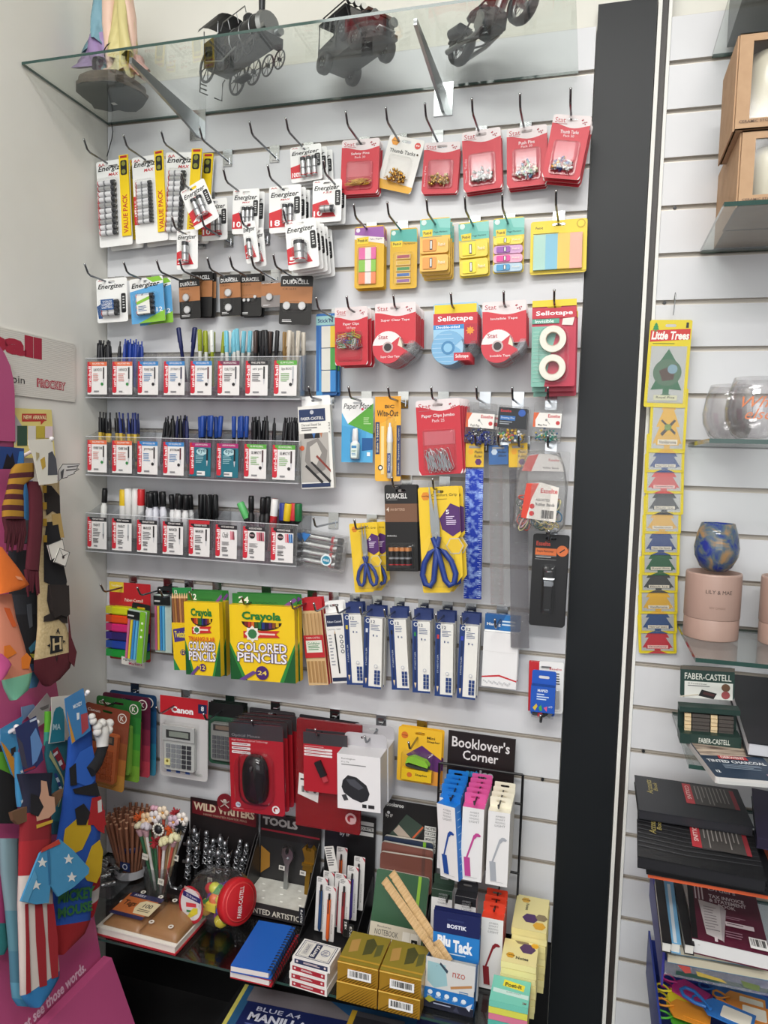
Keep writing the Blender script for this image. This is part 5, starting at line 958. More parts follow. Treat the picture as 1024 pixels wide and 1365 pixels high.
def hlw(mb, t):
    mb.rect(0, 0, 1, .28, 'b8242c'); mb.rect(0, .0, .35, .13, 'e8c838'); mb.txt('Textliner', .04, .03, .3, .06, 'f4f0d0'); mb.txt('Faber-Castell', .38, .2, .82, .24, 'f0dcd0', .01)
    for i, c in enumerate(HLC):
        b = MB(mb.W, mb.H); y = .3+.11*i; b.box(b.X(.17), b.Y(y+.1), .002, b.X(1.0), b.Y(y), .018, c); b.box(b.X(.17), b.Y(y+.085), .018, b.X(.55), b.Y(y+.015), .021, c); b.box(b.X(.0), b.Y(y+.095), .002, b.X(.16), b.Y(y+.005), .016, ['c8c83a', 'd0482c', 'b83070', '3a2c80', '2a50a0', '2a9a4a'][i]); b.z = .0185
        b.txt('TEXTLINER', .62, y+.035, .93, y+.06, 'e8e8e0'); b.obj('highlighter', t)
    b = MB(mb.W, mb.H); b.z = .0225; b.poly([(.42, .92), (.98, .96), (.98, 1.05), (.42, 1.02)], 'e8e4dc'); b.txt('Highlight', .46, .94, .7, .98, '2a2a2a', .02, .3); b.txt('Markers', .6, .985, .92, 1.02, 'c83060', .01); b.obj('price_flag', t)
card('highlighter_wallet', 'wallet of six chunky highlighters in rainbow order at the left wall', 'highlighters', 'C8', (78,75), (243,88), (50,380), .05, hlw, 1, col='b03038', hole=None)
def slim(mb, t, green_=True):
    def dr(b, t):
        for i, c in enumerate(('c86a90', 'e0c83a', '3a8ac8', '5aaed8')): b.box(b.X(.06+.15*i), b.Y(.96), .013, b.X(.17+.15*i), b.Y(.28), .018, c)
        b.z = .0182; b.rect(0, .0+.12, 1 if not green_ else .68, .26, '1c1f20'); b.greek(.05, .19, .5, .22, 1, 'c8c8c8', .8)
        if green_:
            b.rect(.7, .1, 1, 1, '7ab82e'); b.disc(.85, .3, .06, 'e8f0d8', 10); b.disc(.85, .42, .05, 'e8f0d8', 10); b.disc(.85, .54, .06, 'e8f0d8', 10)
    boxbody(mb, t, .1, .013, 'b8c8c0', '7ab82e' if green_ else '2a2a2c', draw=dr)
card('highlighter_wallet', 'narrow pack of slim highlighters with a lime green side, in front of the rainbow wallet', 'highlighters', 'C8', (170,158), (243,172), (168,386), .10, lambda mb, t: slim(mb, t), 1, col='1e2021', hole=.06)
card('highlighter_wallet', 'narrow black topped pack of slim highlighters, behind the twist pencils', 'highlighters', 'C8', (270,96), (337,100), (258,352), .04, lambda mb, t: slim(mb, t, False), 2, .018, .003, col='1e2021', hole=.06, lab='narrow black topped slim highlighter pack')
for x, y, s in ((175,66,'carrying the rainbow highlighters'), (315,76,'carrying the black topped highlighters'), (400,88,'carrying the twist pencils'), (512,92,'carrying the triangular coloured pencils'), (710,108,'carrying the wide coloured pencil boxes')):
    hookplate('C8', x, y, 12, s)
def notecard(mb, t):
    mb.rect(0, 0, 1, .22, '2a78bc'); mb.poly([(0, .0), (.6, 0), (.4, .22), (0, .22)], '1f5a98'); mb.txt('Marbig', .06, .12, .46, .17, 'f4f8fc', .01); mb.greek(.5, .08, .9, .17, 2, 'd8e8f4')
    def dr(b, t):
        b.poly([(0, .86), (.5, .82), (1, .88), (1, .9), (.5, .845), (0, .88)], 'c8303a')
        for i in range(16): b.disc(.06+.05*i+.0, .92+.012*(i % 3), .022, '8a9098', 8); b.disc(.06+.05*i, .92+.012*(i % 3), .014, 'f0efee', 8)
        b.rect(.05, .5, .95, .503, 'd8d6d4')
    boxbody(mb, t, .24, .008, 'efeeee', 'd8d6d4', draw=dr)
card('label_pack', 'white and blue pack of ring reinforcement labels beside the long grey ruler', 'labels', 'C7', (693,478), (818,490), (683,735), .035, notecard, 2, .012, .001, hole=.03, lab='white and blue label pack')
hookplate('C7', 755, 455, 12, 'carrying the white and blue label packs')
def bulld(mb, t):
    mb.rect(0, 0, .3, 1, 'c82c34'); mb.txt('Esselte', .6, .1, .95, .14, 'c8303a', .01); mb.greek(.7, .2, .95, .45, 5, '4a4a4a'); blister(mb, t, .3, .5, .95, .95, .01)
card('clip_card', 'red and white card mostly hidden behind the blue crayon box', 'stationery card', 'C7', (850,650), (975,660), (845,828), .02, bulld, 2, .01, .001, hole=.08, lab='red and white card behind the blue box')
def bluebox(mb, t):
    def dr(b, t):
        b.txt('MAPED', .28, .36, .7, .42, 'e8f0f8', .02); b.greek(.25, .46, .75, .62, 3, 'c8d8f0'); b.poly([(.1, .78), (.25, .68), (.3, .74), (.2, .84)], 'd8b83a'); b.poly([(.35, .76), (.45, .7), (.5, .82), (.4, .84)], '4aa84a'); b.poly([(.55, .76), (.7, .72), (.68, .84)], 'd85a8a'); b.txt('x10', .75, .7, .9, .75, 'e8f0f8')
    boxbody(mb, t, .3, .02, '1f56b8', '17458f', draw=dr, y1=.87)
    b = MB(mb.W, mb.H); b.box(b.X(.06), b.Y(1), .002, b.X(.96), b.Y(.87), .018, 'clear'); b.obj('clear_window', t)
    for i, c in enumerate(['4a4a4c', 'c8303a', 'gunmetal', 'steel']): MB().box(-.006, -.004, 0, .006, .004, .008, c).obj('sharpener', t, TR(mb.X(.2+.2*i), mb.Y(.935), .005) @ RZ(20*i))
card('sharpener_box', 'small blue carton of sharpeners beside the dark pillar', 'sharpeners', 'C7', (862,680), (949,689), (850,840), .07, bluebox, 1, col='1f56b8', hole=.12)
hookplate('C7', 913, 645-18, 14, 'carrying the blue sharpener carton')
# ================================================================ calculator row (slot 15)
def calc(body, keyc, cardc, grad=None, txt='Canon', circ=True, kn=(5, 5), tilt=False, silver=False):
    def f(mb, t):
        if grad:
            for i, c in enumerate(grad): mb.rect(0, .2+.8*i/len(grad), 1, .2+.8*(i+1)/len(grad), c) if i < len(grad)-1 else mb.poly([(0, .2+.8*i/len(grad)), (1, .2+.8*i/len(grad)), (1, .97), (.96, 1), (.04, 1), (0, .97)], c)
        if silver: mb.rect(0, .0, 1, .24, 'c02630'); mb.rect(.8, .06, .98, .17, '1c2c54'); mb.txt('8', .86, .08, .92, .14, 'f4f4f4', .02); mb.txt('Canon', .24, .12, .7, .2, 'f4f0f0', .05)
        elif circ: mb.txt(txt, .06, .06, .34, .095, 'f0e0d8', .02); mb.disc(.84, .1, .1, 'e8e0d8', 18); mb.disc(.84, .1, .08, cardc, 18); mb.txt('K', .8, .07, .88, .13, 'e8e0d8', .02)
        b = MB(mb.W, mb.H); bx0, bx1, by0, by1 = (.15, .78, .36, .88) if silver else (.14, .84, .3, .9); b.prism(rrect(b.X(bx0), b.Y(by1), b.X(bx1), b.Y(by0), .006), .002, .014, body); cb = b.obj('calculator_body', t)
        s = MB(mb.W, mb.H); s.z = .0142; sx = (bx1-bx0)
        if silver: s.box(s.X(bx0-.02), s.Y(by0+.15), .014, s.X(bx1+.02), s.Y(by0-.03), .019, ['b8bab8', 'b8bab8', 'a8aaa8', 'a8aaa8', 'c8cac8', 'a8aaa8']); s.z = .0195
        s.rect(bx0+sx*.1, by0+.02, bx1-sx*.1, by0+.12, '3a3c3c' if not keyc == body else '6a5a50'); s.rect(bx0+sx*.2, by0+.035, bx1-sx*.16, by0+.1, '8a9288' if silver else '7a6a5c'); s.obj('display', cb)
        k = MB(mb.W, mb.H); nx, ny = kn
        for i in range(nx):
            for j in range(ny):
                x = bx0+sx*(.08+.86*i/nx); y = by0+.2+(by1-by0-.22)*j/ny; kc = keyc if not (silver and i >= 3) else '3c3e42'
                k.box(k.X(x), k.Y(y+(by1-by0-.22)/ny*.74), .014, k.X(x+sx*.86/nx*.78), k.Y(y), .017, kc)
        k.obj('keypad', cb)
        if silver:
            s = MB(mb.W, mb.H); s.z = .0175; s.rect(bx0+.02, .74, bx0+.14, .82, 'f0e8a0'); s.disc(bx0+.08, .77, .03, '8a7a20', 6); s.obj('yellow_sticker', cb)
            for i in range(3): mb.rect(.14+.2*i, .88, .23+.2*i, .94, '2a5aa8')
            mb.poly(rr01(mb, .7, .91, .9, .95, .2), 'b8b8b4'); mb.txt('BASIC', .74, .92, .86, .94, '4a4a4a')
        blister(mb, t, bx0-.05, by0-.06, bx1+.05, by1+.03, .024)
    return f
card('calculator_card', 'silver calculator on a grey card with a red header reading 8', 'calculator', 'D1', (363,83), (567,108), (355,424), .06, calc('c4c6c2', '8a8e92', 'c02630', silver=True), 1, col='c9c7c6', hole=.07, r=.01, hw=.03)
card('calculator_card', 'orange brown calculator card, nearest of the coloured calculators', 'calculator', 'D1', (46,112), (236,158), (60,462), .125, calc('c0683c', 'a8542c', '8a4a34', ['8a4a34', '9a5a34', 'b8763a', 'c89040']), 1, col='8a4430', hole=.05, r=.009, hw=.03)
card('calculator_card', 'green calculator card behind the orange one', 'calculator', 'D1', (92,84), (284,116), (100,425), .095, calc('8ab84a', '6a9a3a', '2f6a30', ['2f7a34', '3f8a34', '5a9a34', '7aaa3a']), 1, col='2a6a30', hole=.05, r=.009, hw=.03)
card('calculator_card', 'maroon calculator card behind the green one', 'calculator', 'D1', (118,70), (322,98), (122,405), .062, calc('a83a50', '902c44', '5a2038', ['5a2038', '7a2a40', '9a3448', 'b84050']), 1, col='561c34', hole=.05, r=.009, hw=.03)
card('calculator_card', 'blue calculator card, rearmost of the coloured calculators', 'calculator', 'D1', (148,61), (348,88), (150,398), .035, calc('3a7aa8', '2a6a98', '1f3f68', ['1f4f78', '2a5f88', '2a7a9a', '3a8aa8']), 1, col='1c3c60', hole=.05, r=.009, hw=.03)
def calc2(mb, t):
    mb.rect(0, .0, 1, .22, '161818'); calc('8a8c88', '5a5c60', '161818', silver=False, circ=False)(mb, t)
card('calculator_card', 'green and black card with a pocket calculator, half hidden behind the mouse', 'calculator', 'D1', (570,113), (718,130), (568,372), .05, calc2, 3, .012, .0, col='2c5a44', hole=.06, r=.01, lab='green and black pocket calculator card')
def mouse(mb, t):
    mb.rect(0, .0, 1, .17, '3c3a3c'); mb.txt('Optical Mouse', .05, .12, .58, .16, '9a989a', .0); mb.txt('High Definition Optical Technology', .05, .18, .72, .205, 'f0d0d0')
    for i in range(3): mb.poly(rr01(mb, .05, .22+.045*i, .4, .25+.045*i, .04), 'ece4e4'); mb.greek(.08, .23+.045*i, .36, .243+.045*i, 1, '8a3a40')
    mb.disc(.14, .92, .05, 'd8dce8', 12); mb.txt('USB', .1, .912, .18, .928, '2a3a80', .01); mb.greek(.05, .96, .3, .97, 1, 'e8a8a8')
    mb.disc(.84, .93, .07, 'f4ecec', 18); mb.disc(.84, .93, .045, 'b02430', 14); mb.rect(.83, .92, .88, .965, 'f4ecec')
    b = MB(); n, m_ = 20, 9; W, H = mb.W*.24, mb.H*.28; vs = []
    for j in range(m_):
        a = math.pi/2*j/(m_-1)
        for i in range(n):
            q = 2*math.pi*i/n; e = lambda v: math.copysign(abs(v)**.75, v); vs.append((W*math.cos(a)**.6*e(math.cos(q)) if j < m_-1 else 0, H*math.cos(a)**.6*e(math.sin(q)) if j < m_-1 else 0, .004+.026*math.sin(a)))
    b.add(vs, [(j*n+i, j*n+(i+1) % n, (j+1)*n+(i+1) % n, (j+1)*n+i) for j in range(m_-1) for i in range(n)], '1c1e1f!', True); b.obj('mouse_shell', t, TR(mb.X(.5), mb.Y(.6), 0))
    MB().cyl((-.003, 0, 0), (.003, 0, 0), .007, n=12, k='3a3a3c').obj('scroll_wheel', t, TR(mb.X(.5), mb.Y(.45), .026))
    g = MB(mb.W, mb.H); g.z = 0; g.lathe([(.005, 0), (.0062, 0), (.0062, .0006), (.005, .0006)], 'b03038', 16); g.obj('logo_ring', t, TR(mb.X(.5), mb.Y(.8), .021))
    blister(mb, t, .17, .3, .83, .9, .033, r=.03)
    b = MB(); b.prism(rrect(-mb.W/2-.004, -mb.H-.004, mb.W/2+.004, .006, .01), .001, .003, 'clear'); b.obj('plastic_shell', t)
card('mouse_pack', 'red clamshell pack holding a glossy black optical mouse', 'computer mouse', 'D1', (655,200), (886,220), (628,572), .13, mouse, 4, .026, .001, col='b8202c', hole=.06, lab='red clamshell mouse pack', r=.008, hw=.03)
def usb(mb, t):
    mb.rect(0, 0, 1, .2, '3a383c'); mb.greek(.03, .23, .5, .25, 1, 'e8b0b0')
    for i in range(3): mb.poly(rr01(mb, .02, .26+.05*i, .66, .295+.05*i, .03), 'ece4e4'); mb.greek(.06, .27+.05*i, .6, .285+.05*i, 1, '8a3a40')
    mb.disc(.88, .93, .06, 'f0d8d8', 14); mb.disc(.88, .93, .035, 'a02430', 12)
    M0 = TR(mb.X(.42), mb.Y(.6), .006) @ RZ(25)
    MB().box(-.008, -.016, -.004, .008, .022, .004, '1c1c1f').obj('drive_body', t, M0); MB().box(-.0062, -.03, -.002, .0062, -.016, .002, 'b8404a').obj('drive_plug', t, M0)
card('usb_card', 'red card holding a small black memory stick', 'memory stick', 'D2', (133,165), (311,183), (128,402), .115, usb, 2, .02, .0, col='b01f2c', hole=.05, lab='red memory stick card')
def redbag(mb, t):
    b = MB(mb.W, mb.H); b.prism(rrect(b.X(0), b.Y(1), b.X(1), b.Y(0), .004), .001, .007, 'bagred'); b.obj('plastic_sleeve', t)
    q = MB(mb.W, mb.H); q.z = .0075; q.poly([(.05, .5), (.37, .55), (.35, .76), (.03, .7)], 'ece8e4'); q.greek(.07, .55, .3, .59, 1, '3a3a3a'); q.bars(.08, .61, .23, .7, bg=None, n=10); q.disc(.3, .66, .025, '5a5a5a', 10); q.obj('barcode_sticker', t)
    q = MB(mb.W, mb.H); q.z = .0075; q.disc(.86, .86, .085, 'd8b0b0', 18); q.disc(.86, .86, .055, '9a1c28', 16); q.rect(.85, .85, .93, .9, 'd8b0b0'); q.obj('round_logo', t); mb.rect(0, 0, 1, .2, '403a3e')
card('cable_bag', 'large red plastic sleeve with a white barcode sticker, below the memory stick', 'packaged cable', 'D2', (112,108), (372,140), (76,530), .085, redbag, 1, col='a01c28', hole=None)
card('cable_bag', 'dark card at the back of the memory stick hook', 'packaged cable', 'D2', (118,95), (360,130), (110,300), .03, lambda mb, t: mb.rect(.02, .3, .98, .98, '8a1c28'), 1, col='2c2a2e', hole=.05)
card('mouse_pack', 'grey and red card at the back of the optical mouse hook', 'computer mouse', 'D1', (745,135), (940,160), (745,420), .03, lambda mb, t: mb.rect(.02, .25, .98, .98, 'a0202c'), 1, col='3a383b', hole=.05)
def kens(mb, t):
    def dr(b, t):
        b.txt('Kensington', .1, .25, .42, .28, '4a4a4a'); b.txt('Pro Fit', .1, .3, .28, .32, '6a6a6a'); b.greek(.1, .34, .7, .37, 1, '8a8a8a')
        b.poly([(.1, .68), (.13, .58), (.25, .5), (.45, .52), (.68, .62), (.75, .74), (.7, .84), (.55, .88), (.35, .84), (.15, .76)], '26282c'); b.poly([(.2, .56), (.4, .55), (.62, .66), (.5, .7), (.3, .64)], '4a4d54'); b.poly([(.1, .8), (.2, .78), (.26, .86), (.16, .88)], '3a3c40'); b.rect(.58, .9, .68, .95, '2a2a2c'); b.rect(.72, .9, .86, .95, '2a2a2c')
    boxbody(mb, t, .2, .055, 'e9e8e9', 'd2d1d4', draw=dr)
card('mouse_box', 'white carton printed with a dark wireless mouse', 'computer mouse', 'D2', (300,165), (469,182), (298,430), .10, kens, 2, .06, .001, col='b8b6ba', hole=.05, lab='white wireless mouse carton', r=.01)
def mstap(mb, t):
    mb.poly([(.55, .62), (1, .5), (1, 1), (.62, 1)], 'e0963a'); mb.poly([(.2, .5), (.55, .3), (1, .52), (1, .75), (.6, .72)], '5a2a68'); mb.disc(.15, .15, .08, 'd8722c', 14); mb.txt('marbig', .09, .14, .21, .165, '3a2010', .01); mb.txt('Mini', .66, .12, .84, .17, '4a3a18', .02); mb.txt('Stapler', .66, .19, .96, .24, '4a3a18', .02)
    b = MB(); b.prism([(-.028, -.006), (-.024, .008), (-.01, .014), (.02, .006), (.028, -.004), (.026, -.01), (-.02, -.002)], .003, .016, '8cc63a'); b.obj('stapler_arm', t, TR(mb.X(.48), mb.Y(.58), 0)); b = MB(); b.prism([(-.028, -.006), (-.026, -.012), (.026, -.018), (.028, -.012)], .003, .016, '3a3f3a'); b.obj('stapler_base', t, TR(mb.X(.48), mb.Y(.58), 0))
    b = MB(mb.W, mb.H); b.box(b.X(.14), b.Y(.92), .002, b.X(.82), b.Y(.72), .014, 'efc41c'); b.z = .0142; b.disc(.32, .82, .06, 'd8722c', 12); b.txt('Staples', .45, .78, .72, .83, '3a3018', .02); b.obj('staples_box', t); blister(mb, t, .1, .4, .84, .95, .02)
card('stapler_card', 'yellow and purple card holding a lime green mini stapler and staples', 'stapler', 'D2', (517,143), (693,168), (511,360), .05, mstap, 2, .014, .002, col='edb92c', hole=.07, lab='yellow card with a lime green mini stapler')
for Z, x, y, s in (('D1',258,50,'carrying the coloured calculators'), ('D1',474,78,'carrying the silver calculator'), ('D1',664,100,'carrying the pocket calculators'), ('D1',857,122,'carrying the optical mouse packs'), ('D2',262,88,'carrying the memory sticks'), ('D2',448,106,'carrying the wireless mouse cartons'), ('D2',612,130,'carrying the mini staplers')):
    hookplate(Z, x, y, 15, s)
# ================================================================ things on the low glass shelf (top face at z = -2.0)
ZS = -2.0
def w2(p): return Vector((p[0], p[1], p[2]))
def carton(name, label, cat, x0, y0, x1, y1, z0, z1, ks, group=None, rz=0, front=None, top=None):
    """standing box: front print in fractions on the -y face, top print on the +z face"""
    W, D, H = x1-x0, y1-y0, z1-z0; t = thing(name, label, cat, TR((x0+x1)/2, (y0+y1)/2, z0) @ RZ(rz), group)
    b = MB(); b.box(-W/2, -D/2, 0, W/2, D/2, H, ks); cb = b.obj('carton', t)
    if front: q = MB(W, H); front(q); q.obj('front_print', cb, TR(0, -D/2-.0002, H) @ RX(90))
    if top: q = MB(W, D); top(q); q.obj('top_print', cb, TR(0, D/2, H+.0002))
    return t
# gold boxes
GB = ['golddark', 'goldfoil', 'goldfoil', 'goldfoil', 'goldfoil', 'goldfoil']
def gfront(sticker):
    def f(q):
        for i in range(18): x = -.5+i*.085; q.poly([(max(x, 0), 1 if x >= 0 else 1+x*1.6), (min(x+.045, 1), 1 if x >= 0 else max(0, 1+x*1.6)), (min(x+.6, 1), max(0, 1-(min(x+.6, 1)-x)*1.6)), (min(max(x+.56, 0), 1), max(0, 1-(min(x+.56, 1)-x)*1.6))], 'golddark') if 0 <= x < .95 else None
        q.rect(0, 0, 1, .06, 'f0c860')
        if sticker: q.bars(.26, .3, .84, .75, n=20)
    return f
def gtop(q): q.rect(.0, 0, 1, 1, '8a7a28'); q.poly([(.45, .2), (.6, .1), (.75, .3), (.7, .6), (.5, .7)], '4a4a24'); q.poly([(.1, .3), (.3, .2), (.35, .6), (.15, .7)], 'b08a4a'); q.poly([(.75, .3), (.9, .25), (.92, .6), (.78, .7)], '5a5a2c'); q.rect(0, .85, 1, .9, 'b89030')
for i, x in enumerate((.811, .903)):
    s = ('left', 'right')[i]
    carton('gold_box', 'lower gold foil box of the %s stack on the low shelf' % s, 'gift box', x, -.325, x+.089, -.255, ZS, ZS+.0435, GB, None, 0, gfront(i == 1))
    carton('gold_box', 'upper gold foil box of the %s stack with a dark printed lid' % s, 'gift box', x+.001, -.325, x+.09, -.225, ZS+.044, ZS+.0875, GB, None, 0, gfront(True), gtop)
# playing cards
def dfr(c):
    def f(q): q.rect(.0, .0, 1, 1, 'eceae6'); q.rect(.06, .22, .94, .84, c); q.greek(.3, .4, .74, .66, 2, 'd8c8c8', .7); q.disc(.13, .5, .03, 'e8d8d8', 8); q.disc(.87, .5, .03, 'e8d8d8', 8)
    return f
def dtop(q):
    q.rect(.05, .06, .95, .94, '2c3658'); q.rect(.07, .085, .93, .915, 'e4e2dc'); q.rect(.1, .12, .9, .88, '2c3658'); q.rect(.11, .13, .89, .87, 'dedcd4'); q.rect(.38, .13, .56, .87, '26304e'); q.txt('Berrys', .4, .2, .54, .8, 'e8e6e0', .02, 0, 90); q.rect(.16, .2, .32, .8, 'c8c6c0'); q.txt('CLASSIC', .2, .26, .27, .74, '3a4468', 0, 0, 90); q.disc(.73, .5, .12, '8a90a4', 18); q.disc(.73, .5, .1, 'dedcd4', 18); q.greek(.65, .35, .82, .65, 4, '5a6080')
for i in range(4):
    c = '2c3658' if i == 3 else 'a82a38'
    carton('card_deck', ('blue boxed deck of playing cards, topmost of its stack' if i == 3 else 'red boxed deck of playing cards, %s of its stack' % ['lowest', 'second from the bottom', 'third from the bottom'][i]), 'playing cards', .702+(.002, .0, .002, .006)[i], -.322+.0005*i, .79+(.002, .0, .002, .006)[i], -.259, ZS+.0172*i, ZS+.0172*i+.0168, ['e6e4e0']*6, None, -4+(0, 1, -1, 1)[i], dfr(c), dtop if i == 3 else None)
# spiral notebooks
def spiralbook(label, p, q, s, z1, th, cover, pages='e4e0dc', spiral=True):
    F, W, H = frame(onz(*px('B', *p), z1), onz(*px('B', *q), z1), onz(*px('B', *s), z1))
    t = thing('notebook', label, 'notebook', F); b = MB(); b.box(-W/2, -H, -th+.003, W/2-.006, 0, -.003, pages); b.obj('pages', t)
    b = MB(); b.box(-W/2, -H, -.003, W/2, 0, 0, cover); b.obj('front_cover', t); b = MB(); b.box(-W/2, -H, -th, W/2, 0, -th+.003, cover); b.obj('back_cover', t)
    if spiral:
        b = MB(); n = 17
        for i in range(n): y = -H*(i+.5)/n; b.tube([(W/2-.004+.008*math.cos(a), y, -th/2+(th/2+.003)*math.sin(a)) for a in [k*.7 for k in range(9)]], .0011, '1c1c20', 5, True)
        o = b.obj('spiral_binding', t); o['kind'] = 'stuff'
    return t
spiralbook('bright blue spiral notebook lying on a red one at the shelf edge', (384,34), (636,78), (170,334), ZS+.036, .017, '1f5fb8')
spiralbook('red spiral notebook underneath the bright blue one', (400,75), (660,130), (200,380), ZS+.0175, .017, 'b02430')
# red book with the tag pack on it
A_ = onz(131, 1247, ZS); B_ = onz(237, 1275, ZS); W = (B_-A_).length; H = .135; xa = (B_-A_).normalized(); ya = Vector((-xa.y, xa.x, 0)); F = Matrix((xa, ya, Vector((0, 0, 1)))).transposed().to_4x4(); F.translation = (A_+B_)/2+ya*H+Vector((-.006, 0, .0215))
t = thing('hardcover_book', 'red and white hardcover book lying under the brown luggage tags', 'book', F @ TR(0, 0, -.0215))
MB().box(-W/2+.003, -H+.002, .004, W/2-.003, 0, .019, 'e2ddd2').obj('page_block', t); MB().box(-W/2, -H, 0, W/2, 0, .004, 'b02a34').obj('back_cover', t); MB().box(-W/2, -H, .019, W/2, 0, .0215, 'e8e4da').obj('front_cover', t)
t = thing('tag_pack', 'plastic wrapped pack of brown paper tags lying on the red book', 'paper tags', F @ TR(.004, -.004, .0002))
W2, H2 = W*.93, .12
for i, (a, b_) in enumerate(((0, .5), (.5, 1))):
    b = MB(); nx, ny = 8, 5; P = []
    for j in range(ny+1):
        for k in range(nx+1): u, v = k/nx, j/ny; P.append((-W2/2+W2*(a+(b_-a)*u), -H2*v, .004+.015*(math.sin(math.pi*min(max(u, .0), 1))**.5)*(math.sin(math.pi*v)**.4 if 0 < v < 1 else 0)+.004*i))
    n0 = len(P); P += [(x, y, 0) for x, y, z in P]
    fs = [(j*(nx+1)+k, (j+1)*(nx+1)+k, (j+1)*(nx+1)+k+1, j*(nx+1)+k+1) for j in range(ny) for k in range(nx)]
    ed = [k for k in range(nx+1)]+[j*(nx+1)+nx for j in range(1, ny+1)]+[ny*(nx+1)+k for k in range(nx-1, -1, -1)]+[j*(nx+1) for j in range(ny-1, 0, -1)]
    fs += [(ed[k], ed[(k+1) % len(ed)], ed[(k+1) % len(ed)]+n0, ed[k]+n0) for k in range(len(ed))]
    b.add(P, fs, '9a7048', True); b.obj('tag_bundle', t)
for x, y in ((.16, .08), (.42, .1), (.62, .1), (.82, .12), (.6, .85), (.86, .85), (.04, .5), (.1, .25)):
    b = MB(); b.lathe([(.003, 0), (.0065, 0), (.0065, .0008), (.003, .0008), (.003, 0)], 'ece6da', 14, False); b.obj('reinforcement_ring', t, TR((x-.5)*W2, -H2*y, .0225))
q = MB(W2, H2); q.z = .024; q.rect(.03, .2, .47, .86, 'c8703a'); q.rect(.05, .16, .5, .3, '2a2c58'); q.rect(.03, .8, .48, .9, '2a2c58'); q.txt('AVERY', .1, .19, .26, .26, 'e8e4f0', .01); q.txt('Tags', .07, .42, .24, .62, '3a2418', .02); q.poly([(.26, .42), (.32, .34), (.52, .34), (.52, .76), (.3, .76), (.26, .6)], 'e8d8b0'); q.txt('100', .34, .42, .46, .55, '3a3028', .02); q.greek(.32, .6, .48, .7, 2, '6a5a40'); q.obj('pack_label', t)
MB().box(-W2/2-.002, -H2-.002, .0, W2/2+.002, .002, .0265, 'clear').obj('plastic_wrap', t)
# eraser jar
jc = Vector((.462, -.176, ZS+.068))
ax = Vector((.88, -.38, .22)).normalized()
t = thing('jar', 'clear plastic jar with a red screw lid, lying on its side full of coloured toys', 'jar', TR(*jc))
b = MB(); b.lathe([(0, -.082), (.04, -.08), (.056, -.068), (.0665, -.04), (.067, .01), (.062, .035), (.05, .046), (.048, .052)], 'tumbler', 28, True, (0, 0, 0), ax); jb = b.obj('jar_body', t)
b = MB(); b.lathe([(.05, .046), (.052, .047), (.052, .066), (.049, .069), (0, .069)], 'c01f26', 32, True, (0, 0, 0), ax); b.lathe([(.042, .0692), (.044, .0696), (.040, .0696)], 'd84040', 28, True, (0, 0, 0), ax); jl = b.obj('screw_lid', t)
xr = ax.cross(Vector((0, 0, 1))).normalized(); 
if xr.dot(CR) > 0: pass
ff = Matrix((Vector((0, 0, 1)).cross(ax).normalized(), ax.cross(Vector((0, 0, 1)).cross(ax)).normalized(), ax)).transposed().to_4x4()
q = MB(.085, .085); q.txt('FABER-CASTELL', .1, .42, .9, .56, 'f0e4e0', .01); q.obj('lid_lettering', jl, TR(*(ax*.0705)) @ ff @ RZ(72) @ TR(0, .042, 0))
rr = random.Random(11)
TY = [('green_bottle_toy', '2f9a3c', (-.03, -.02, -.012)), ('toy_ball', 'd8d840', (.025, -.035, .012)), ('toy_ball', '2a52b0', (.02, -.045, -.012)), ('toy_ball', 'e86a2c', (-.01, -.03, .01)), ('toy_ball', '2a9a40', (.03, -.03, -.045)), ('toy_block', 'e8d82a', (-.012, -.04, -.01)), ('toy_block', '8a3a9a', (.0, -.01, -.05)), ('toy_ball', 'd8c830', (.012, -.03, -.055)),
      ('toy_ball', '4a2a80', (.02, .0, .035)), ('toy_ball', 'd8d84a', (-.02, -.01, .03)), ('toy_ball', '2f8a3c', (.025, .0, -.03)), ('toy_ball', 'c8303a', (-.04, .0, .02)), ('toy_ball', 'e8b02a', (-.045, -.02, -.035)), ('toy_ball', '2a8a9a', (0, .03, -.02)), ('toy_ball', '7ac040', (.01, .02, .0)), ('toy_ball', '8a4aa0', (-.03, .03, -.03)), ('toy_ball', '2f9a3c', (.035, -.02, .02)), ('toy_ball', 'f0e8d8', (.03, -.043, .03))]
for i in range(16):
    a_ = ax*rr.uniform(-.055, .03); q_ = Vector((rr.uniform(-1, 1), rr.uniform(-1, .4), rr.uniform(-1, .2))).normalized()*rr.uniform(.02, .042); TY.append(('toy_ball', rr.choice(['2a9a60', 'd8c22a', '3a6ac8', 'e0622c', '7a3a98', 'd83a50', '2a9ab0', 'c8e040']), tuple(a_+q_-ax*ax.dot(q_))))
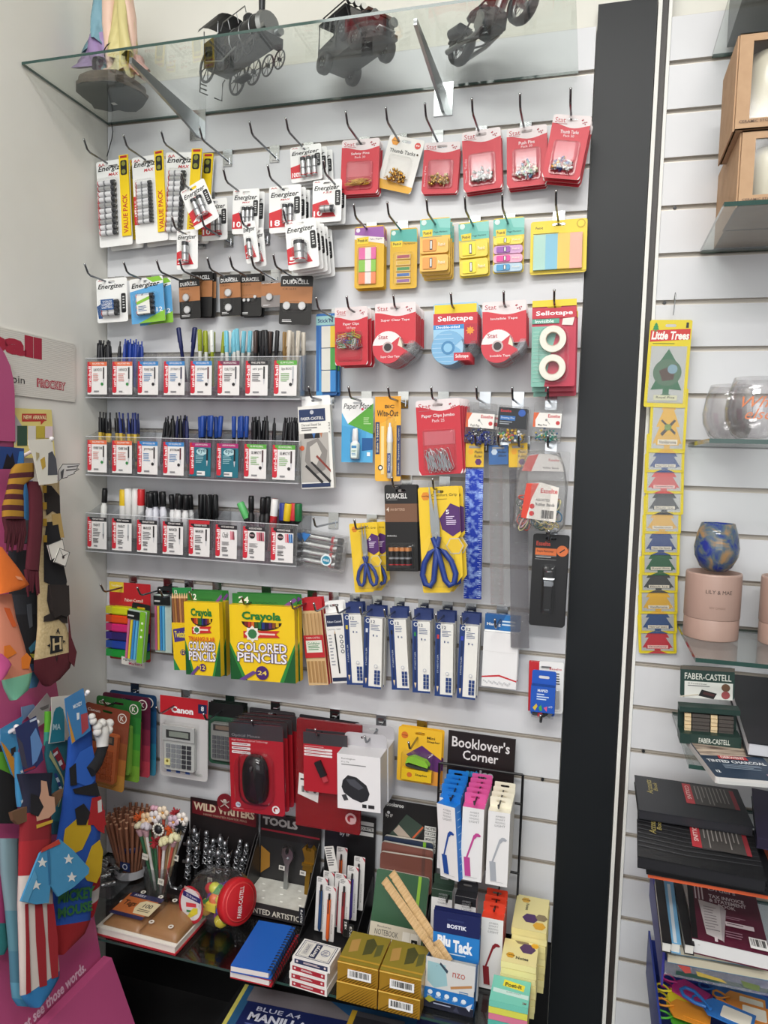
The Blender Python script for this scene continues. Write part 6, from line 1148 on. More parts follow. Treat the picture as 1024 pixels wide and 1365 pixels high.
for nm, c, p in TY:
    b = MB()
    if nm == 'toy_ball': b.ball((0, 0, 0), rr.uniform(.0135, .02), c+'!', 10, (1, .9, rr.uniform(.7, 1)))
    elif nm == 'toy_block': b.box(-.014, -.008, -.008, .014, .008, .01, c)
    else: b.cyl((-.03, 0, -.035), (-.012, 0, -.006), .017, .012, 10, c); b.cyl((-.012, 0, -.006), (.03, 0, .045), .006, .009, 8, c)
    o = b.obj(nm, None); o.matrix_world = TR(*(jc+Vector(p)*.8)) @ RZ(rr.uniform(-20, 20))
    tag(o, {'2a9a60': 'sea green', 'd8c22a': 'golden yellow', '3a6ac8': 'mid blue', 'e0622c': 'dark orange', '7a3a98': 'violet', 'd83a50': 'crimson', '2a9ab0': 'turquoise', 'c8e040': 'lime', '2f9a3c': 'green', '4a2a80': 'indigo', 'd8c830': 'mustard', 'd8d84a': 'pale yellow', '2f8a3c': 'leaf green', 'c8303a': 'red', 'e8b02a': 'amber', '2a8a9a': 'teal', '7ac040': 'apple green', '8a4aa0': 'mauve', 'f0e8d8': 'cream', 'd8d840': 'yellow', '2a52b0': 'blue', 'e86a2c': 'orange', '2a9a40': 'green', 'e8d82a': 'yellow', '8a3a9a': 'purple'}.get(c, 'small coloured')+{'toy_ball': ' rounded novelty eraser', 'toy_block': ' blocky novelty eraser', 'green_bottle_toy': ' long necked novelty eraser'}[nm]+' inside the tipped jar', 'eraser', 'novelty erasers in the tipped jar')
# the round front label
nd = (Vector((-.3, -.93, .12))).normalized(); lx = Vector((0, 0, 1)).cross(nd).normalized()*-1; lx = nd.cross(Vector((0, 0, 1))).normalized()*-1
ly = nd.cross(lx)
m4 = Matrix((lx, ly, nd)).transposed().to_4x4()
q = MB(.085, .1); q.z = .0; q.disc(.5, .5, .5, 'b02030', 26); q.disc(.5, .5, .42, 'd8d4d4', 24); q.rect(.14, .26, .86, .38, '2c2a6a'); q.txt('FABER-CASTELL', .18, .14, .82, .21, 'f0d8d0', .01); q.txt('25 Erasers', .28, .29, .72, .345, 'e8e8f0'); q.poly([(.3, .5), (.7, .42), (.72, .5), (.32, .6)], 'd0404a'); q.poly([(.35, .66), (.55, .62), (.56, .67), (.36, .71)], '3a7a4a'); q.poly([(.6, .55), (.78, .5), (.8, .62), (.5, .82), (.4, .8)], 'd8c838')
q.obj('oval_label', jb, TR(*(nd*.0700-ax*.038)) @ m4 @ TR(0, .05, 0))
# pencil tub
tc = onz(163, 1176, ZS); tc.y += .04
t = thing('pencil_tub', 'clear plastic tub with a navy band, packed with plain wooden pencils', 'tub', TR(tc.x, tc.y, ZS))
b = MB(); b.lathe([(0, .001), (.038, .001), (.042, .006), (.044, .095), (.0445, .096)], 'clear', 28); b.obj('tub_body', t)
b = MB(); b.lathe([(.0446, .082), (.0452, .082), (.0458, .097), (.045, .097)], '20285c', 28); b.obj('navy_rim', t); b = MB(); b.lathe([(.0432, .006), (.0438, .028)], 'c8c8cc', 28); b.obj('white_band', t)
q = MB(.03, .024); q.rect(0, 0, 1, 1, '22305e'); q.disc(.5, .5, .26, 'd8dce8', 14); q.disc(.5, .5, .18, '22305e', 12); q.obj('square_logo', t, TR(.012, -.0455, .06) @ RX(90))
pb = MB(); pb.cyl((0, 0, 0), (0, 0, .165), .0042, .0042, 6, 'a06c54', k1='c89a7c'); pb.cyl((0, 0, .172), (0, 0, .1722), .0011, .0011, 5, '6a4a40'); pm = pb.mesh('pencil')
k = 0
for ring_, n in ((0, 1), (.0085, 6), (.017, 12), (.0255, 19), (.034, 26)):
    for i in range(n):
        a = 2*math.pi*i/n+.3*ring_*100; lean = ring_/.034*13; m = TR(tc.x+ring_*.82*math.cos(a), tc.y+ring_*.82*math.sin(a), ZS+.004+R.uniform(-.001, .006)) @ RZ(math.degrees(a)) @ RY(lean+R.uniform(-1.5, 1.5))
        o = mo('pencil', pm); o.matrix_world = m; tag(o, 'plain wooden pencil standing in the navy banded tub', 'pencil', 'wooden pencils in the navy banded tub')
# flower pen bucket
bc = onz(203, 1199, ZS); bc.y += .036
t = thing('pen_bucket', 'clear round bucket holding flower topped novelty pens', 'bucket', TR(bc.x, bc.y, ZS))
b = MB(); b.lathe([(0, .001), (.036, .001), (.039, .004), (.046, .085), (.048, .087), (.045, .085), (.038, .006), (0, .004)], 'acrylic', 28); b.obj('bucket_body', t)
b = MB(); b.lathe([(0, .005), (.035, .005), (.036, .03), (0, .03)], 'bag', 24); b.obj('frosted_insert', t)
FL = [(550,175,'e0642c','daisy'), (620,195,'e8c8a0','lily'), (690,180,'e4dcdc','lily'), (760,140,'ead8c0','lily'), (865,135,'b8303a','daisy'), (680,110,'d8a8b8','heart'), (545,270,'e8e0c0','rose'), (600,275,'dcd4dc','rose'), (720,285,'1e1e22','skull'), (805,285,'d85a24','daisy'), (900,260,'1c1c20','daisy'), (680,390,'a82832','daisy'), (765,395,'e4dcae','rose'), (850,365,'e8e2b8','rose'), (925,195,'e8e0d8', 'lily'), (850,220, 'c8b0c0', 'lily')]
for i, (x, y, c, kd) in enumerate(FL):
    D = .09+.045*((y-110)/290); p = at(*px('Q', x, y), D+.01); base = Vector((bc.x+.5*(p.x-bc.x)*.55, bc.y+.35*(p.y-bc.y), ZS+.006)); r = .0165
    o = thing('novelty_pen', {'e0642c': 'orange', 'd85a24': 'orange', 'b8303a': 'red', 'a82832': 'red', '1e1e22': 'black', '1c1c20': 'black'}.get(c, 'pale')+{'daisy': ' spiky flower', 'lily': ' open petalled flower', 'rose': ' ruffled flower', 'heart': ' heart', 'skull': ' round beaded face'}[kd]+' topped pen in the clear bucket, %s' % ('at the back', 'in the middle', 'at the front')[min(2, int((y-100)/110))]+(', left side' if x < 640 else ', right side' if x > 780 else ', centre'), 'pen', TR(*base), 'flower pens in the clear bucket')
    d = p-base; b = MB(); b.cyl((0, 0, 0), d*.93, .0036, .0042, 8, ['d8c8a0', '3a6a4a', 'e8e4e0', 'c85a4a', 'b89a70'][i % 5]); b.obj('barrel', o)
    b = MB(); dn = d.normalized()
    if kd == 'daisy':
        for j in range(26):
            v = Vector((R.gauss(0, 1), R.gauss(0, 1), R.gauss(0, 1))).normalized(); b.cyl(d*.98+v*.002, d*.98+v*r, .0026, .001, 4, c+'~')
    elif kd == 'rose':
        for j in range(11): v = Vector((R.gauss(0, 1), R.gauss(0, 1), abs(R.gauss(0, 1)))).normalized(); b.ball(tuple(d*.98+v*r*.6),   .0075, c+'~', 6)
        b.cyl(d*.86, d*.96, .006, .01, 8, 'c8a0a8')
    elif kd == 'heart': b.ball(tuple(d+Vector((-.005, 0, 0))), .0075, c, 8); b.ball(tuple(d+Vector((.005, 0, 0))), .0075, c, 8)
    elif kd == 'skull':
        b.ball(tuple(d), .013, c, 10)
        for j in range(14): a = j*.449; b.ball(tuple(d+Vector((.0145*math.cos(a), -.005, .0145*math.sin(a)))), .0036, 'e8e4d8', 5)
    else:
        for j in range(5):
            a = j*1.257; u = Vector((math.cos(a), -.5, math.sin(a))); b.ball(tuple(d+u*r*.65), .0085, c, 6, (1, .6, 1))
        b.ball(tuple(d+Vector((0, -.006, 0))), .004, 'd89a4a', 6)
    b.obj('flower_head', o)
for x, y, tx in ((600,500,'Dust Butt'), (735,715,''), (860,510,'')):
    p = at(*px('Q', x, y), .16 if x < 800 else .12); o = MB(.017, .016); o.prism([(-.0085, -.016), (.0085, -.016), (.0085, 0), (-.0085, 0)], -.0003, 0, 'dcd8cc'); o.z = .0002; (o.bars(.2, .15, .8, .85, bg=None, n=7) if not tx else o.txt('Novelty Pen', .1, .3, .9, .7, '3a3a3a')); ob = o.obj('price_tag'); ob.matrix_world = TR(*p) @ RX(90) @ RZ(-6); tag(ob, {600: 'square white tag hanging on the left of the flower pen bucket', 735: 'square white barcode tag low on the front of the flower pen bucket', 860: 'square white barcode tag on the right of the flower pen bucket'}[x], 'tag')
# chrome clips in an acrylic tray at the left end
t = thing('clip_tray', 'small clear tray at the left wall holding chrome bulldog clips', 'tray', TR(.10, -.11, ZS)); b = MB(); b.box(-.05, -.07, 0, .05, .06, .002, 'acrylic'); b.box(-.05, -.07, 0, .05, -.068, .035, 'acrylic'); b.box(-.05, .058, 0, .05, .06, .035, 'acrylic'); b.box(.048, -.07, 0, .05, .06, .035, 'acrylic'); b.box(-.05, -.07, 0, -.048, .06, .035, 'acrylic'); b.obj('tray_body', t)
for i in range(7):
    o = thing('bulldog_clip', 'shiny chrome bulldog clip in the small clear tray', 'clip', TR(.075+.022*(i % 3), -.15+.03*(i//3)+.01*(i % 2), ZS+.018+.012*(i % 2)+.01*(i//3)) @ RZ(R.uniform(-60, 60)) @ RX(R.uniform(-30, 30)), 'bulldog clips in the clear tray')
    b = MB(); b.cyl((-.017, 0, 0), (.017, 0, 0), .007, n=12, k='chrome'); b.box(-.017, -.001, .0, .017, .018, .002, 'chrome'); b.obj('clip_body', o); b = MB(); b.tube([(-.008, 0, .004), (-.009, -.02, .01), (0, -.028, .012), (.009, -.02, .01), (.008, 0, .004)], .0012, 'chrome', 6); b.obj('clip_loop', o)
# ---- counter display boxes
def cbox(name, label, cat, x0, x1, y0, y1, zb, lip, hdr, hdrfn, col='1c1a1b', liptxt=None, lipc='d8d4c8', rz=0):
    t = thing(name, label, cat, TR(x0, y1, ZS) @ RZ(rz)); W = x1-x0; D = y1-y0
    b = MB(); b.box(0, -D, 0, W, 0, .003, col); b.obj('base', t)
    b = MB(W, hdr); b.prism([(-W/2, -hdr), (W/2, -hdr), (W/2, 0), (-W/2, 0)], -.002, 0, col); b.z = .0002; hdrfn(b); b.obj('back_panel', t, TR(W/2, -.004, hdr) @ RX(90))
    for x in (0, W-.002): d = MB(); d.prism([(.004, .003), (D, .003), (D, lip), (.012, zb)], -.001, .001, col); d.obj('side_panel', t, TR(x+.001, 0, 0) @ RZ(-90) @ RX(90))
    b = MB(W, lip); b.prism([(-W/2, -lip), (W/2, -lip), (W/2, 0), (-W/2, 0)], -.002, 0, col); b.z = .0002
    if liptxt: b.txt(liptxt, .06, .35, .94, .75, lipc, .02)
    b.obj('front_lip', t, TR(W/2, -D, lip) @ RX(90)); return t
def wwh(b):
    b.rect(0, .0, 1, .22, '2a1a1c'); b.poly([(.03, .04), (.97, .08), (.97, .24), (.03, .2)], '6a1c24'); b.txt('WILD WRITERS', .05, .05, .95, .15, 'd8c4a8', .04); b.txt('HAND PAINTED PEWTER PENS', .2, .175, .84, .2, 'b09a84')
cbox('pen_display', 'black counter display with a maroon header, full of pewter topped pens', 'display box', .278, .478, -.13, -.012, .155, .028, .218, wwh, '1f1a1b')
b = MB(); b.lathe([(0, 0), (.024, 0), (.024, .003), (0, .003)], '7a1c26', 24, False, (0, 0, 0), (0, -1, 0)); 
o = thing('round_badge', 'round maroon badge with crossed bones above the pewter pen display', 'badge', TR(.385, -.02, ZS+.222)); b.obj('badge_disc', o)
b = MB(); b.ball((0, -.005, .004), .007, 'b8a8a0', 8, (1, .4, 1)); b.tube([(-.012, -.0045, -.012), (.012, -.0045, .006)], .0016, 'b8a8a0'); b.tube([(.012, -.0045, -.012), (-.012, -.0045, .006)], .0016, 'b8a8a0'); b.obj('skull_emblem', o)
for i in range(17):
    cx, cz = .3+.0215*(i % 8)+.008*(i//8), .0; y = -.035-.03*(i//8)-.01*((i*3) % 2); h = .118-.028*(i//8)+R.uniform(-.012, .012)
    o = thing('pewter_pen', 'pewter figure topped pen, %s from the left in the %s row of the black display' % (ORD[i % 8] if i % 8 else 'first', ('back', 'middle', 'front')[i//8]), 'pen', TR(cx, y, ZS+.004) @ RY(R.uniform(-5, 5)), 'pewter topped pens')
    b = MB(); b.cyl((0, 0, 0), (0, 0, h*.62), .0042, .0048, 8, '1c1c1e'); b.obj('barrel', o)
    b = MB(); z = h*.62; s = i % 4
    for j in range(5): a = j*1.3+i; b.tube([(.009*math.cos(a+u)*(1-.1*j), .006*math.sin(a+u), z+.006+j*.0085+.004*math.sin(2*u)) for u in [k*.9 for k in range(7)]], .0022, 'pewter', 5, s != 2)
    b.ball((0, 0, z+.052), .007 if s else .009, 'pewter', 8, (1, 1, 1.2))
    if s == 0: b.box(-.016, -.002, z+.045, .016, .002, z+.051, 'pewter'); b.box(-.003, -.002, z+.03, .003, .002, z+.068, 'pewter')
    if s == 1: b.cyl((.004, 0, z+.05), (.013, -.004, z+.075), .004, .0005, 6, 'chrome')
    b.obj('pewter_figure', o)
    if i % 4 == 3: q = MB(.014, .018); q.prism([(-.007, -.018), (.007, -.018), (.007, 0), (-.007, 0)], -.0002, 0, 'd0ccc0'); q.z = .0001; q.bars(.15, .2, .85, .8, bg=None, n=6); q.obj('paper_tag', o, TR(.004, -.008, h*.5) @ RX(90))
for x, z_, nm in ((.292, .03, 'bird'), (.32, .026, 'rider')):
    o = MB(); o.ball((0, 0, .012), .012, 'pewter', 8, (1.4, .7, .8)); o.cyl((.01, 0, .015), (.02, 0, .028), .004, .003, 6, 'pewter'); o.cyl((-.006, 0, 0), (-.006, 0, .01), .002, n=5, k='pewter'); o.cyl((.006, 0, 0), (.006, 0, .01), .002, n=5, k='pewter'); ob = o.obj('pewter_figurine'); ob.matrix_world = TR(x, -.115, ZS+.004); tag(ob, 'small pewter animal at the %s of the pewter pen display front' % ('left end' if nm == 'bird' else 'centre left'), 'figurine')
def tlh(b):
    b.rect(0, 0, 1, .3, '201c1d'); b.txt('TOOLS', .04, .035, .62, .14, 'b8b4b0', .05); b.rect(.02, .19, .98, .215, '8a2430'); b.poly([(.02, .42), (.17, .5), (.17, .68), (.02, .78)], 'a87830')
t = cbox('tool_pen_display', 'dark grey counter display of tool shaped pens standing in white foam', 'display box', .485, .655, -.125, -.012, .16, .036, .208, tlh, '2b2a2b', 'PAINTED ARTISTIC')
b = MB(); b.box(.003, -.108, .003, .167, -.006, .034, 'foam'); 
for i in range(9): b.ball((.025+.05*(i % 3)+.012*(i//3), -.03-.028*(i//3), .0335), .006, 'f0efe8', 6, (1, .6, .25))
b.obj('foam_block', t)
def wrench(nm, label, x, y, k, rz, sc=1., adj=True):
    o = thing(nm, label, 'pen', TR(x, y, ZS+.035) @ RY(rz)); b = MB(); b.prism([(-.0045, 0), (.0045, 0), (.0055, .06), (-.0055, .06)], -.003, .003, k); b.obj('handle', o, RX(90) @ Matrix.Scale(sc, 4))
    b = MB()
    if adj: b.prism([(-.006, .06), (.006, .06), (.014, .078), (.013, .09), (.004, .1), (.002, .086), (-.003, .082), (-.006, .09), (-.003, .1), (-.013, .095), (-.014, .08)], -.004, .004, k); b.cyl((0, .072, .004), (0, .072, .007), .004, n=8, k='steel')
    else: b.prism([(-.012, .055), (.01, .052), (.014, .075), (.013, .1), (.006, .108), (.005, .098), (-.006, .098), (-.008, .108), (-.015, .1), (-.008, .08)], -.006, .006, k); b.box(-.012, .066, .006, .012, .072, .01, k)
    b.obj('head', o, RX(90) @ Matrix.Scale(sc, 4))
    q = MB(.016, .012); q.prism([(-.008, -.012), (.008, -.012), (.008, 0), (-.008, 0)], -.0002, 0, 'dcd8d0'); q.z = .0001; q.bars(.1, .15, .8, .85, bg=None, n=7); q.obj('paper_tag', o, TR(-.012, -.006, .062) @ RX(90))
wrench('wrench_pen', 'silver adjustable spanner shaped pen standing in the white foam', .572, -.045, 'steel', 3, 1.12)
wrench('wrench_pen', 'brass pipe wrench shaped pen at the right of the white foam', .632, -.05, 'golddark', 3, 1.2, False)
# carded pens in a black box
def cph(b):
    b.rect(0, 0, 1, 1, '1a1a1c'); b.disc(.35, .12, .08, 'c8c8c8', 8); b.txt('by IF', .3, .2, .5, .25, 'd8d8d8', .02)
    for i in range(3): b.rect(.58, .05+.055*i, .96, .09+.055*i, 'dcdcd8')
    b.txt('FAVOURITE', .6, .11, .94, .14, '2a2a2a', .02)
t = cbox('carded_pen_display', 'black counter display holding pens on narrow white cards', 'display box', .665, .8, -.185, -.012, .1, .012, .245, cph, '18181a')
PCL = [(555,560,'2a4a7a','navy'), (610,620,'e0642c','orange'), (690,355,'e0642c','orange'), (680,535,'b83a4a','red'), (765,485,'4a3a90','violet'), (810,420,'4a4a50','grey'), (600,520,'6a4a80','purple'), (710,570,'8a2a30','maroon')]
for i, (x, y, c, cn) in enumerate(PCL):
    D = .04+.125*(y-340)/290; p = at(*px('V', x+8, y), D)
    o = thing('carded_pen', '%s pen on a white card in the black display, %s' % (cn, ['front left', 'front centre', 'back left', 'middle', 'middle right', 'back right', 'behind the navy pen', 'right of the orange pen'][i]), 'pen', TR(p.x, p.y, p.z) @ RX(-4))
    b = MB(.028, .13); b.prism(rrect(-.014, -.13, .014, 0, .002), -.0006, 0, 'dddbd8'); b.z = .0001; b.greek(.1, .02, .6, .1, 4, '6a6a6a'); b.poly([(.7, .0), (1, .03), (1, .09)], 'b83a4a'); b.txt('BOOKAROO', .72, .5, .82, .85, '6a6a6a', 0, 0, 90); b.obj('white_card', o)
    b = MB(); b.cyl((0, -.12, .005), (0, -.03, .005), .0042, .0042, 10, c); b.cyl((0, -.03, .005), (0, -.016, .005), .0025, .0025, 8, '2a2a2c'); b.box(-.001, -.06, .0085, .001, -.018, .0105, '2a2a2c'); b.cyl((0, -.12, .005), (0, -.128, .005), .004, .001, 8, c); b.obj('card_pen', o)
    o.matrix_world = o.matrix_world @ RX(90)
q = MB(.024, .062); q.prism([(-.012, -.062), (.012, -.062), (.012, 0), (-.012, 0)], -.0008, 0, 'dedcd6'); q.z = .0001; q.greek(.1, .05, .9, .8, 8, '5a5a5a'); ob = q.obj('paper_label'); ob.matrix_world = TR(*at(*px('V', 605, 350), .12)) @ RX(90) @ RZ(14); tag(ob, 'small white leaflet leaning among the carded pens', 'leaflet')
for x, y, tx, D in (((150,50,'BLACK',.185)), ((450,130,'MIX',.175)), ((485,165,'BULLET',.18)), ((915,275,'RULLED',.155))):
    p = at(*px('G', x, y), D); q = MB(.014, .042); q.prism([(-.007, -.042), (.007, -.042), (.007, 0), (-.007, 0)], -.002, 0, '151517'); q.z = .0001; q.rect(.08, .03, .92, .97, '3a3a3c'); q.rect(.14, .05, .86, .95, '151517')
    for i, ch in enumerate(tx[:5]): q.txt(ch, .3, .1+.16*i, .7, .22+.16*i, 'd8d8d4', .03)
    ob = q.obj('divider_label'); ob.matrix_world = TR(p.x+.006, p.y, p.z) @ RX(90); tag(ob, 'small upright black label reading %s on the counter display' % tx, 'label')
# ---- notebook display
def bkh(b):
    b.rect(0, 0, 1, 1, '19191b'); b.rect(.0, .0, .42, .07, '242426'); b.txt('Bookaroo', .06, .02, .38, .055, 'd8d8d4', .03); b.disc(.1, .11, .03, 'd8d8d8', 8); b.txt('by IF', .05, .12, .18, .155, 'd8d8d4', .02)
    b.poly([(.12, .3), (.44, .1), (.78, .19), (.5, .38)], '3a4a40'); b.poly([(.2, .26), (.3, .2), (.62, .33), (.52, .38)], 'b8a898'); b.poly([(.42, .37), (.74, .18), (.76, .19), (.45, .38)], 'c8603a')
    for i in range(5): b.rect(.78, .17+.045*i, 1.0, .21+.045*i, 'dcdcd6')
    for i, s in enumerate(('NOTES', 'FOR YOUR', 'IMPORTANT', 'IDEAS', 'IN NOTES')): b.txt(s, .8, .178+.045*i, .98, .2+.045*i, '2a2a2a', .02)
cbox('notebook_display', 'black counter display holding soft notebooks behind the gold boxes', 'display box', .818, .955, -.145, -.012, .12, .006, .3, bkh, '1a1a1c')
def nb(label, tl, tr_, bl, D0, c, band, D1=None, belly=False):
    P = at(*px('K', *tl), D0); Q = at(*px('K', *tr_), D0); S_ = at(*px('K', *bl), D1 or D0+.01)
    F, W, H = frame(P, Q, S_); t = thing('soft_notebook', label, 'notebook', F)
    b = MB(W, H); b.prism(rrect(-W/2, -H, W/2, 0, .006), -.009, -.0008, 'e0dcd0'); b.obj('pages', t); b = MB(W, H); b.prism(rrect(-W/2, -H, W/2, 0, .006), -.0008, .0008, c); b.z = .001; b.obj('cover', t)
    b = MB(W, H); b.box(b.X(.8), b.Y(1), .0008, b.X(.86), b.Y(0), .0018, band); b.obj('elastic_band', t)
    if belly:
        b = MB(W, H); b.box(b.X(0), b.Y(1), .0018, b.X(.97), b.Y(.68), .0026, 'd8d0bc'); b.z = .0028; b.txt('Bookaroo', .14, .71, .4, .735, '4a4a48', .0); b.txt('NOTEBOOK', .1, .76, .54, .83, '4a4a48', .0); b.greek(.1, .85, .52, .91, 3, '7a7468'); b.rect(.62, .73, .76, .85, 'f0ece0'); b.rect(.77, .73, .91, .85, 'f0ece0'); b.greek(.62, .87, .9, .96, 4, '7a7468'); b.txt('IF', .24, .93, .32, .98, '3a3a38', .02); b.obj('belly_band', t)
nb('navy soft notebook at the back of the notebook display', (165,275), (500,330), (150,600), .03, '26324a', '7ab030')
nb('brown soft notebook with a clear sleeve, rearmost of two brown ones', (150,315), (500,380), (135,600), .05, '7a4a40', '6a4038')
nb('brown soft notebook, second from the front of the notebook display', (140,385), (495,440), (125,620), .07, '6e4036', '5a3a34')
nb('dark green soft notebook with a lime elastic and a cream belly band', (118,497), (475,568), (-10,1010), .085, '2f5a3c', '8ab83a', .142, True)
# ---- wooden rulers leaning over the putty carton
def wruler(label, a, b_, D0, D1, w):
    A = at(*px('D4', *a), D0); B = at(*px('D4', *b_), D1); d = (B-A); L = d.length; y = -d.normalized(); z = Vector((0, -1, .15)); z = (z-y*z.dot(y)).normalized(); x = y.cross(z)
    m = Matrix((x, y, z)).transposed().to_4x4(); m.translation = A
    t = MB(w, L); t.prism([(-w/2, -L), (w/2, -L), (w/2, 0), (-w/2, 0)], -.0025, 0, 'wood'); t.z = .0001
    n = int(L/.004)
    for i in range(n): h = .012/w*(.5 if i % 5 else .9)*.4; t.rect(.01, (i+.5)/n, .01+h, (i+.5)/n+.0016, '6a4a2c'); t.rect(.99-h, (i+.5)/n, .99, (i+.5)/n+.0016, '6a4a2c')
    for i in range(int(L/.02)): t.txt(str(i+1), .34, (i+.6)/(L/.02), .44, (i+.85)/(L/.02), '6a4a2c')
    t.txt('LONDON', .45, .72, .58, .82, '5a3a20', .01, 0, -90); o = t.obj('wooden_ruler'); o.matrix_world = m; tag(o, label, 'ruler')
wruler('upper of two wooden rulers leaning in the blue putty carton', (347,322), (566,662), .17, .268, .019)
wruler('lower of two wooden rulers leaning in the blue putty carton', (318,350), (541,664), .178, .276, .019)
# ---- adhesive putty cards in their carton
def blu(q):
    q.rect(0, 0, 1, .26, '1c2458'); q.txt('BOSTIK', .3, .14, .72, .19, 'e4e8f4', .04); q.rect(0, .26, 1, .56, '2a7ec8'); q.txt('Blu', .1, .29, .38, .42, 'f4f6fa', .05); q.txt('Tack', .44, .32, .86, .47, 'f4f6fa', .05); q.greek(.15, .49, .8, .52, 1, 'd8e8f8'); q.rect(0, .56, 1, 1, 'd0d0cc'); q.poly([(.2, .58), (.45, .6), (.42, .75), (.25, .72)], '7aa0b8'); q.rect(.3, .075, .66, .1, '2c3668')
P = [at(*px('N', 95, 165), .243), at(*px('N', 412, 225), .243), at(*px('N', 80, 560), .248)]
for i in range(3):
    F, W, H = frame(P[0]+Vector((0, .006*i, .001*i)), P[1]+Vector((0, .006*i, .001*i)), P[2]+Vector((0, .006*i, 0))); H = .178
    q = MB(W, H); q.prism([(-W/2, -H), (W/2, -H), (W/2, 0), (-W/2, 0)], -.001, 0, '1c2458'); q.z = .0001; blu(q); o = q.obj('putty_card'); o.matrix_world = F; tag(o, 'blue and navy adhesive putty card, %s in its carton' % ('frontmost', 'middle', 'rearmost')[i], 'adhesive putty', 'adhesive putty cards')
F, W, H = frame(at(*px('N', 42, 482), .285), at(*px('N', 382, 562), .285), at(*px('N', 40, 800), .285)); H = F.translation.z-ZS-.001
t = thing('putty_carton', 'open blue and white carton of adhesive putty printed with a wooden ruler', 'carton', F)
q = MB(W, H); q.prism([(-W/2, -H), (W/2, -H), (W/2, 0), (-W/2, 0)], -.0012, 0, 'd8d8d6'); q.z = .0001
q.poly([(.04, .08), (.4, .1), (.46, .5), (.2, .6), (.05, .48)], '9cc4cc'); q.poly([(.3, .06), (.46, .2), (.44, .26), (.28, .1)], '3a4a5a'); q.txt('nzo', .55, .2, .8, .3, 'b85a50', .0); q.poly([(.52, .5), (.94, .38), (.95, .43), (.53, .55)], 'c08a58'); q.greek(.7, .55, .95, .66, 3, '4a78a8'); q.rect(0, .6, 1, .84, '2474c0')
for i in range(5): q.disc(.12+.17*i, .69+.01*i, .05, 'e8f0f8', 10); q.greek(.06+.17*i, .75, .17+.17*i, .79, 2, 'c8dcf0')
q.rect(0, .84, 1, 1, '14162c'); q.poly([(.02, .85), (.1, .76), (.25, .82), (.12, .9)], 'a8a83a'); q.poly([(.6, .96), (.66, .86), (.73, .98)], '3a3c50'); q.poly([(.84, .82), (.98, .72), (.92, .9)], 'd8e0f0'); q.greek(.2, .88, .55, .93, 1, 'a8b0c8'); q.obj('front_panel', t)
b = MB(); b.box(-W/2, -H, -.05, W/2, -H+.0015, 0, '2474c0'); b.obj('carton_base', t)
for x in (-W/2, W/2-.0012): d = MB(); d.prism([(0, -H), (-.05, -H), (-.05, -.02), (0, 0)], 0, .0012, '2474c0'); d.obj('side_panel', t, TR(x, 0, 0) @ Matrix(((0, 0, 1, 0), (0, 1, 0, 0), (1, 0, 0, 0), (0, 0, 0, 1))))
# ---- reading light stand
fl = at(*px('O', 235, 290), .045); fr_ = at(*px('O', 720, 362), .045); zt = fr_.z
XL, XR = .962, 1.158
t = thing('wire_stand', 'black wire counter stand for the reading light cartons with a black sign', 'display stand', TR(XL, 0, ZS))
b = MB(); h = zt-ZS
for x in (0, XR-XL): b = MB(); b.tube([(x, -.05, h), (x, -.05, .003), (x, -.17, .003)], .0032, '1a1a1c', 8); b.obj('side_wire', t)
MB().tube([(0, -.05, h), (XR-XL, -.05, h)], .003, '1a1a1c', 8).obj('top_wire', t)
MB().tube([(0, -.05, h-.07), (XR-XL, -.05, h-.07)], .003, '1a1a1c', 8).obj('cross_wire', t); MB().tube([(0, -.05, .19), (XR-XL, -.05, .19)], .003, '1a1a1c', 8).obj('cross_wire', t)
for i in range(4): MB().tube([(.005, -.17, .003+.0*i), (XR-XL-.005, -.17, .003)], .0025, '1a1a1c', 6).obj('base_wire', t) if i == 0 else None
for z_ in (.406, .175):
    for i in range(3): b = MB(); b.tube([(.054+.052*i, -.05, z_), (.054+.052*i, -.19, z_), (.054+.052*i, -.197, z_+.01)], .002, '1a1a1c', 6); b.obj('prong', t)
F, W, H = frame(at(*px('O', 247, 68), .03), at(*px('O', 706, 132), .03), at(*px('O', 240, 460), .03)); H = .33
q = MB(W, H); q.prism([(-W/2, -H), (W/2, -H), (W/2, 0), (-W/2, 0)], -.003, 0, '1e1516'); q.z = .0001; q.txt("Booklover's", .06, .035, .92, .115, 'e4e0e0', .015); q.txt('Corner', .23, .13, .76, .2, 'e4e0e0', .015); q.txt('art', .28, .268, .48, .322, '3a9ad4', .05); q.txt('ico', .49, .26, .7, .322, 'b8bcc0', .05)
q.obj('sign_board', t, TR(-XL, 0, -ZS) @ F)
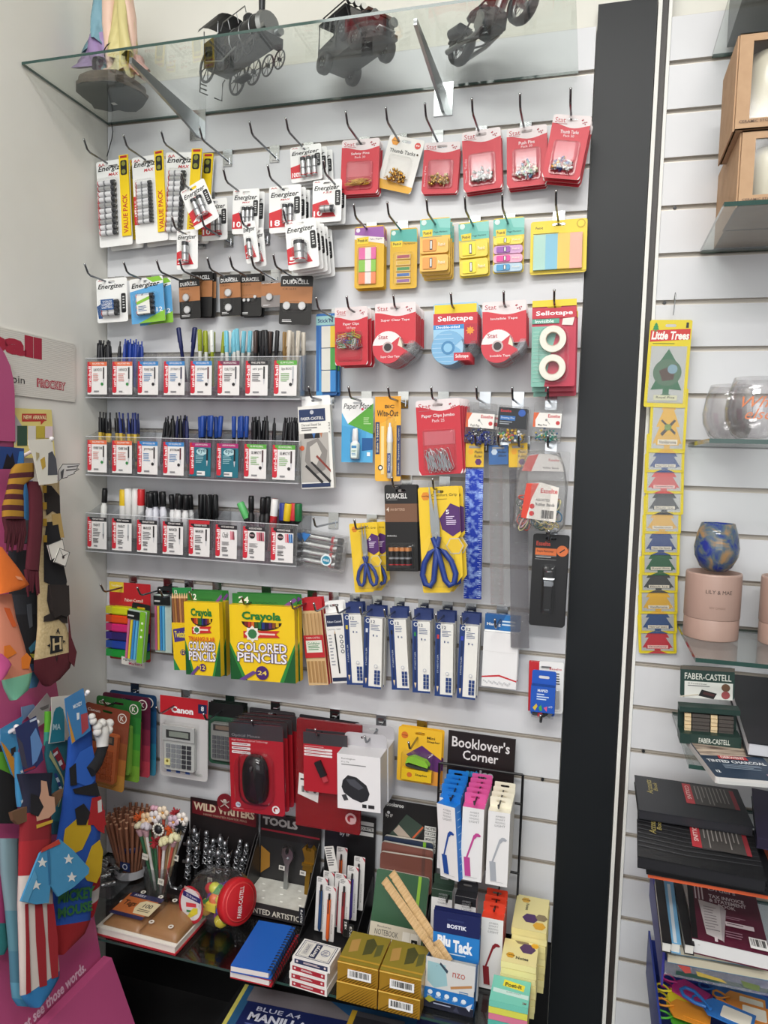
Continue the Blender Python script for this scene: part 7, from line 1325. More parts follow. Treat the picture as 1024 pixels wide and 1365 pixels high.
def lampbox(nm, c, tint, x, z1, D, H=.165, W=.047, dep=.024, yaw=0, lampc=None, g=None, dark=False, roll=0):
    t = thing('reading_light_carton', nm, 'reading light', TR(x, -D, z1) @ RY(roll) @ RZ(yaw), g)
    q = MB(W, .03); q.prism(rrect(-W/2, -.0, W/2, .022, .003), -.0006, 0, c, holes=[stadium(0, .013, .02, .005)[::-1]]); q.obj('hang_flap', t, TR(0, .0, 0) @ RX(90))
    b = MB(); b.box(-W/2, 0, -H, W/2, dep, 0, ['e8e6e6', c, 'ebeaea' if not dark else c, tint, c, tint]) if False else b.box(-W/2, -dep, -H, W/2, 0, 0, ['e8e6e6', c, 'ebeaea', tint, 'e8e6e6', tint]); cb = b.obj('carton', t)
    q = MB(W, H); q.z = .0001
    if dark: q.rect(0, 0, 1, .12, c)
    for i, s in enumerate(('AMBER', 'SMART', 'READING')): q.txt(s, .34, .05+.04*i, .78, .075+.04*i, '9a9a9c', .0)
    q.txt('LIGHT', .32, .17, .8, .2, '8a8a8c', .0)
    k = lampc or c
    q.poly([(.14, .68), (.42, .68), (.5, .94), (.22, .94)], k); q.poly([(.24, .68), (.32, .68), (.62, .4), (.56, .36)], k); q.poly([(.56, .37), (.62, .42), (.72, .38), (.86, .38), (.9, .36), (.78, .335), (.66, .335)], k); q.rect(.2, .945, .8, .95, 'b8b8b8')
    q.obj('front_print', cb, TR(0, -dep-.0002, 0) @ RX(90))
    if tint == '1f7ad0':
        q = MB(dep, H); q.z = .0001
        for i in range(9): q.rect(.3, .08+.1*i, .8, .09+.1*i, 'a8d0f0')
        q.obj('side_print', t, TR(W/2+.0002, -dep/2, 0) @ RZ(90) @ RX(90))
    return t
zr = -1.607
for i in range(5):
    D = .156-.026*i
    for cn, c, tint, x, lc in (('pink', 'd85a9c', 'e4dede', 1.065, 'c04890'), ('cream', 'ece6d2', 'd8d4c8', 1.121, 'a8acb4'), ('blue', '1f7ad0', '1f7ad0', 1.012, '1a4a98')):
        if (cn == 'cream' and i == 4): continue
        if cn == 'blue' and i == 0: lampbox('blue topped reading light carton swung sideways at the front of its row', c, tint, x+.002, zr+.0, .165, yaw=-22, lampc=lc, roll=-5); continue
        lampbox('%s topped reading light carton in the upper row, %s from front' % (cn, ORD[i]) if i else '%s topped reading light carton at the front of the upper row' % cn, c, tint, x-(.004 if cn == 'blue' else 0), zr, D, lampc=lc, g='%s reading light cartons' % cn)
for i in range(3): lampbox('red topped reading light carton in the lower row, %s' % ('frontmost', 'second from front', 'third from front')[i], 'd8442c', 'c83a2c', 1.118, -1.838, .172-.026*i, .16, lampc='8a2028', g='red reading light cartons')
lampbox('dark green topped reading light carton in the lower row behind the blue putty', '2c4034', 'd8d8d8', 1.0, -1.815, .14, .16, dark=True); lampbox('black topped reading light carton in the lower row', '26262a', 'd8d8d8', 1.055, -1.815, .15, .16, dark=True)
# ---- sticky note stacks beside the pillar
def pads(label, x0, x1, y0, y1, z0, z1, c, n, top, rz=0, jit=.0015):
    h = (z1-z0)/n
    for i in range(n):
        j = R.uniform(-jit, jit); t = thing('sticky_note_pad', label % ('topmost' if i == n-1 else '%s from top' % ORD[n-1-i]), 'sticky notes', TR((x0+x1)/2+j, (y0+y1)/2+R.uniform(-jit, jit), z0+h*i) @ RZ(rz))
        MB().box(-(x1-x0)/2, -(y1-y0)/2, 0, (x1-x0)/2, (y1-y0)/2, h*.93, c[i % len(c)]).obj('paper_block', t)
        if i == n-1: q = MB(x1-x0, y1-y0); top(q); q.obj('printed_wrapper', t, TR(0, (y1-y0)/2, h*.93+.0003))
def nt1(q): q.rect(.0, 0, 1, 1, 'e8dc9c'); q.hexa(.3, .14, .14, 'd8a83a'); q.txt('marbig', .18, .11, .42, .16, '3a2a14', .02); q.txt('Notes', .32, .24, .42, .44, '3a3a30', .02, 0, -90); q.hexa(.5, .66, .24, '4a2a60'); q.hexa(.82, .6, .18, '8a7a5a'); q.hexa(.78, .84, .19, 'e0a82a')
def nt2(q): q.rect(0, 0, 1, 1, 'e8dc9c'); q.poly([(.3, .02), (.7, .02), (.76, .16), (.4, .14)], '8a7a5a'); q.hexa(.7, .3, .24, '4a2a60'); q.hexa(.9, .12, .12, 'e0a82a'); q.hexa(.24, .7, .13, 'd8a02c'); q.txt('marbig', .13, .66, .36, .72, '3a2a14', .02); q.txt('Notes', .4, .7, .76, .82, '3a3a30', .03)
pads('pale yellow pad in the tall stack by the pillar, %s', 1.158, 1.232, -.172, -.045, ZS, -1.862, ['e6da98', 'e9de9e', 'e2d592'], 9, nt1)
pads('pale yellow sticky note pad in the middle stack, %s', 1.146, 1.218, -.252, -.176, ZS, -1.888, ['e6da98', 'e9de9e'], 8, nt2)
def pit(q): q.rect(0, 0, 1, 1, '74c8b4'); q.poly([(.3, .1), (.86, .2), (.84, .44), (.28, .36)], 'e8d838'); q.txt('Post-it', .34, .2, .78, .36, '1c1c1c', .03); q.poly([(.05, .5), (.98, .56), (.98, .72), (.05, .66)], 'c8e4dc'); q.txt('SUPER STICKY', .4, .55, .78, .6, '4a7a70'); q.txt('3M', .84, .84, .94, .92, '8a3a3a', .01)
pads('bright note pad in the cube at the shelf corner, %s', 1.132, 1.208, -.33, -.256, ZS, -1.918, ['5ab8c8', 'e0c848', '5ab8a8', 'd87a98', 'd8d858', '74c8b4'], 6, pit, jit=.0004)
# ================================================================ under the low shelf
for lab, tl, tr_, bl, z, fn, col in (
  ('blue pack of manilla files lying under the low shelf', (327,1312), (590,1365), (292,1366), -2.14, 'm', '2c5a80'), ('dark magazine lying under the low shelf, right of the manilla files', (470,1346), (540,1362), (455,1385), -2.13, 'd', '4a4a50'), ('navy and purple folder under the low shelf beside the putty carton', (560,1350), (650,1372), (545,1400), -2.12, 'n', '2a3060')):
    F, W, H = frame(onz(*tl, z), onz(*tr_, z), onz(*bl, z)); H = .22 if fn == 'm' else .16
    t = thing('file_pack', lab, 'stationery pack', F); b = MB(W, H); b.box(-W/2, -H, -.03, W/2, 0, 0, col); b.z = .0002
    if fn == 'm':
        b.rect(0, 0, .02, 1, 'c8c060'); b.poly([(.05, 0), (.45, 0), (.62, .22), (.05, .22)], '7a7478'); b.poly([(.45, 0), (.95, 0), (.7, .22), (.6, .2)], '2a5a88'); b.rect(.06, .22, .86, .62, '1c2658'); b.txt('BLUE A4', .12, .27, .34, .33, 'c8cce0', .01); b.txt('MANILLA FILES', .1, .36, .56, .47, 'dcdfec', .04); b.greek(.1, .51, .8, .54, 1, '5a68a0', .5); b.rect(.05, .62, .8, 1, 'c8b830'); b.greek(.3, .66, .7, .74, 2, '3a3420'); b.greek(.1, .78, .7, .96, 4, '5a5020')
    elif fn == 'd': b.rect(.1, .1, .9, .9, '2a2a30'); b.rect(.0, 0, .1, 1, 'c8a030'); b.disc(.6, .5, .1, '8a4a30', 8)
    else: b.rect(.1, .3, .9, .5, '5a3a70')
    b.obj('pack', t)
tag(MB().box(.5, -.5, -2.18, 1.2, -.02, -2.172, '1a1a1c').obj('low_board'), 'dark lower board carrying the manilla files near the floor', 'shelf')
tag(MB().tube([(.62, -.36, -2.17), (.56, -.40, -2.2), (.52, -.48, -2.28), (.50, -.56, -2.34)], .004, '4a4c4e', 8).obj('power_cable'), 'grey cable curving down to the floor under the low shelf', 'cable')
# ================================================================ right bay
def lathe_thing(name, label, cat, p, parts, group=None, rz=0):
    t = thing(name, label, cat, TR(*p) @ RZ(rz), group)
    for nm, prof, k in parts: MB().lathe(prof, k, 32).obj(nm, t)
    return t
# kraft mug boxes on the second shelf, window front
def mugbox(label, x0, x1, y0, y1, z0, z1, back=False):
    t = thing('mug_box', label, 'gift box', TR(x0, y0, z0)); W, D, H = x1-x0, y1-y0, z1-z0
    b = MB(); b.box(0, 0, 0, W, D, .002, 'kraft'); b.box(0, 0, H-.002, W, D, H, 'kraft'); b.box(0, .004, 0, .002, D, H, 'kraft'); b.box(W-.002, 0, 0, W, D, H, 'kraft'); b.box(0, D-.002, 0, W, D, H, '6c6e70'); b.obj('carton', t)
    b = MB(); b.prism([(0, 0), (D, 0), (D, H), (0, H)], 0, .0025, 'kraft'); b.obj('side_flap', t, TR(-.003, .006, 0) @ Matrix(((0, 0, 1, 0), (1, 0, 0, 0), (0, 1, 0, 0), (0, 0, 0, 1))))
    b = MB(W, H); wx = .022; b.prism([(0, 0), (W, 0), (W, H), (0, H)], -.0015, 0, 'kraft', holes=[[(wx, .018), (wx, H-.014), (W-wx, H-.014), (W-wx, .018)]]); b.z = .0001
    o = b.obj('front_panel', t, TR(0, 0, 0) @ RX(90)); q = MB(W, H); q.txt('CERAMIC STORAGE POT', .04, .905, .62, .935, '5a4030', .01); q.obj('front_lettering', t, TR(W/2, -.0012, H) @ RX(90))
    MB().box(wx-.003, .002, .015, W-wx+.003, .003, H-.011, 'clear').obj('window_film', t)
    r = min(.056, D*.5-.006, W*.5-.012); b = MB(); b.lathe([(0, .004), (r*.86, .004), (r*.96, .018), (r, .06), (r*.98, H*.7), (r*.9, H-.02), (r*.8, H-.02), (r*.85, H*.7)], 'd9d4c0!', 36, True, (W/2, r+.008, 0)); b.obj('ceramic_pot', t)
    b = MB(); b.lathe([(0, 0), (.021, 0), (.021, .002), (0, .002)], '7a7c7e', 24, False, (0, 0, 0), (0, -1, 0)); b.obj('round_label', t, TR(W/2+.008, r*.12+.0055, H*.34))
    return t
mugbox('kraft window box holding a cream ceramic pot, lower of the two stacked', 1.502, 1.64, -.27, -.13, -.391, -.263)
mugbox('kraft window box holding a cream ceramic pot, upper of the two stacked', 1.488, 1.63, -.275, -.12, -.262, -.1)
mugbox('plain kraft box standing behind the two stacked window boxes', 1.505, 1.62, -.125, -.004, -.391, -.24)
t = thing('storage_box', 'dark grey box on the topmost glass shelf at the upper right corner', 'box', TR(1.5, -.02, .009)); MB().box(0, -.26, 0, .3, 0, .12, '5c5e60').obj('box_body', t); MB().box(-.002, -.262, .1, .302, .002, .125, '4c4e50').obj('box_lid', t)
# tumblers
def tumbler(label, p, s, k='tumbler', g=None): 
    return lathe_thing('stemless_glass', label, 'glass', p, [('glass_bowl', [(0, .002), (.022*s, .002), (.034*s, .012*s), (.045*s, .035*s), (.047*s, .055*s), (.042*s, .085*s), (.035*s, .108*s), (.034*s, .108*s), (.041*s, .085*s), (.0455*s, .055*s), (.0435*s, .036*s), (.032*s, .015*s), (.02*s, .007), (0, .007)], k)], g)
p = at(*px('F1', 640, 1108), .17); t = tumbler('larger iridescent stemless glass with rose gold lettering', (p.x+.008, -.17, -.802), 1.12)
for row, (s, z0) in enumerate((('What', .062), ('else?', .04))):
    v, f = glyphs(s, .0, .4); r = .0535 if row == 0 else .053; w_ = .075 if row == 0 else .06; b = MB()
    vs = [((r)*math.sin((a-.42)*w_/r), -(r)*math.cos((a-.42)*w_/r), z0+c*.02) for a, c in v]; b.add(vs, f, 'd8845c'); b.obj('rose_gold_lettering', t)
p = at(*px('F1', 440, 1090), .08); tumbler('iridescent stemless glass standing behind the lettered one', (p.x+.012, -.075, -.802), 1.08)
# candle tubes
def tube_(label, x, y, s=1., wr=True):
    t = thing('candle_tube', label, 'candle', TR(x, y, -1.2)); b = MB(); b.lathe([(0, 0), (.052, 0), (.0525, .002), (.0525, .041), (.052, .042)], 'ad9084', 40); b.obj('tube_base', t); b = MB(); b.lathe([(.0528, .0425), (.0535, .044), (.0535, .13), (.0525, .134), (.049, .134), (.048, .124), (0, .124)], 'b09387', 40); tl_ = b.obj('tube_lid', t)
    if wr:
        for s_, z0, w_, h, k in (('LILY & MAE', .096, .05, .0075, '3a3030'), ('SOY CANDLE', .066, .03, .004, '7a6058')):
            v, f = glyphs(s_, 0, 0); r = .0537; vs = [(r*math.sin((a-.42)*w_/r), -r*math.cos((a-.42)*w_/r), z0+c*h) for a, c in v]; b = MB(); b.add(vs, f, k); b.obj('lettering', tl_, RZ(0))
    return t
tube_('dusty pink candle tube with the blue swirled glass on its lid', 1.527, -.105); tube_('dusty pink candle tube cut off by the right edge of the picture', 1.668, -.11, wr=False)
tumbler('stemless glass swirled in cobalt blue and amber, standing on the pink candle tube', (1.529, -.105, -1.0655), .92, 'swirl')
# air fresheners on a wire hook
p = at(*px('F1', 92, 28), .028); hx = p.x
o = MB(); o.tube([(0, 0, .002), (0, -.012, .014), (0, -.02, .018), (0, -.03, .012), (-.001, -.026, -.01), (-.002, -.024, -.03)], .0011, 'steel', 6); ob = o.obj('wire_hook'); ob.matrix_world = TR(hx, 0, -.5-.002); tag(ob, 'thin wire hook carrying the strip of yellow air fresheners', 'hook')
def tree(q, x, y, w, h, c): q.poly([(x, y-h/2), (x+w*.25, y-h*.25), (x+w*.18, y-h*.24), (x+w*.4, y+h*.05), (x+w*.28, y+h*.05), (x+w*.5, y+h*.34), (x+w*.1, y+h*.32), (x+w*.1, y+h*.42), (x+w*.34, y+h*.5), (x-w*.34, y+h*.5), (x-w*.1, y+h*.42), (x-w*.1, y+h*.32), (x-w*.5, y+h*.34), (x-w*.28, y+h*.05), (x-w*.4, y+h*.05), (x-w*.18, y-h*.24), (x-w*.25, y-h*.25)], c)
TC = [('Royal Pine', '1f5a34', (75,75,238,405)), ('Vanillaroma', 'd8a828', (80,405,222,578)), ('New Car Scent', '26407a', (62,575,210,652)), ('Strawberry', 'c8403a', (55,650,207,732)), ('Black Ice', '2a2c2c', (58,730,205,812)), ('Vanillaroma', 'd8a838', (50,810,195,885)), ('New Car Scent', '26407a', (45,882,190,965)), ('Royal Pine', '1f5a34', (42,960,187,1042)), ('Black Ice', '3a3c3a', (33,1040,180,1108)), ('Vanillaroma', 'd8a828', (30,1105,178,1188)), ('New Car Scent', '2a4a7a', (28,1185,175,1262)), ('Strawberry', 'b8303a', (26,1260,172,1338))]
for i, (nm, c, (x0, y0, x1, y1)) in enumerate(TC):
    D = .034-.0022*i; full = 1.0 if i == 0 else None
    P, Q, B_ = at(*px('D8', x0+2, y0 if i == 0 else y0-70), D), at(*px('D8', x1, y0 if i == 0 else y0-70), D), at(*px('D8', x0-6, y1), D)
    F, W, H = frame(P, Q, B_); cn = {'1f5a34': 'dark green', 'd8a828': 'yellow', 'd8a838': 'yellow', '26407a': 'navy', '2a4a7a': 'navy', 'c8403a': 'red', 'b8303a': 'red', '2a2c2c': 'black', '3a3c3a': 'black'}[c]
    t = thing('air_freshener', 'yellow framed air freshener with a %s print, %s down the hanging strip' % (cn, 'topmost' if i == 0 else ['', 'second', 'third', 'fourth', 'fifth', 'sixth', 'seventh', 'eighth', 'ninth', 'tenth', 'eleventh', 'lowest'][i]), 'air freshener', F)
    b = MB(W, H); b.prism(rrect(-W/2, -H, W/2, 0, .004), -.0008, 0, 'dcc81c', holes=[stadium(0, -.012, .022, .006)[::-1]] if i == 0 else []); b.z = .0001
    f0 = .30 if i == 0 else .06
    b.rect(.08, f0, .92, .93 if i else .95, 'b4b6b2')
    if i == 0:
        b.poly([(.03, .12), (.97, .1), (.97, .22), (.03, .25)], 'c82c28'); b.txt('Little Trees', .06, .13, .95, .225, 'f4f0e8', .04, .15); b.txt('1', .86, .03, .92, .09, '1c1c1c', .03); tree(b, .15, .08, .16, .1, '1f8a4a'); b.greek(.1, .265, .9, .28, 1, '5a7a1c')
        tree(b, .5, .61, .74, .56, '2a6440'); b.disc(.5, .6, .34, '4a6a50', 20); b.poly([(.3, .58), (.7, .5), (.66, .68), (.4, .7)], '4a3428'); b.disc(.62, .56, .12, '7a9aa8', 10); b.rect(.22, .86, .78, .92, 'c8c8a8'); b.txt('Royal Pine', .28, .872, .72, .905, '2a2c2a', .01)
    else:
        h = 77/(y1-y0+70); tree(b, .5, .55, .8, .9, c); 
        if i == 1: b.poly([(.3, .5), (.34, .48), (.72, .68), (.7, .72)], '3a2c20'); b.poly([(.66, .48), (.72, .5), (.36, .74), (.3, .7)], '3a2c20'); b.disc(.5, .6, .1, '6a8a3a', 8)
        b.rect(.2, .78, .82, .88, c); b.rect(.24, .79, .78, .87, 'dcd4c0' if c not in ('c8403a', 'b8303a') else 'e8b8b0'); b.txt(nm, .28, .805, .74, .855, '3a3a38', .01)
    b.rect(0, .94, 1, .942, 'b8a418'); b.obj('printed_card', t); MB().box(-W*.44, -H*.945, .0008, W*.44, -H*f0, .0035, 'clear').obj('plastic_pouch', t)
# charcoal display and tin
F, W, H = frame(at(*px('F3', 160, 182), .18), at(*px('F3', 655, 212), .18), at(*px('F3', 158, 470), .18)); 
t = thing('eraser_display', 'dark green counter display of charcoal sticks with an eraser picture', 'display box', F)
b = MB(W, H); b.prism(rrect(-W/2, -H, W/2, 0, .006), -.003, 0, '1f3a34'); b.z = .0001; b.rect(0, 0, 1, .12, '5a544c'); b.txt('FABER-CASTELL', .08, .22, .94, .42, 'dcdcd4', .01); b.rect(.08, .48, .97, 1, 'dcdcd6'); b.txt('30 Kneaded Eraser', .14, .52, .5, .57, '4a4a4a'); b.greek(.14, .6, .6, .66, 1, '7a7a7a')
b.poly([(.4, .72), (.68, .82), (.62, 1), (.34, .92)], '1c1a1a'); b.poly([(.44, .78), (.64, .85), (.62, .92), (.42, .86)], '4a2a28'); b.disc(.84, .62, .08, '6a4a34', 12); b.disc(.84, .85, .08, '9a4a4c', 12); b.poly([(0, .96), (.34, .86), (.34, .9), (0, 1)], 'c8c0b0'); b.obj('back_card', t)
lip = at(*px('F3', 165, 720), .255); b = MB(); b.box(-W/2-.004, -H-.075, .0, W/2+.004, -H-.012, .002, '1a342e'); b.box(-W/2-.004, -H-.078, .002, W/2+.006, -H-.058, .045, '1a342e'); b.box(-W/2-.004, -H-.02, .0, W/2+.006, -H-.01, .03, '1a342e'); b.obj('display_tray', t)
for i in range(5):
    for j, (x0, x1) in enumerate(((-.44, -.32), (-.30, .02), (.04, .16), (.18, .45))):
        MB().box(W*x0, -H-.024-.0075*i-.0065, .02, W*x1, -H-.024-.0075*i, .026+.002*(i % 2), ['d8c098', '4a4440', 'd8c098', '4a4440'][j]).obj('charcoal_stick', t)
q = MB(W, .02); q.txt('FABER-CASTELL', .3, .3, .86, .8, 'c8ccc4', .02); q.obj('tray_lettering', t, TR(0, -H-.058, .0455))
F, W, H = frame(onz(*px('F3', 172, 790), -1.386), onz(*px('F3', 720, 830), -1.386), onz(*px('F3', 310, 1185), -1.386))
W *= 1.0; t = thing('pencil_tin', 'flat navy tin reading tinted charcoal with a sketched landscape on its lid', 'pencil tin', F)
b = MB(W, H); b.prism(rrect(-W/2, -H, W/2, 0, .006), -.012, -.006, 'c8c8c6'); b.obj('tin_base', t); b = MB(W, H); b.prism(rrect(-W/2, -H, W/2, 0, .006), -.006, 0, 'd0cecb', top='22364c'); b.z = .0001; b.rect(.02, .03, .98, .55, 'charcoal'); b.poly([(.02, .55), (.98, .5), (.98, .56), (.02, .58)], '22364c'); b.rect(.28, .53, .72, .6, 'b8363a'); b.txt('DERWENT', .32, .54, .68, .59, 'e8d8d4', .03); b.txt('TINTED CHARCOAL', .06, .63, .94, .69, 'dce0e4', .03); b.greek(.25, .72, .85, .82, 4, '8a9aac'); b.txt('12', .07, .86, .13, .91, 'e8ecf0', .04); b.rect(.8, .88, .94, .93, 'c8a0a8'); b.obj('tin_lid', t)
t = thing('sketch_book', 'black hardcover sketch book with white page edges on the tin shelf', 'book', TR(1.578, -.26, -1.385)); b = MB(); b.box(0, 0, 0, .2, .2, .003, '26262a'); b.box(0, 0, .027, .2, .25, .03, '2a2a2e'); b.obj('cover', t); MB().box(.003, .001, .003, .2, .19, .027, 'dcdde2').obj('page_block', t)
b = MB(.2, .2)
for i in range(6): b.tube([(-.03+.012*i+.004*math.sin(j*1.3+i), -.01-.018*j, .0006) for j in range(11)], .0007, '9a9a9a', 4)
b.obj('sketched_lines', t, TR(.12, .22, .0302))
t.rotation_euler = (math.radians(14), 0, math.radians(0))
# accounts books, one over the other
def flatbook(name, label, quad, z, th, cover, draw=None, pages=None, cat='book', Hfix=None):
    P, Q, B_ = [onz(*px(Z, x, y), z) for Z, x, y in quad]; F, W, H = frame(P, Q, B_); H = Hfix or H
    t = thing(name, label, cat, F)
    if pages: MB().box(-W/2+.001, -H+.001, -th+.002, W/2-.002, -.002, -.002, pages).obj('page_block', t); b = MB(W, H); b.box(-W/2, -H, -th, W/2, 0, -th+.002, cover); b.obj('back_cover', t); b = MB(W, H); b.box(-W/2, -H, -.002, W/2, 0, 0, cover)
    else: b = MB(W, H); b.box(-W/2, -H, -th, W/2, 0, 0, cover)
    b.z = .0001
    if draw: draw(b)
    b.obj('front_cover', t); return t
def acc(streak):
    def f(b):
        if streak:
            for i in range(9): y = .06+.09*i; b.poly([(0, y), (.4, y+.04), (1, y-.02), (1, y-.012), (.4, y+.05), (0, y+.014)], '4c4c50')
        b.txt('Accounts', .1, .1, .16, .5, 'a89a5a', .01, .2, 90); b.txt('Book', .17, .16, .21, .4, 'a89a5a', .01, .2, 90); b.rect(.46, .06, .54, .62, 'b8343c'); b.rect(.54, .06, .94, .62, '4a4644'); b.txt('COLLINS', .48, .12, .52, .5, 'e8c8c4', .02, 0, -90); b.rect(.9, .1, .94, .62, '9a343c')
        for i in range(9): b.rect(.57+.035*i, .1, .58+.035*i, .1+R.uniform(.3, .5), '9a9490')
    return f
flatbook('account_book', 'black accounts book with a red label panel, upper of the pile', [('E1', 130, 868), ('E1', 820, 965), ('E1', 147, 1100)], -1.53, .018, '1f2026', acc(False), '26262c')
flatbook('account_book', 'black streaked accounts book with a red label panel, sticking out below the upper one', [('E1', 150, 1100), ('E1', 905, 1230), ('E2', 152, 205)], -1.552, .022, '17171a', acc(True), '202024')
flatbook('ring_folder', 'black folder with rounded edge bands under the streaked accounts book', [('E1', 170, 1120), ('E1', 940, 1240), ('E2', 178, 272)], -1.576, .014, '18181b', None, '141416', 'folder')
flatbook('ring_folder', 'orange folder at the bottom of the black accounts book pile', [('E1', 180, 1130), ('E1', 1060, 1270), ('E2', 182, 315)], -1.591, .008, 'e0643c', None, None, 'folder')
flatbook('account_book', 'dark purple hardcover book at the right edge beside the accounts books', [('E1', 915, 955), ('E1', 1150, 1000), ('E1', 1040, 1305)], -1.53, .02, '2c2540', None, '241e36')
# invoice books
def inv(b):
    b.rect(0, 0, .08, 1, '141416')
    for i in range(3): b.rect(.1+.05*i, 0, .12+.05*i, .3, 'd8ccd0')
    b.txt('Orders', .3, .02, .7, .1, 'd8ccd4', .01); b.txt('TAX INVOICE', .3, .17, .8, .235, 'e0d4d8', .03); b.txt('& STATEMENT', .3, .25, .82, .315, 'e0d4d8', .03); b.txt('BOOK', .42, .33, .66, .39, 'e0d4d8', .03)
    b.poly([(.14, .32), (.44, .36), (.42, .96), (.2, .9)], 'c8c4c4'); b.poly([(.44, .36), (.52, .42), (.42, .98), (.4, .94)], 'b0a8ac'); b.greek(.2, .42, .4, .85, 9, '8a8488', .3); b.greek(.5, .52, .8, .58, 2, 'a07888'); b.rect(.48, .62, .86, .69, 'd8ccd0'); b.greek(.5, .64, .84, .67, 1, '5a3a4a'); b.greek(.46, .78, .74, .9, 3, 'a07888'); b.bars(.76, .8, .99, .97, n=12)
    b.rect(.3, .92, .34, 1, 'd8ccd0')
flatbook('invoice_book', 'maroon tax invoice and statement book with a barcode', [('E2', 480, 375), ('E2', 940, 470), ('E2', 690, 790)], -1.715, .03, '561a30', inv, 'dcdcdc')
for i, (l, q0, q1, q2, c, z) in enumerate((('black spined pad leaning left of the invoice book', (265, 340), (320, 350), (330, 780), '1a1a1c', -1.722), ('pale blue spined pad between two black spines', (325, 350), (388, 362), (395, 785), '6aa4cc', -1.724), ('second black spined pad from the left', (388, 362), (445, 372), (465, 790), '18181a', -1.722), ('grey white spined pad beside the maroon invoice book', (445, 372), (482, 378), (520, 790), 'c0beba', -1.726))):
    flatbook('receipt_book', l, [('E2',)+q0, ('E2',)+q1, ('E2',)+q2], z, .02, c, (lambda b: b.rect(.3, .1, .62, 1, 'c8d4dc')) if c == '6aa4cc' else None, 'd8d6d0')
for i, (l, a, b_, c, z) in enumerate((('cream paper block, upper of two under the invoice book', (335, 800), (1040, 915), 'ddd6c0', -1.752), ('cream paper block, lower of two under the invoice book', (335, 862), (1045, 990), 'd8d0b8', -1.770))):
    P, Q = onz(*px('E2', *a), z), onz(*px('E2', *b_), z); F, W, H = frame(P+Vector((0, .16, 0)), Q+Vector((0, .16, 0)), P)
    t = thing('paper_block', l, 'paper', F); MB().box(-W/2, -H, -.0145, W/2, 0, 0, c).obj('paper', t); MB().box(-W/2, -H, -.0155, W/2, 0, -.0147, '3a8ab8').obj('backing_sheet', t)
P = onz(*px('E2', 335, 905), -1.785); Q = onz(*px('E2', 1045, 1050), -1.785)
F, W, H = frame(P, Q, P-Vector((0, 0, .04))); b = MB(W, .028); b.prism([(-W/2, -.028), (W/2, -.028), (W/2, 0), (-W/2, 0)], -.002, 0, 'bag'); b.z = .0001; b.poly([(.12, .1), (.2, .6), (.26, .5), (.24, .1)], 'c0504a'); b.poly([(.3, .3), (.55, .5), (.6, .7), (.32, .6)], 'b8a04a'); b.poly([(.72, .3), (.9, .4), (.9, .8), (.76, .7)], '6a7a4a')
o = b.obj('plastic_wallet'); o.matrix_world = F; tag(o, 'clear printed plastic wallet edge below the cream paper blocks', 'wallet')
o = MB().box(0, 0, 0, .004, .3, .07, '3a3a8a').obj('divider_edge'); o.matrix_world = TR(P.x-.005, P.y-.0, -1.835); tag(o, 'blue plastic divider edge at the left of the paper blocks', 'divider')
# luggage tags
def ltag(label, Z, a, b_, z, c, tilt=0, lab=False):
    A, B2 = onz(*px(Z, *a), z), onz(*px(Z, *b_), z); d = B2-A; L = d.length; x = d.normalized(); y = Vector((-x.y, x.x, 0)); m_ = Matrix((x, y, Vector((0, 0, 1)))).transposed().to_4x4(); m_.translation = A
    t = thing('luggage_tag', label, 'luggage tag', m_, 'luggage tags on the lowest shelf'); b = MB(L, .055); b.prism([(L*.0, -.012), (L*.12, -.026), (L, -.026), (L, .026), (L*.12, .026), (0, .012)], 0, .0028, c); b.obj('tag_body', t)
    b = MB(L, .055); b.prism(rrect(L*.35, -.017, L*.94, .017, .003), .0028, .0036, 'e8e0d0' if lab else c); b.obj('name_window', t)
    b = MB(); b.tube([(L*.08+.0*i-.03*math.sin(i*.45), .012*math.sin(i*.9), .003+.0004*i) for i in range(8)], .0022, c, 6); b.obj('strap', t)
LTG = [('magenta luggage tag at the back left of the tag pile', (400, 1060), (600, 1180), -1.93, 'b8287a'), ('magenta luggage tag lying under the back left one', (380, 1095), (640, 1200), -1.94, 'a8246c'), ('yellow luggage tag nearest the blue divider', (360, 1120), (560, 1210), -1.935, 'e0cc2c'), ('yellow luggage tag, second in the pile', (350, 1170), (600, 1270), -1.945, 'd8c428'), ('orange luggage tag with a raised frame, front of the pile', (370, 1215), (640, 1310), -1.93, 'd88a28'), ('green luggage tag at the bottom of the pile', (370, 1290), (640, 1345), -1.955, '58b83a'),
       ('blue luggage tag at the back of the pile', (640, 1100), (960, 1190), -1.945, '2a6ab0'), ('blue luggage tag at the far right of the pile', (800, 1120), (1040, 1230), -1.95, '2460a8'), ('orange luggage tag with a white label, upper right', (740, 1160), (1010, 1240), -1.93, 'd88a34'), ('orange luggage tag with a white label, lower right', (760, 1220), (1030, 1300), -1.925, 'd8822c')]
for l, a, b_, z, c in LTG: ltag(l, 'E2', a, b_, z, c, lab='label' in l)
ltag('large blue luggage tag with a looped strap, lying on top of the pile', 'E2', (600, 1200), (930, 1340), -1.905, '2c6cb4', lab=True)
b = MB(); L0 = onz(*px('E2', 600, 1200), -1.9); b.tube([onz(*px('E2', x, y), -1.895) for x, y in ((610,1215),(540,1190),(460,1140),(440,1100),(470,1085),(530,1110),(590,1170),(640,1230))], .0035, '2c6cb4', 8); o = b.obj('strap_loop'); o['label'] = 'blue looped strap of the top luggage tag'; tag(o, 'thick blue looped strap on top of the luggage tag pile', 'strap')
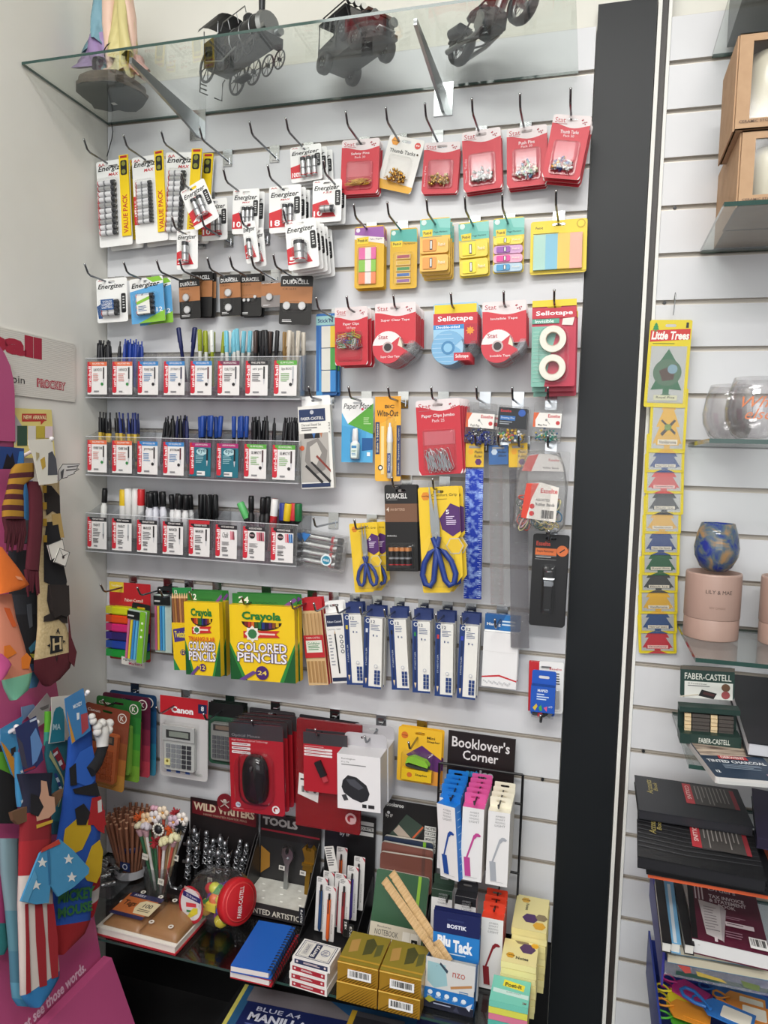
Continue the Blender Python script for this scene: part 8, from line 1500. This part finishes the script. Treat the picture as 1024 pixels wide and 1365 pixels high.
t = thing('tag_tray', 'dark blue open tray holding the luggage tags on the lowest shelf', 'tray', TR(1.43, -.33, -2.0)); b = MB(); b.box(.02, -.02, 0, .5, .3, .003, '2a3a7a'); b.box(.02, -.02, 0, .024, .3, .1, '2a3a8a'); b.box(.02, .296, 0, .5, .3, .08, '2a3a8a'); b.obj('tray_body', t)
# ================================================================ sign board and sock stand at the left wall
def WY(y, z, x): m_ = Matrix(((0, 0, 1, x), (1, 0, 0, y), (0, 1, 0, z), (0, 0, 0, 1))); return m_      # local x -> +y, local y -> up, local z -> out of the left wall
r_ = onx(*px('S1', 692, 262), .006); b0 = onx(*px('S1', 690, 795), .006); Wb, Hb = .62, r_.z-b0.z
t = thing('brand_sign', 'white ribbed plastic sign with red and black pen lettering on the left wall', 'sign', WY(r_.y-Wb/2, r_.z, .004))
b = MB(Wb, Hb); b.prism(rrect(-Wb/2, -Hb, Wb/2, 0, .008), -.003, 0, 'dedbd2')
n = 34
for i in range(n): y = -Hb*(i+.5)/n; b.box(-Wb/2+.004, y-.0011, 0, Wb/2-.004, y+.0011, .0007, 'e6e3da')
b.obj('ribbed_board', t); q = MB(Wb, Hb); q.z = .0008
def fr(x, y): p = onx(*px('S1', x, y), .006); return ((p.y-(r_.y-Wb))/Wb, (r_.z-p.z)/Hb)
a, c = fr(-150, 150), fr(385, 410); q.txt('ball', a[0], fr(385, 215)[1], c[0], c[1], 'a8203a', .06); q.txt('uni', a[0]-.34, fr(385, 260)[1], a[0]-.02, c[1], 'a8203a', .06)
a, c = fr(118, 600), fr(228, 655); q.txt('pin', a[0], fr(200, 560)[1], c[0], fr(228, 650)[1], '1c1c1e', .0); a, c = fr(345, 580), fr(595, 690)
q.txt('PROCKEY', a[0]-.004, fr(345, 578)[1]-.01, c[0]+.004, fr(595, 685)[1]+.01, 'b83a4a', .09); q.txt('PROCKEY', a[0], fr(345, 578)[1], c[0], fr(595, 685)[1], 'ece8e0', .035); q.txt('PROCKEY', a[0], fr(345, 578)[1], c[0], fr(595, 685)[1], 'b02c40', .0); q.obj('printed_lettering', t)
# slanted pink stand: plane x = SL*(-.83-z)
SL = .19; NN = Vector((1, 0, SL)).normalized(); YY = NN.cross(Vector((0, 1, 0))); YY = Vector((-SL, 0, 1)).normalized()
def PM(off):
    off += .004
    m_ = Matrix((Vector((0, 1, 0)), YY, NN)).transposed().to_4x4(); m_.translation = Vector((0, -.33, -.83))+NN*off; return m_
def pl(off, Z, x, y):
    q_ = ray(*px(Z, x, y)); o = Vector((0, -.33, -.83))+NN*(off+.004); s = (o-CAM).dot(NN)/q_.dot(NN); v = PM(off).inverted() @ (CAM+q_*s); return (v.x, v.y)
t = thing('sock_stand', 'bright pink cardboard stand leaning at the left wall, hung with novelty socks', 'display stand', TR(0, -.33, -2.35))
I = t.matrix_world.inverted(); PK = 'b8507e'
b = MB(); b.prism([(-.75, -1.26), (0, -1.26), (0, -.04), (-.75, -.04)], -.002, 0, PK); b.obj('back_board', t, TR(0, .33, 2.35) @ PM(0))
h = MB(); HP_ = [(q_.y, q_.z) for q_ in [onx(*px('S1', x, y), .018) for x, y in ((-10, 290), (30, 350), (80, 460), (108, 580), (120, 700), (126, 1150))]]; h.prism([(-1.08, HP_[-1][1]), HP_[-1]]+HP_[-2::-1]+[(-1.08, HP_[0][1]+.03)], 0, .004, PK); XW = lambda x: TR(0, .33, 2.35) @ WY(0, 0, x); h.obj('header_board', t, XW(.018))
for i in range(2): h = MB(); h.prism([(-1.08, HP_[-1][1]-.012*i-.012), (HP_[-1][0]+.006*i, HP_[-1][1]-.012*i-.012), (HP_[-1][0]+.006*i, HP_[-1][1]+.1), (-1.08, HP_[-1][1]+.1)], 0, .003, 'a04470'); h.obj('header_layer', t, XW(.0145-.0035*i))
b = MB(); b.prism([(.004, .0), (.40, .0), (.262, .322), (.24, .322), (.225, .3)], -.75, 0, PK); b.obj('base_box', t, Matrix(((1, 0, 0, 0), (0, 0, 1, 0), (0, 1, 0, 0), (0, 0, 0, 1))))
b = MB(); b.prism([(0, 0), (.246, 0), (.25, .012), (.012, .012)], -.75, .0, 'a04470'); b.obj('base_lip', t, TR(.0, .0, .33) @ Matrix(((1, 0, 0, 0), (0, 0, 1, 0), (0, 1, 0, 0), (0, 0, 0, 1)))) if False else None
A_, B_ = pl(0, 'S5', 20, 1480), pl(0, 'S5', 548, 1012); v, f = glyphs('can not see those words.', .03, .0); b = MB(); L = B_[0]-A_[0]; b.add([(A_[0]+L*a+(B_[1]-A_[1])*0, B_[1]-.004+.024*c, .0004) for a, c in v], f, 'e8c8d8'); b.obj('slogan', t, TR(0, .33, 2.35) @ PM(0))
def peg(label, Z, a, off0, off1):
    y, z = pl(off1, Z, *a); o = MB(); o.tube([(y, z-.03, off0), (y, z-.004, off1-.004), (y, z, off1)], .0042, 'e8e4e4', 8); o.ball((y, z, off1), .0055, 'e8e4e4', 8); ob = o.obj('peg'); ob.matrix_world = PM(0); tag(ob, label, 'peg')
peg('white plastic peg carrying the cream and maroon sock', 'S1', (470, 1125), .0, .1); peg('white plastic peg carrying the blue sock with green letters', 'S4', (798, 155), .0, .1); peg('white plastic peg carrying the starry striped sock', 'S4', (335, 430), .0, .12); peg('white plastic peg carrying the leftmost blue header card', 'S4', (150, 470), .0, .08)
class SK:
    bd = None
    """a hanging sock: loft body plus stitched-on pattern, drawn in the plane of the stand"""
    def __init__(s, name, label, cat, off): s.off = off; s.t = thing(name, label, cat, PM(off)); s.d = MB(); s.z = 0
    def P(s, Z, x, y): return pl(s.off, Z, x, y)
    def body(s, Z, rows, th=.012, nm='sock_body'):
        b = MB(); n = 12; vs = []; ks = []
        R_ = [(s.P(r[0] if len(r) > 4 else Z, *r[-4 if len(r) > 4 else 0:][:2]) if False else None) for r in rows]
        for (x0, y0, x1, y1, k) in rows:
            a, c = s.P(Z, x0, y0), s.P(Z, x1, y1); cx, cy, hx, hy = (a[0]+c[0])/2, (a[1]+c[1])/2, (c[0]-a[0])/2, (c[1]-a[1])/2
            for i in range(n):
                q = 2*math.pi*i/n; e = math.cos(q); vs.append((cx+hx*math.copysign(abs(e)**.8, e), cy+hy*math.copysign(abs(e)**.8, e), th/2*math.copysign(abs(math.sin(q))**.7, math.sin(q))))
            ks.append(k)
        fs = [(j*n+i, (j+1)*n+i, (j+1)*n+(i+1) % n, j*n+(i+1) % n) for j in range(len(rows)-1) for i in range(n)]; kk = [ks[j] for j in range(len(rows)-1) for i in range(n)]
        b.add(vs, fs, kk, True); m_ = len(rows)-1; b.add([vs[i] for i in range(n)]+[vs[m_*n+i] for i in range(n)], [tuple(range(n)), tuple(range(2*n-1, n-1, -1))], [ks[0], ks[-2]]); s.z = th/2+.0006; s.bd = b.obj(nm, s.t); return s
    def pat(s, Z, pts, k, z=None, th=.0005): 
        s.z += .0002; P = [s.P(Z, x, y) for x, y in pts]; s.d.prism(P, (z or s.z)-th, z or s.z, k); return s
    def piece(s, nm, Z, pts, k, z, th=.003):
        b = MB(); b.prism([s.P(Z, x, y) for x, y in pts], z, z+th, k)
        if nm in ('wing', 'letter', 'envelope'): b.tube([(*s.P(Z, x, y), z+th) for x, y in pts], .0009, '2a2a2c', 4, True)
        b.obj(nm, s.t); return s
    def star(s, Z, x, y, r, k, z): s.d.prism([s.P(Z, x+r*(1 if i % 2 == 0 else .42)*math.sin(math.pi*i/5), y-r*(1 if i % 2 == 0 else .42)*math.cos(math.pi*i/5)) for i in range(10)], z, z+.0006, k); return s
    def word(s, Z, w, a, b_, c, k, bold=.04):        # a = bottom-left, b = bottom-right, c = top-left
        A, B2, C2 = s.P(Z, *a), s.P(Z, *b_), s.P(Z, *c); v, f = glyphs(w, bold, 0); s.z += .0004; s.d.add([(A[0]+(B2[0]-A[0])*u+(C2[0]-A[0])*v_, A[1]+(B2[1]-A[1])*u+(C2[1]-A[1])*v_, s.z) for u, v_ in v], f, k); return s
    def end(s): 
        if s.d.v: s.d.obj('knitted_pattern', s.bd or s.t)
        return s.t
def hcard(label, Z, pts, off, k, draws=(), words=()):
    P = [pl(off, Z, x, y) for x, y in pts]; t = thing('header_card', label, 'header card', PM(off)); b = MB(); b.prism(P, 0, .0012, k); z = .0013
    for Z2, pp, kk in draws: b.prism([pl(off, Z2, x, y) for x, y in pp], z, z+.0003, kk); z += .0003
    for w, a, b_, c, kk in words:
        A, B2, C2 = pl(off, Z, *a), pl(off, Z, *b_), pl(off, Z, *c); v, f = glyphs(w, .02, 0); z += .0003; b.add([(A[0]+(B2[0]-A[0])*u+(C2[0]-A[0])*v_, A[1]+(B2[1]-A[1])*u+(C2[1]-A[1])*v_, z) for u, v_ in v], f, kk)
    b.obj('printed_card', t); return t
# ---- upper row
hcard('pale yellow poster reading new arrival behind the upper socks', 'S1', [(128,1300), (500,1300), (480,1080), (465,862), (128,846)], .012, 'd8c878', [('S1', [(195,970), (365,968), (368,1000), (400,965), (418,962), (416,898), (195,898)], 'b8382c'), ('S1', [(128,900), (195,1010), (128,1190)], 'a8a8a8'), ('S1', [(150,1190), (240,1188), (240,1008), (150,1008)], '2c4a38'), ('S1', [(246,1188), (318,1186), (318,1010), (246,1010)], 'd0ccc4'), ('S1', [(322,1120), (398,1118), (398,1012), (322,1012)], 'b8a43a'), ('S1', [(402,1120), (472,1118), (470,1014), (402,1014)], 'd8c4c8')], [('NEW ARRIVAL', (204,950), (412,952), (204,912), 'f0e0b0')])
hcard('dark blue header card at the far left of the upper sock row', 'S1', [(-60,1400), (215,1400), (215,1212), (5,1195), (-60,1195)], .05, '1f3f7a', [('S1', [(20,1400), (60,1260), (90,1300), (110,1250), (140,1400)], '14161c'), ('S1', [(150,1370), (210,1372), (210,1240), (170,1240)], '3a7ab8')])
s = SK('novelty_sock', 'cream and maroon novelty sock with a black cape and a square emblem', 'sock', .055)
s.body('P', [(52,640,78,640,'knit'), (51,700,80,700,'knit'), (51,760,83,758,'knit'), (50,800,85,798,'knit'), (50,835,87,833,'knit'), (47,865,94,850,'knit'), (45,880,97,868,'5a1a26~'), (45,896,98,874,'5a1a26~'), (51,905,93,890,'5a1a26~'), (57,913,79,905,'5a1a26~'), (63,915,66,913,'5a1a26~')], .016)
s.pat('S3', [(655,250), (665,520), (665,770), (720,830), (745,680), (690,530)], '5a1a26~'); s.pat('S2', [(370,320), (440,330), (515,420), (520,600), (450,560), (395,600), (375,450)], '26201e~'); s.pat('S2', [(395,660), (515,650), (545,740), (510,850), (580,1200), (560,1290), (370,1200), (370,850)], '17171c~')
s.pat('S2', [(440,590), (520,580), (555,800), (520,800), (500,680), (450,690)], 'b89a5c~'); s.pat('S3', [(450,0), (640,0), (650,390), (600,385), (560,350), (480,370), (405,375), (410,320), (470,290), (440,160)], '2e2624~')
s.pat('S3', [(470,515), (600,520), (590,590), (600,670), (470,700), (480,600)], '17171c~'); s.word('S3', 'H', (495,668), (585,650), (492,545), 'cdb98e~', .02)
for pp in ([(525,505), (550,435), (570,505), (548,470)], [(438,615), (468,595), (468,630)], [(600,560), (625,570), (600,590)], [(520,700), (532,780), (545,700), (532,750)]): s.pat('S3', pp, '17171c~')
for i in range(4): s.pat('S2', [(350+i*2,330+150*i), (388,330+150*i), (388,395+150*i), (355,395+150*i)], 'b8922c~')
s.piece('cape_fringe', 'S3', [(455,20), (640,10), (650,300), (620,330), (560,310), (500,340), (470,260)], '2a2220~', .010, .006)
s.end()
sc_ = SK('knitted_scarf', 'maroon and mustard striped scarf with long tassels, hanging beside the cream sock', 'scarf', .085)
bands_ = [(110,170,300,150), (95,215,300,200), (85,260,300,250), (80,310,205,320), (70,360,200,370), (60,400,198,410), (45,450,205,460), (30,500,205,510), (28,550,207,560), (28,605,207,610), (30,630,207,630)]
rows = []
for i, (a, b1, c, d1) in enumerate(bands_): rows.append((a, b1, c, d1, 'a87c24~' if i % 2 == 0 else '4c1420~'))
sc_.body('S2', [(150,125,290,120,'a87c24~')]+rows, .02, 'striped_band')
for i in range(11): x = 40+17*i; b = MB(); A, B2 = sc_.P('S2', x, 630), sc_.P('S2', x+R.uniform(-8, 12), 870+R.uniform(-40, 60)); b.tube([(A[0], A[1], 0), ((A[0]+B2[0])/2+.002, (A[1]+B2[1])/2, .003), (B2[0], B2[1], 0)], [.005, .0045, .002], '4c1420~', 6); b.obj('tassel', sc_.t)
sc_.body('S2', [(245,285,350,290,'5a1a28~'), (265,400,380,400,'5a1a28~'), (270,600,385,600,'5a1a28~'), (255,800,375,800,'5a1a28~'), (245,950,360,950,'5a1a28~'), (235,1060,350,1080,'5a1a28~'), (240,1090,350,1100,'5a1a28~')], .012, 'hanging_end')
for i in range(8): x = 235+14*i; b = MB(); A, B2 = sc_.P('S2', x, 1085), sc_.P('S2', x+R.uniform(-10, 24), 1310+R.uniform(-60, 30)); b.tube([(A[0], A[1], 0), (B2[0], B2[1], 0)], [.0045, .002], '5a1a28~', 6); b.obj('tassel', sc_.t)
sc_.end()
hcard('small white patterned header card above the cream sock', 'S2', [(355,320), (520,298), (480,-20), (470,-105), (250,-90), (262,-20), (300,60)], .098, 'd8d4c8', [('S2', [(430,230), (520,225), (505,80), (470,10), (435,30)], '4a4c52'), ('S2', [(360,90), (400,60), (410,150), (380,180)], 'b8983a'), ('S2', [(325,100), (350,60), (350,30), (320,20)], 'a89a70')])
s = SK('wing_tag', 'white feathered wing shape sticking out beside the cream sock', 'decoration', .07); s.piece('wing', 'S2', [(525,285), (520,190), (560,130), (640,130), (715,125), (690,165), (710,175), (660,205), (670,215), (610,235), (600,250), (550,260)], 'd8d6d2', 0)
for pp in ([(540,200), (570,170), (560,250), (545,265)], [(600,150), (700,140), (700,146), (600,160)], [(590,180), (690,170), (690,176), (590,190)]): s.pat('S2', pp, '4a4a4c', .0042)
s.end()
s = SK('envelope_tag', 'two white paper envelope shapes pinned on the cream sock', 'decoration', .08); s.piece('letter', 'S2', [(460,1000), (425,865), (558,812), (580,930)], 'd8d4cc', 0); s.piece('envelope', 'S2', [(470,1020), (520,895), (610,935), (572,1060)], 'dcd8d0', .004)
s.pat('S2', [(520,905), (550,975), (600,938), (550,965)], '2a2a2c', .0078); s.pat('S2', [(538,970), (555,960), (560,985), (545,992)], '2a2220', .008); s.end()
s = SK('felt_flap', 'bright orange flared felt flap at the far left edge', 'sock', .13); s.body('S2', [(-60,880,0,890,'e8742a~'), (-60,1000,60,960,'e8742a~'), (-60,1120,160,1080,'e8742a~'), (-60,1230,262,1225,'e8742a~'), (-60,1300,180,1270,'e8742a~'), (-60,1320,60,1295,'d8641e~')], .02); s.pat('S2', [(100,1150), (150,1160), (170,1190), (120,1180)], 'e89a70~'); s.end()
s = SK('novelty_sock', 'peach sock with orange flowers and a mint green toe', 'sock', .11)
s.body('S3', [(-60,100,105,90,'d8886c~'), (-60,350,150,330,'d8886c~'), (-60,600,230,570,'d8886c~'), (-20,830,290,800,'d8886c~'), (20,960,318,880,'7cc0a0~'), (40,1040,300,980,'7cc0a0~'), (80,1110,275,1060,'7cc0a0~'), (125,1165,140,1160,'7cc0a0~')], .018)
s.pat('S3', [(0,230), (60,240), (130,420), (90,430), (40,330)], 'd8602a~'); s.pat('S3', [(0,620), (60,610), (130,690), (80,720), (20,750), (0,740)], 'e07a20~'); s.pat('S3', [(175,740), (230,690), (275,740), (250,850), (180,850)], 'e07a20~'); s.end()
s = SK('novelty_sock', 'hot pink sock toe at the far left edge, in front of the peach sock', 'sock', .135); s.body('S3', [(-60,690,10,700,'d85a98~'), (-60,760,80,760,'d85a98~'), (-60,850,110,800,'d85a98~'), (-60,920,60,900,'d85a98~'), (-60,970,10,960,'d85a98~')], .014); s.end()
s = SK('novelty_sock', 'black and charcoal sock hanging between the peach and cream socks', 'sock', .03)
s.body('S3', [(90,-350,400,-350,'26262c~'), (80,-100,400,-100,'1c1c22~'), (100,100,390,100,'2a2c32~'), (140,300,380,300,'1a1a1e~'), (200,560,360,560,'1a1a1e~'), (250,800,340,800,'26405a~'), (270,870,345,870,'26405a~')], .02); s.pat('S3', [(230,200), (280,190), (290,420), (260,440), (240,330)], '50545c~'); s.pat('S3', [(250,640), (320,560), (330,640), (270,690)], '3a7a94~'); s.pat('S3', [(260,700), (330,700), (340,760), (290,740)], 'a8a838~'); s.end()
s = SK('novelty_sock', 'steel blue sock toe peeping out below the cream sock', 'sock', .02); s.body('S3', [(280,880,400,880,'3a6a8a~'), (275,960,390,960,'3a6a8a~'), (290,1045,360,1030,'3a6a8a~')], .014); s.end()
s = SK('novelty_sock', 'grey and pale blue sock behind the striped scarf', 'sock', .02); s.body('S2', [(200,280,290,280,'3a7ab0~'), (205,560,290,560,'3a7aa8~'), (200,640,290,640,'4a4c50~'), (190,850,280,850,'3a3a40~')], .014); s.end()
# ---- lower row
hcard('blue header card at the lower left, with an orange stripe', 'S4', [(0,490), (205,370), (160,700), (140,940), (100,900), (0,620)], .06, '3a88b8', [('S4', [(0,600), (40,700), (120,930), (140,940), (140,780), (40,640)], 'c88a2c'), ('S4', [(90,670), (135,650), (135,700), (100,740)], '1c1c20')])
hcard('pale grey hook card leaning behind the lower socks', 'S4', [(250,375), (425,162), (470,235), (420,420), (330,480)], .02, 'a8a4a4', [('S4', [(355,300), (440,265), (435,300), (380,320)], '6a6868')])
hcard('pale blue hook card at the back of the lower sock row', 'S4', [(190,290), (300,265), (330,300), (250,370), (200,420)], .01, '7a94b8')
s = SK('novelty_sock', 'lime green cuff of a sock between the header cards', 'sock', .025); s.body('S4', [(415,330,470,330,'6ac03a~'), (412,460,470,460,'6ac03a~'), (410,520,450,520,'3a9a8a~'), (405,640,450,640,'2a6a8a~')], .012); s.end()
s = SK('novelty_sock', 'teal sock with a red and white patch, behind the blue lettered sock', 'sock', .04)
s.body('S4', [(420,600,610,590,'1f6470~'), (405,720,620,720,'1f6470~'), (430,860,610,860,'1a5a68~'), (470,1000,600,1000,'1a5a68~'), (470,1150,590,1150,'1f6470~'), (470,1330,600,1330,'1a4a5a~'), (470,1450,590,1450,'1a4a5a~')], .016)
s.pat('S4', [(448,690), (495,655), (575,830), (545,870), (480,760)], '8a1c2c~'); s.pat('S4', [(455,720), (490,690), (498,710), (462,745)], 'd8d0d0~'); s.pat('S4', [(500,790), (525,770), (540,810), (515,830)], 'd8d0d0~')
for i in range(5): s.pat('S4', [(460+14*i,900+40*i), (480+14*i,890+40*i), (500+14*i,930+40*i), (480+14*i,945+40*i)], 'c0ccd4~' if i % 2 else '1c3a7a~')
s.pat('S4', [(412,740), (425,690), (540,930), (555,1010), (500,1200), (492,1200), (545,1010), (530,935)], 'a8a878~'); s.end()
hcard('white header card with a teal arch reading MA', 'S4', [(440,625), (588,602), (585,420), (640,180), (462,200), (468,400)], .055, 'd0ccc4', [('S4', [(448,618), (582,600), (582,380), (570,310), (540,285), (505,300), (485,340), (475,420)], '2a7a8a')], [('MA', (475,500), (545,495), (478,445), 'b8d0d4')])
s = SK('novelty_sock', 'royal blue sock with yellow and red patches and green cartoon lettering', 'sock', .075)
s.body('P', [(92,985,121,960,'1c4fa8~'), (90,1010,122,1000,'1c4fa8~'), (86,1046,127,1044,'1c4fa8~'), (82,1080,134,1076,'1c4fa8~'), (75,1120,134,1110,'1c4fa8~'), (72,1150,132,1146,'1c4fa8~'), (70,1184,123,1180,'1c4fa8~'), (72,1210,121,1206,'1c4fa8~'), (73,1234,120,1226,'9a1a20~'), (75,1252,112,1244,'9a1a20~'), (77,1270,98,1256,'9a1a20~'), (79,1273,82,1270,'9a1a20~')], .02)
s.pat('S5', [(390,120), (460,60), (550,60), (555,130), (500,250), (420,290), (378,270), (380,180)], 'c8a418~'); s.pat('S5', [(520,340), (560,230), (610,190), (632,260), (620,400), (590,465), (530,450), (505,410)], 'c8a418~'); s.pat('S5', [(560,0), (645,0), (640,150), (600,130), (560,80)], 'a81c22~'); s.pat('S4', [(800,1120), (880,1100), (930,1365), (760,1365)], 'a81c22~'); s.pat('S4', [(850,1150), (885,1130), (890,1240), (855,1255)], 'd0ccc8~'); s.pat('S4', [(690,700), (800,640), (830,800), (830,950), (770,1020), (660,980), (640,800)], '2a62c0~'); s.pat('S4', [(590,850), (650,800), (660,1000), (600,1010)], '16161a~'); s.pat('S4', [(620,1040), (840,980), (870,1100), (780,1100), (640,1080)], '16161a~'); s.pat('S4', [(640,1220), (720,1170), (780,1250), (740,1365), (660,1365)], '16161a~')
s.word('S5', 'MICKEY', (335,600), (572,555), (340,520), '2a6a38~', .05); s.word('S5', 'MOUSE', (335,695), (558,640), (335,625), '2a6a38~', .05); s.end()
hcard('tilted sky blue header card above the royal blue sock', 'S4', [(650,630), (600,380), (585,215), (755,118), (780,280), (825,500), (760,550), (700,585)], .095, '3a7cb4', [('S4', [(605,330), (650,620), (680,600), (640,460)], 'c88c30'), ('S4', [(730,360), (790,340), (800,480), (740,540)], 'a8404a'), ('S4', [(690,345), (715,340), (715,400), (695,410)], 'e0e4e8')], [('MICKEY', (660,310), (740,270), (655,275), 'e8f0f4')])
s = SK('plush_mitten', 'padded white mitten on a black sleeve sticking out beside the royal blue sock', 'plush', .09)
A = [s.P('S4', x, y) for x, y in ((820,880), (880,800), (920,700), (940,640))]; b = MB(); b.tube([(a, c, .0) for a, c in A], [.014, .013, .012, .012], '16161a~', 10); b.obj('sleeve', s.t)
A = [s.P('S4', x, y) for x, y in ((925,650), (925,600), (920,540), (915,490), (905,450))]; b = MB(); b.tube([(a, c, .002) for a, c in A], [.013, .0135, .017, .017, .010], 'dcd9d4~', 12)
for x, y, r in ((860,470,.011), (900,440,.011), (970,440,.0105), (960,500,.011), (860,520,.010), (820,420,.009), (810,380,.008)): a = s.P('S4', x, y); b.ball((a[0], a[1], .008), r, 'dcd9d4~', 10)
b.obj('mitten', s.t); s.end()
s = SK('novelty_sock', 'navy topped sock with red and white stripes and a sky blue toe', 'sock', .10)
s.body('S5', [(110,-230,330,-240,'1c1e34~'), (130,-150,320,-150,'1c1e34~'), (150,-60,320,-60,'1c1e34~'), (125,20,320,10,'8a1c26~'), (130,110,320,100,'8a1c26~'), (125,200,320,180,'a02028~'), (120,420,330,400,'d0c4bc~'), (115,600,330,580,'d0c4bc~'), (120,800,345,780,'d0c4bc~'), (125,1000,370,960,'d0c4bc~'), (130,1185,375,1015,'2c78b0~'), (150,1215,372,1060,'2c78b0~'), (180,1245,310,1165,'2c78b0~'), (210,1262,240,1250,'2c78b0~')], .022)
for x0, x1, w_ in ((128,140,20), (192,222,46), (270,305,40), (160,170,0)):
    if w_: s.pat('S5', [(x0, 600), (x0+w_, 596), (x1+w_*.8, 820), (x0+w_+30 if x0 > 180 else 165, 1160-(x0-128)*.7), (x0+w_*.2+20 if x0 > 180 else 135, 1175-(x0-128)*.7), (x0+6, 830)], '9c1c26~')
s.pat('S4', [(280,1240), (330,1060), (330,960), (380,970), (400,1100), (450,1110), (460,1240), (400,1300), (290,1330)], 'c89a80~'); s.pat('S5', [(200,95), (305,60), (303,80), (202,118)], 'c8a030~'); s.pat('S4', [(230,1080), (300,1100), (350,1200), (300,1290), (230,1260)], '16161c~')
s.piece('felt_skirt', 'S5', [(160,380), (205,272), (330,185), (420,260), (520,370), (515,405), (420,490), (320,550), (270,480), (258,590), (180,600), (80,580)], '4490bc~', .016, .004)
for x, y in ((215,335), (175,478), (385,313), (405,428)): s.star('S5', x, y, 34, 'dcdcd8', .0205)
s.pat('S5', [(205,272), (330,215), (320,185), (215,245)], 'b83a2c~', .0215); s.pat('S5', [(80,580), (120,588), (180,430), (165,385)], '5aa0c8~', .0212); s.pat('S5', [(245,260), (262,256), (268,470), (256,480)], '2c6c98~', .0212)
s.piece('brown_wing', 'S4', [(75,1250), (215,1195), (215,1330), (140,1360), (95,1320)], '6a4c34~', .0, .008); s.piece('brown_wing', 'S4', [(455,1090), (545,1035), (540,1100), (480,1200), (455,1210)], '6a4c34~', .0, .008); s.end()
hcard('tilted navy header card above the striped sock', 'S4', [(215,895), (165,640), (135,480), (325,370), (360,560), (392,770), (320,850)], .125, '1c2c5c', [('S4', [(195,820), (150,560), (200,620), (250,860)], '3a3a4c'), ('S4', [(270,560), (320,480), (380,640), (330,780), (290,820)], '5a84b8'), ('S4', [(215,880), (318,845), (312,825), (210,862)], '8a2428'), ('S4', [(265,430), (325,405), (322,385), (262,412)], 'b8c4d8')])
s = SK('novelty_sock', 'sky blue starry cuff hanging left of the navy header card', 'sock', .09); s.body('S4', [(140,700,200,700,'3a86b4~'), (140,900,215,900,'3a86b4~'), (150,1100,210,1100,'3a86b4~'), (165,1200,205,1200,'3a86b4~')], .012)
for x, y in ((175,880), (205,920), (178,1020), (212,1040), (180,1150)): s.star('S4', x, y, 20, 'd8dcdc', .0068)
s.end()
s = SK('novelty_sock', 'pale ice blue sock at the lower left, behind the striped sock', 'sock', .05); s.body('S5', [(0,180,110,180,'7c98a0~'), (10,400,110,400,'7c98a0~'), (40,640,120,640,'5a8a98~'), (65,900,125,900,'4a7c90~'), (75,1100,130,1100,'5a98b0~'), (85,1200,180,1220,'3a80a8~'), (120,1250,185,1255,'3a80a8~')], .018); s.end()
s = SK('novelty_sock', 'black sock with a lime cuff at the far left of the lower row', 'sock', .04); s.body('S4', [(-60,620,60,690,'2a2a2c~'), (-60,700,60,700,'5aa028~'), (-60,820,70,820,'5aa028~'), (-60,840,130,930,'141416~'), (-60,1100,160,1100,'141416~'), (-60,1250,150,1250,'141416~'), (-60,1350,140,1350,'141416~')], .016); s.end()
s = SK('novelty_sock', 'teal and pink sock toe at the far left edge of the lower row', 'sock', .03); s.body('S5', [(-60,420,20,420,'a83a70~'), (-60,640,30,640,'a83a70~'), (-60,720,30,720,'2c8080~'), (-60,880,50,860,'2c8080~'), (-60,930,20,920,'2c8080~')], .016); s.end()
s = SK('novelty_sock', 'red and white striped sock edge behind the royal blue sock', 'sock', .05); s.body('S5', [(585,400,640,360,'a81c26~'), (580,520,632,480,'c8c4c0~'), (578,600,625,560,'a81c26~'), (575,690,600,640,'a81c26~')], .012); s.end()
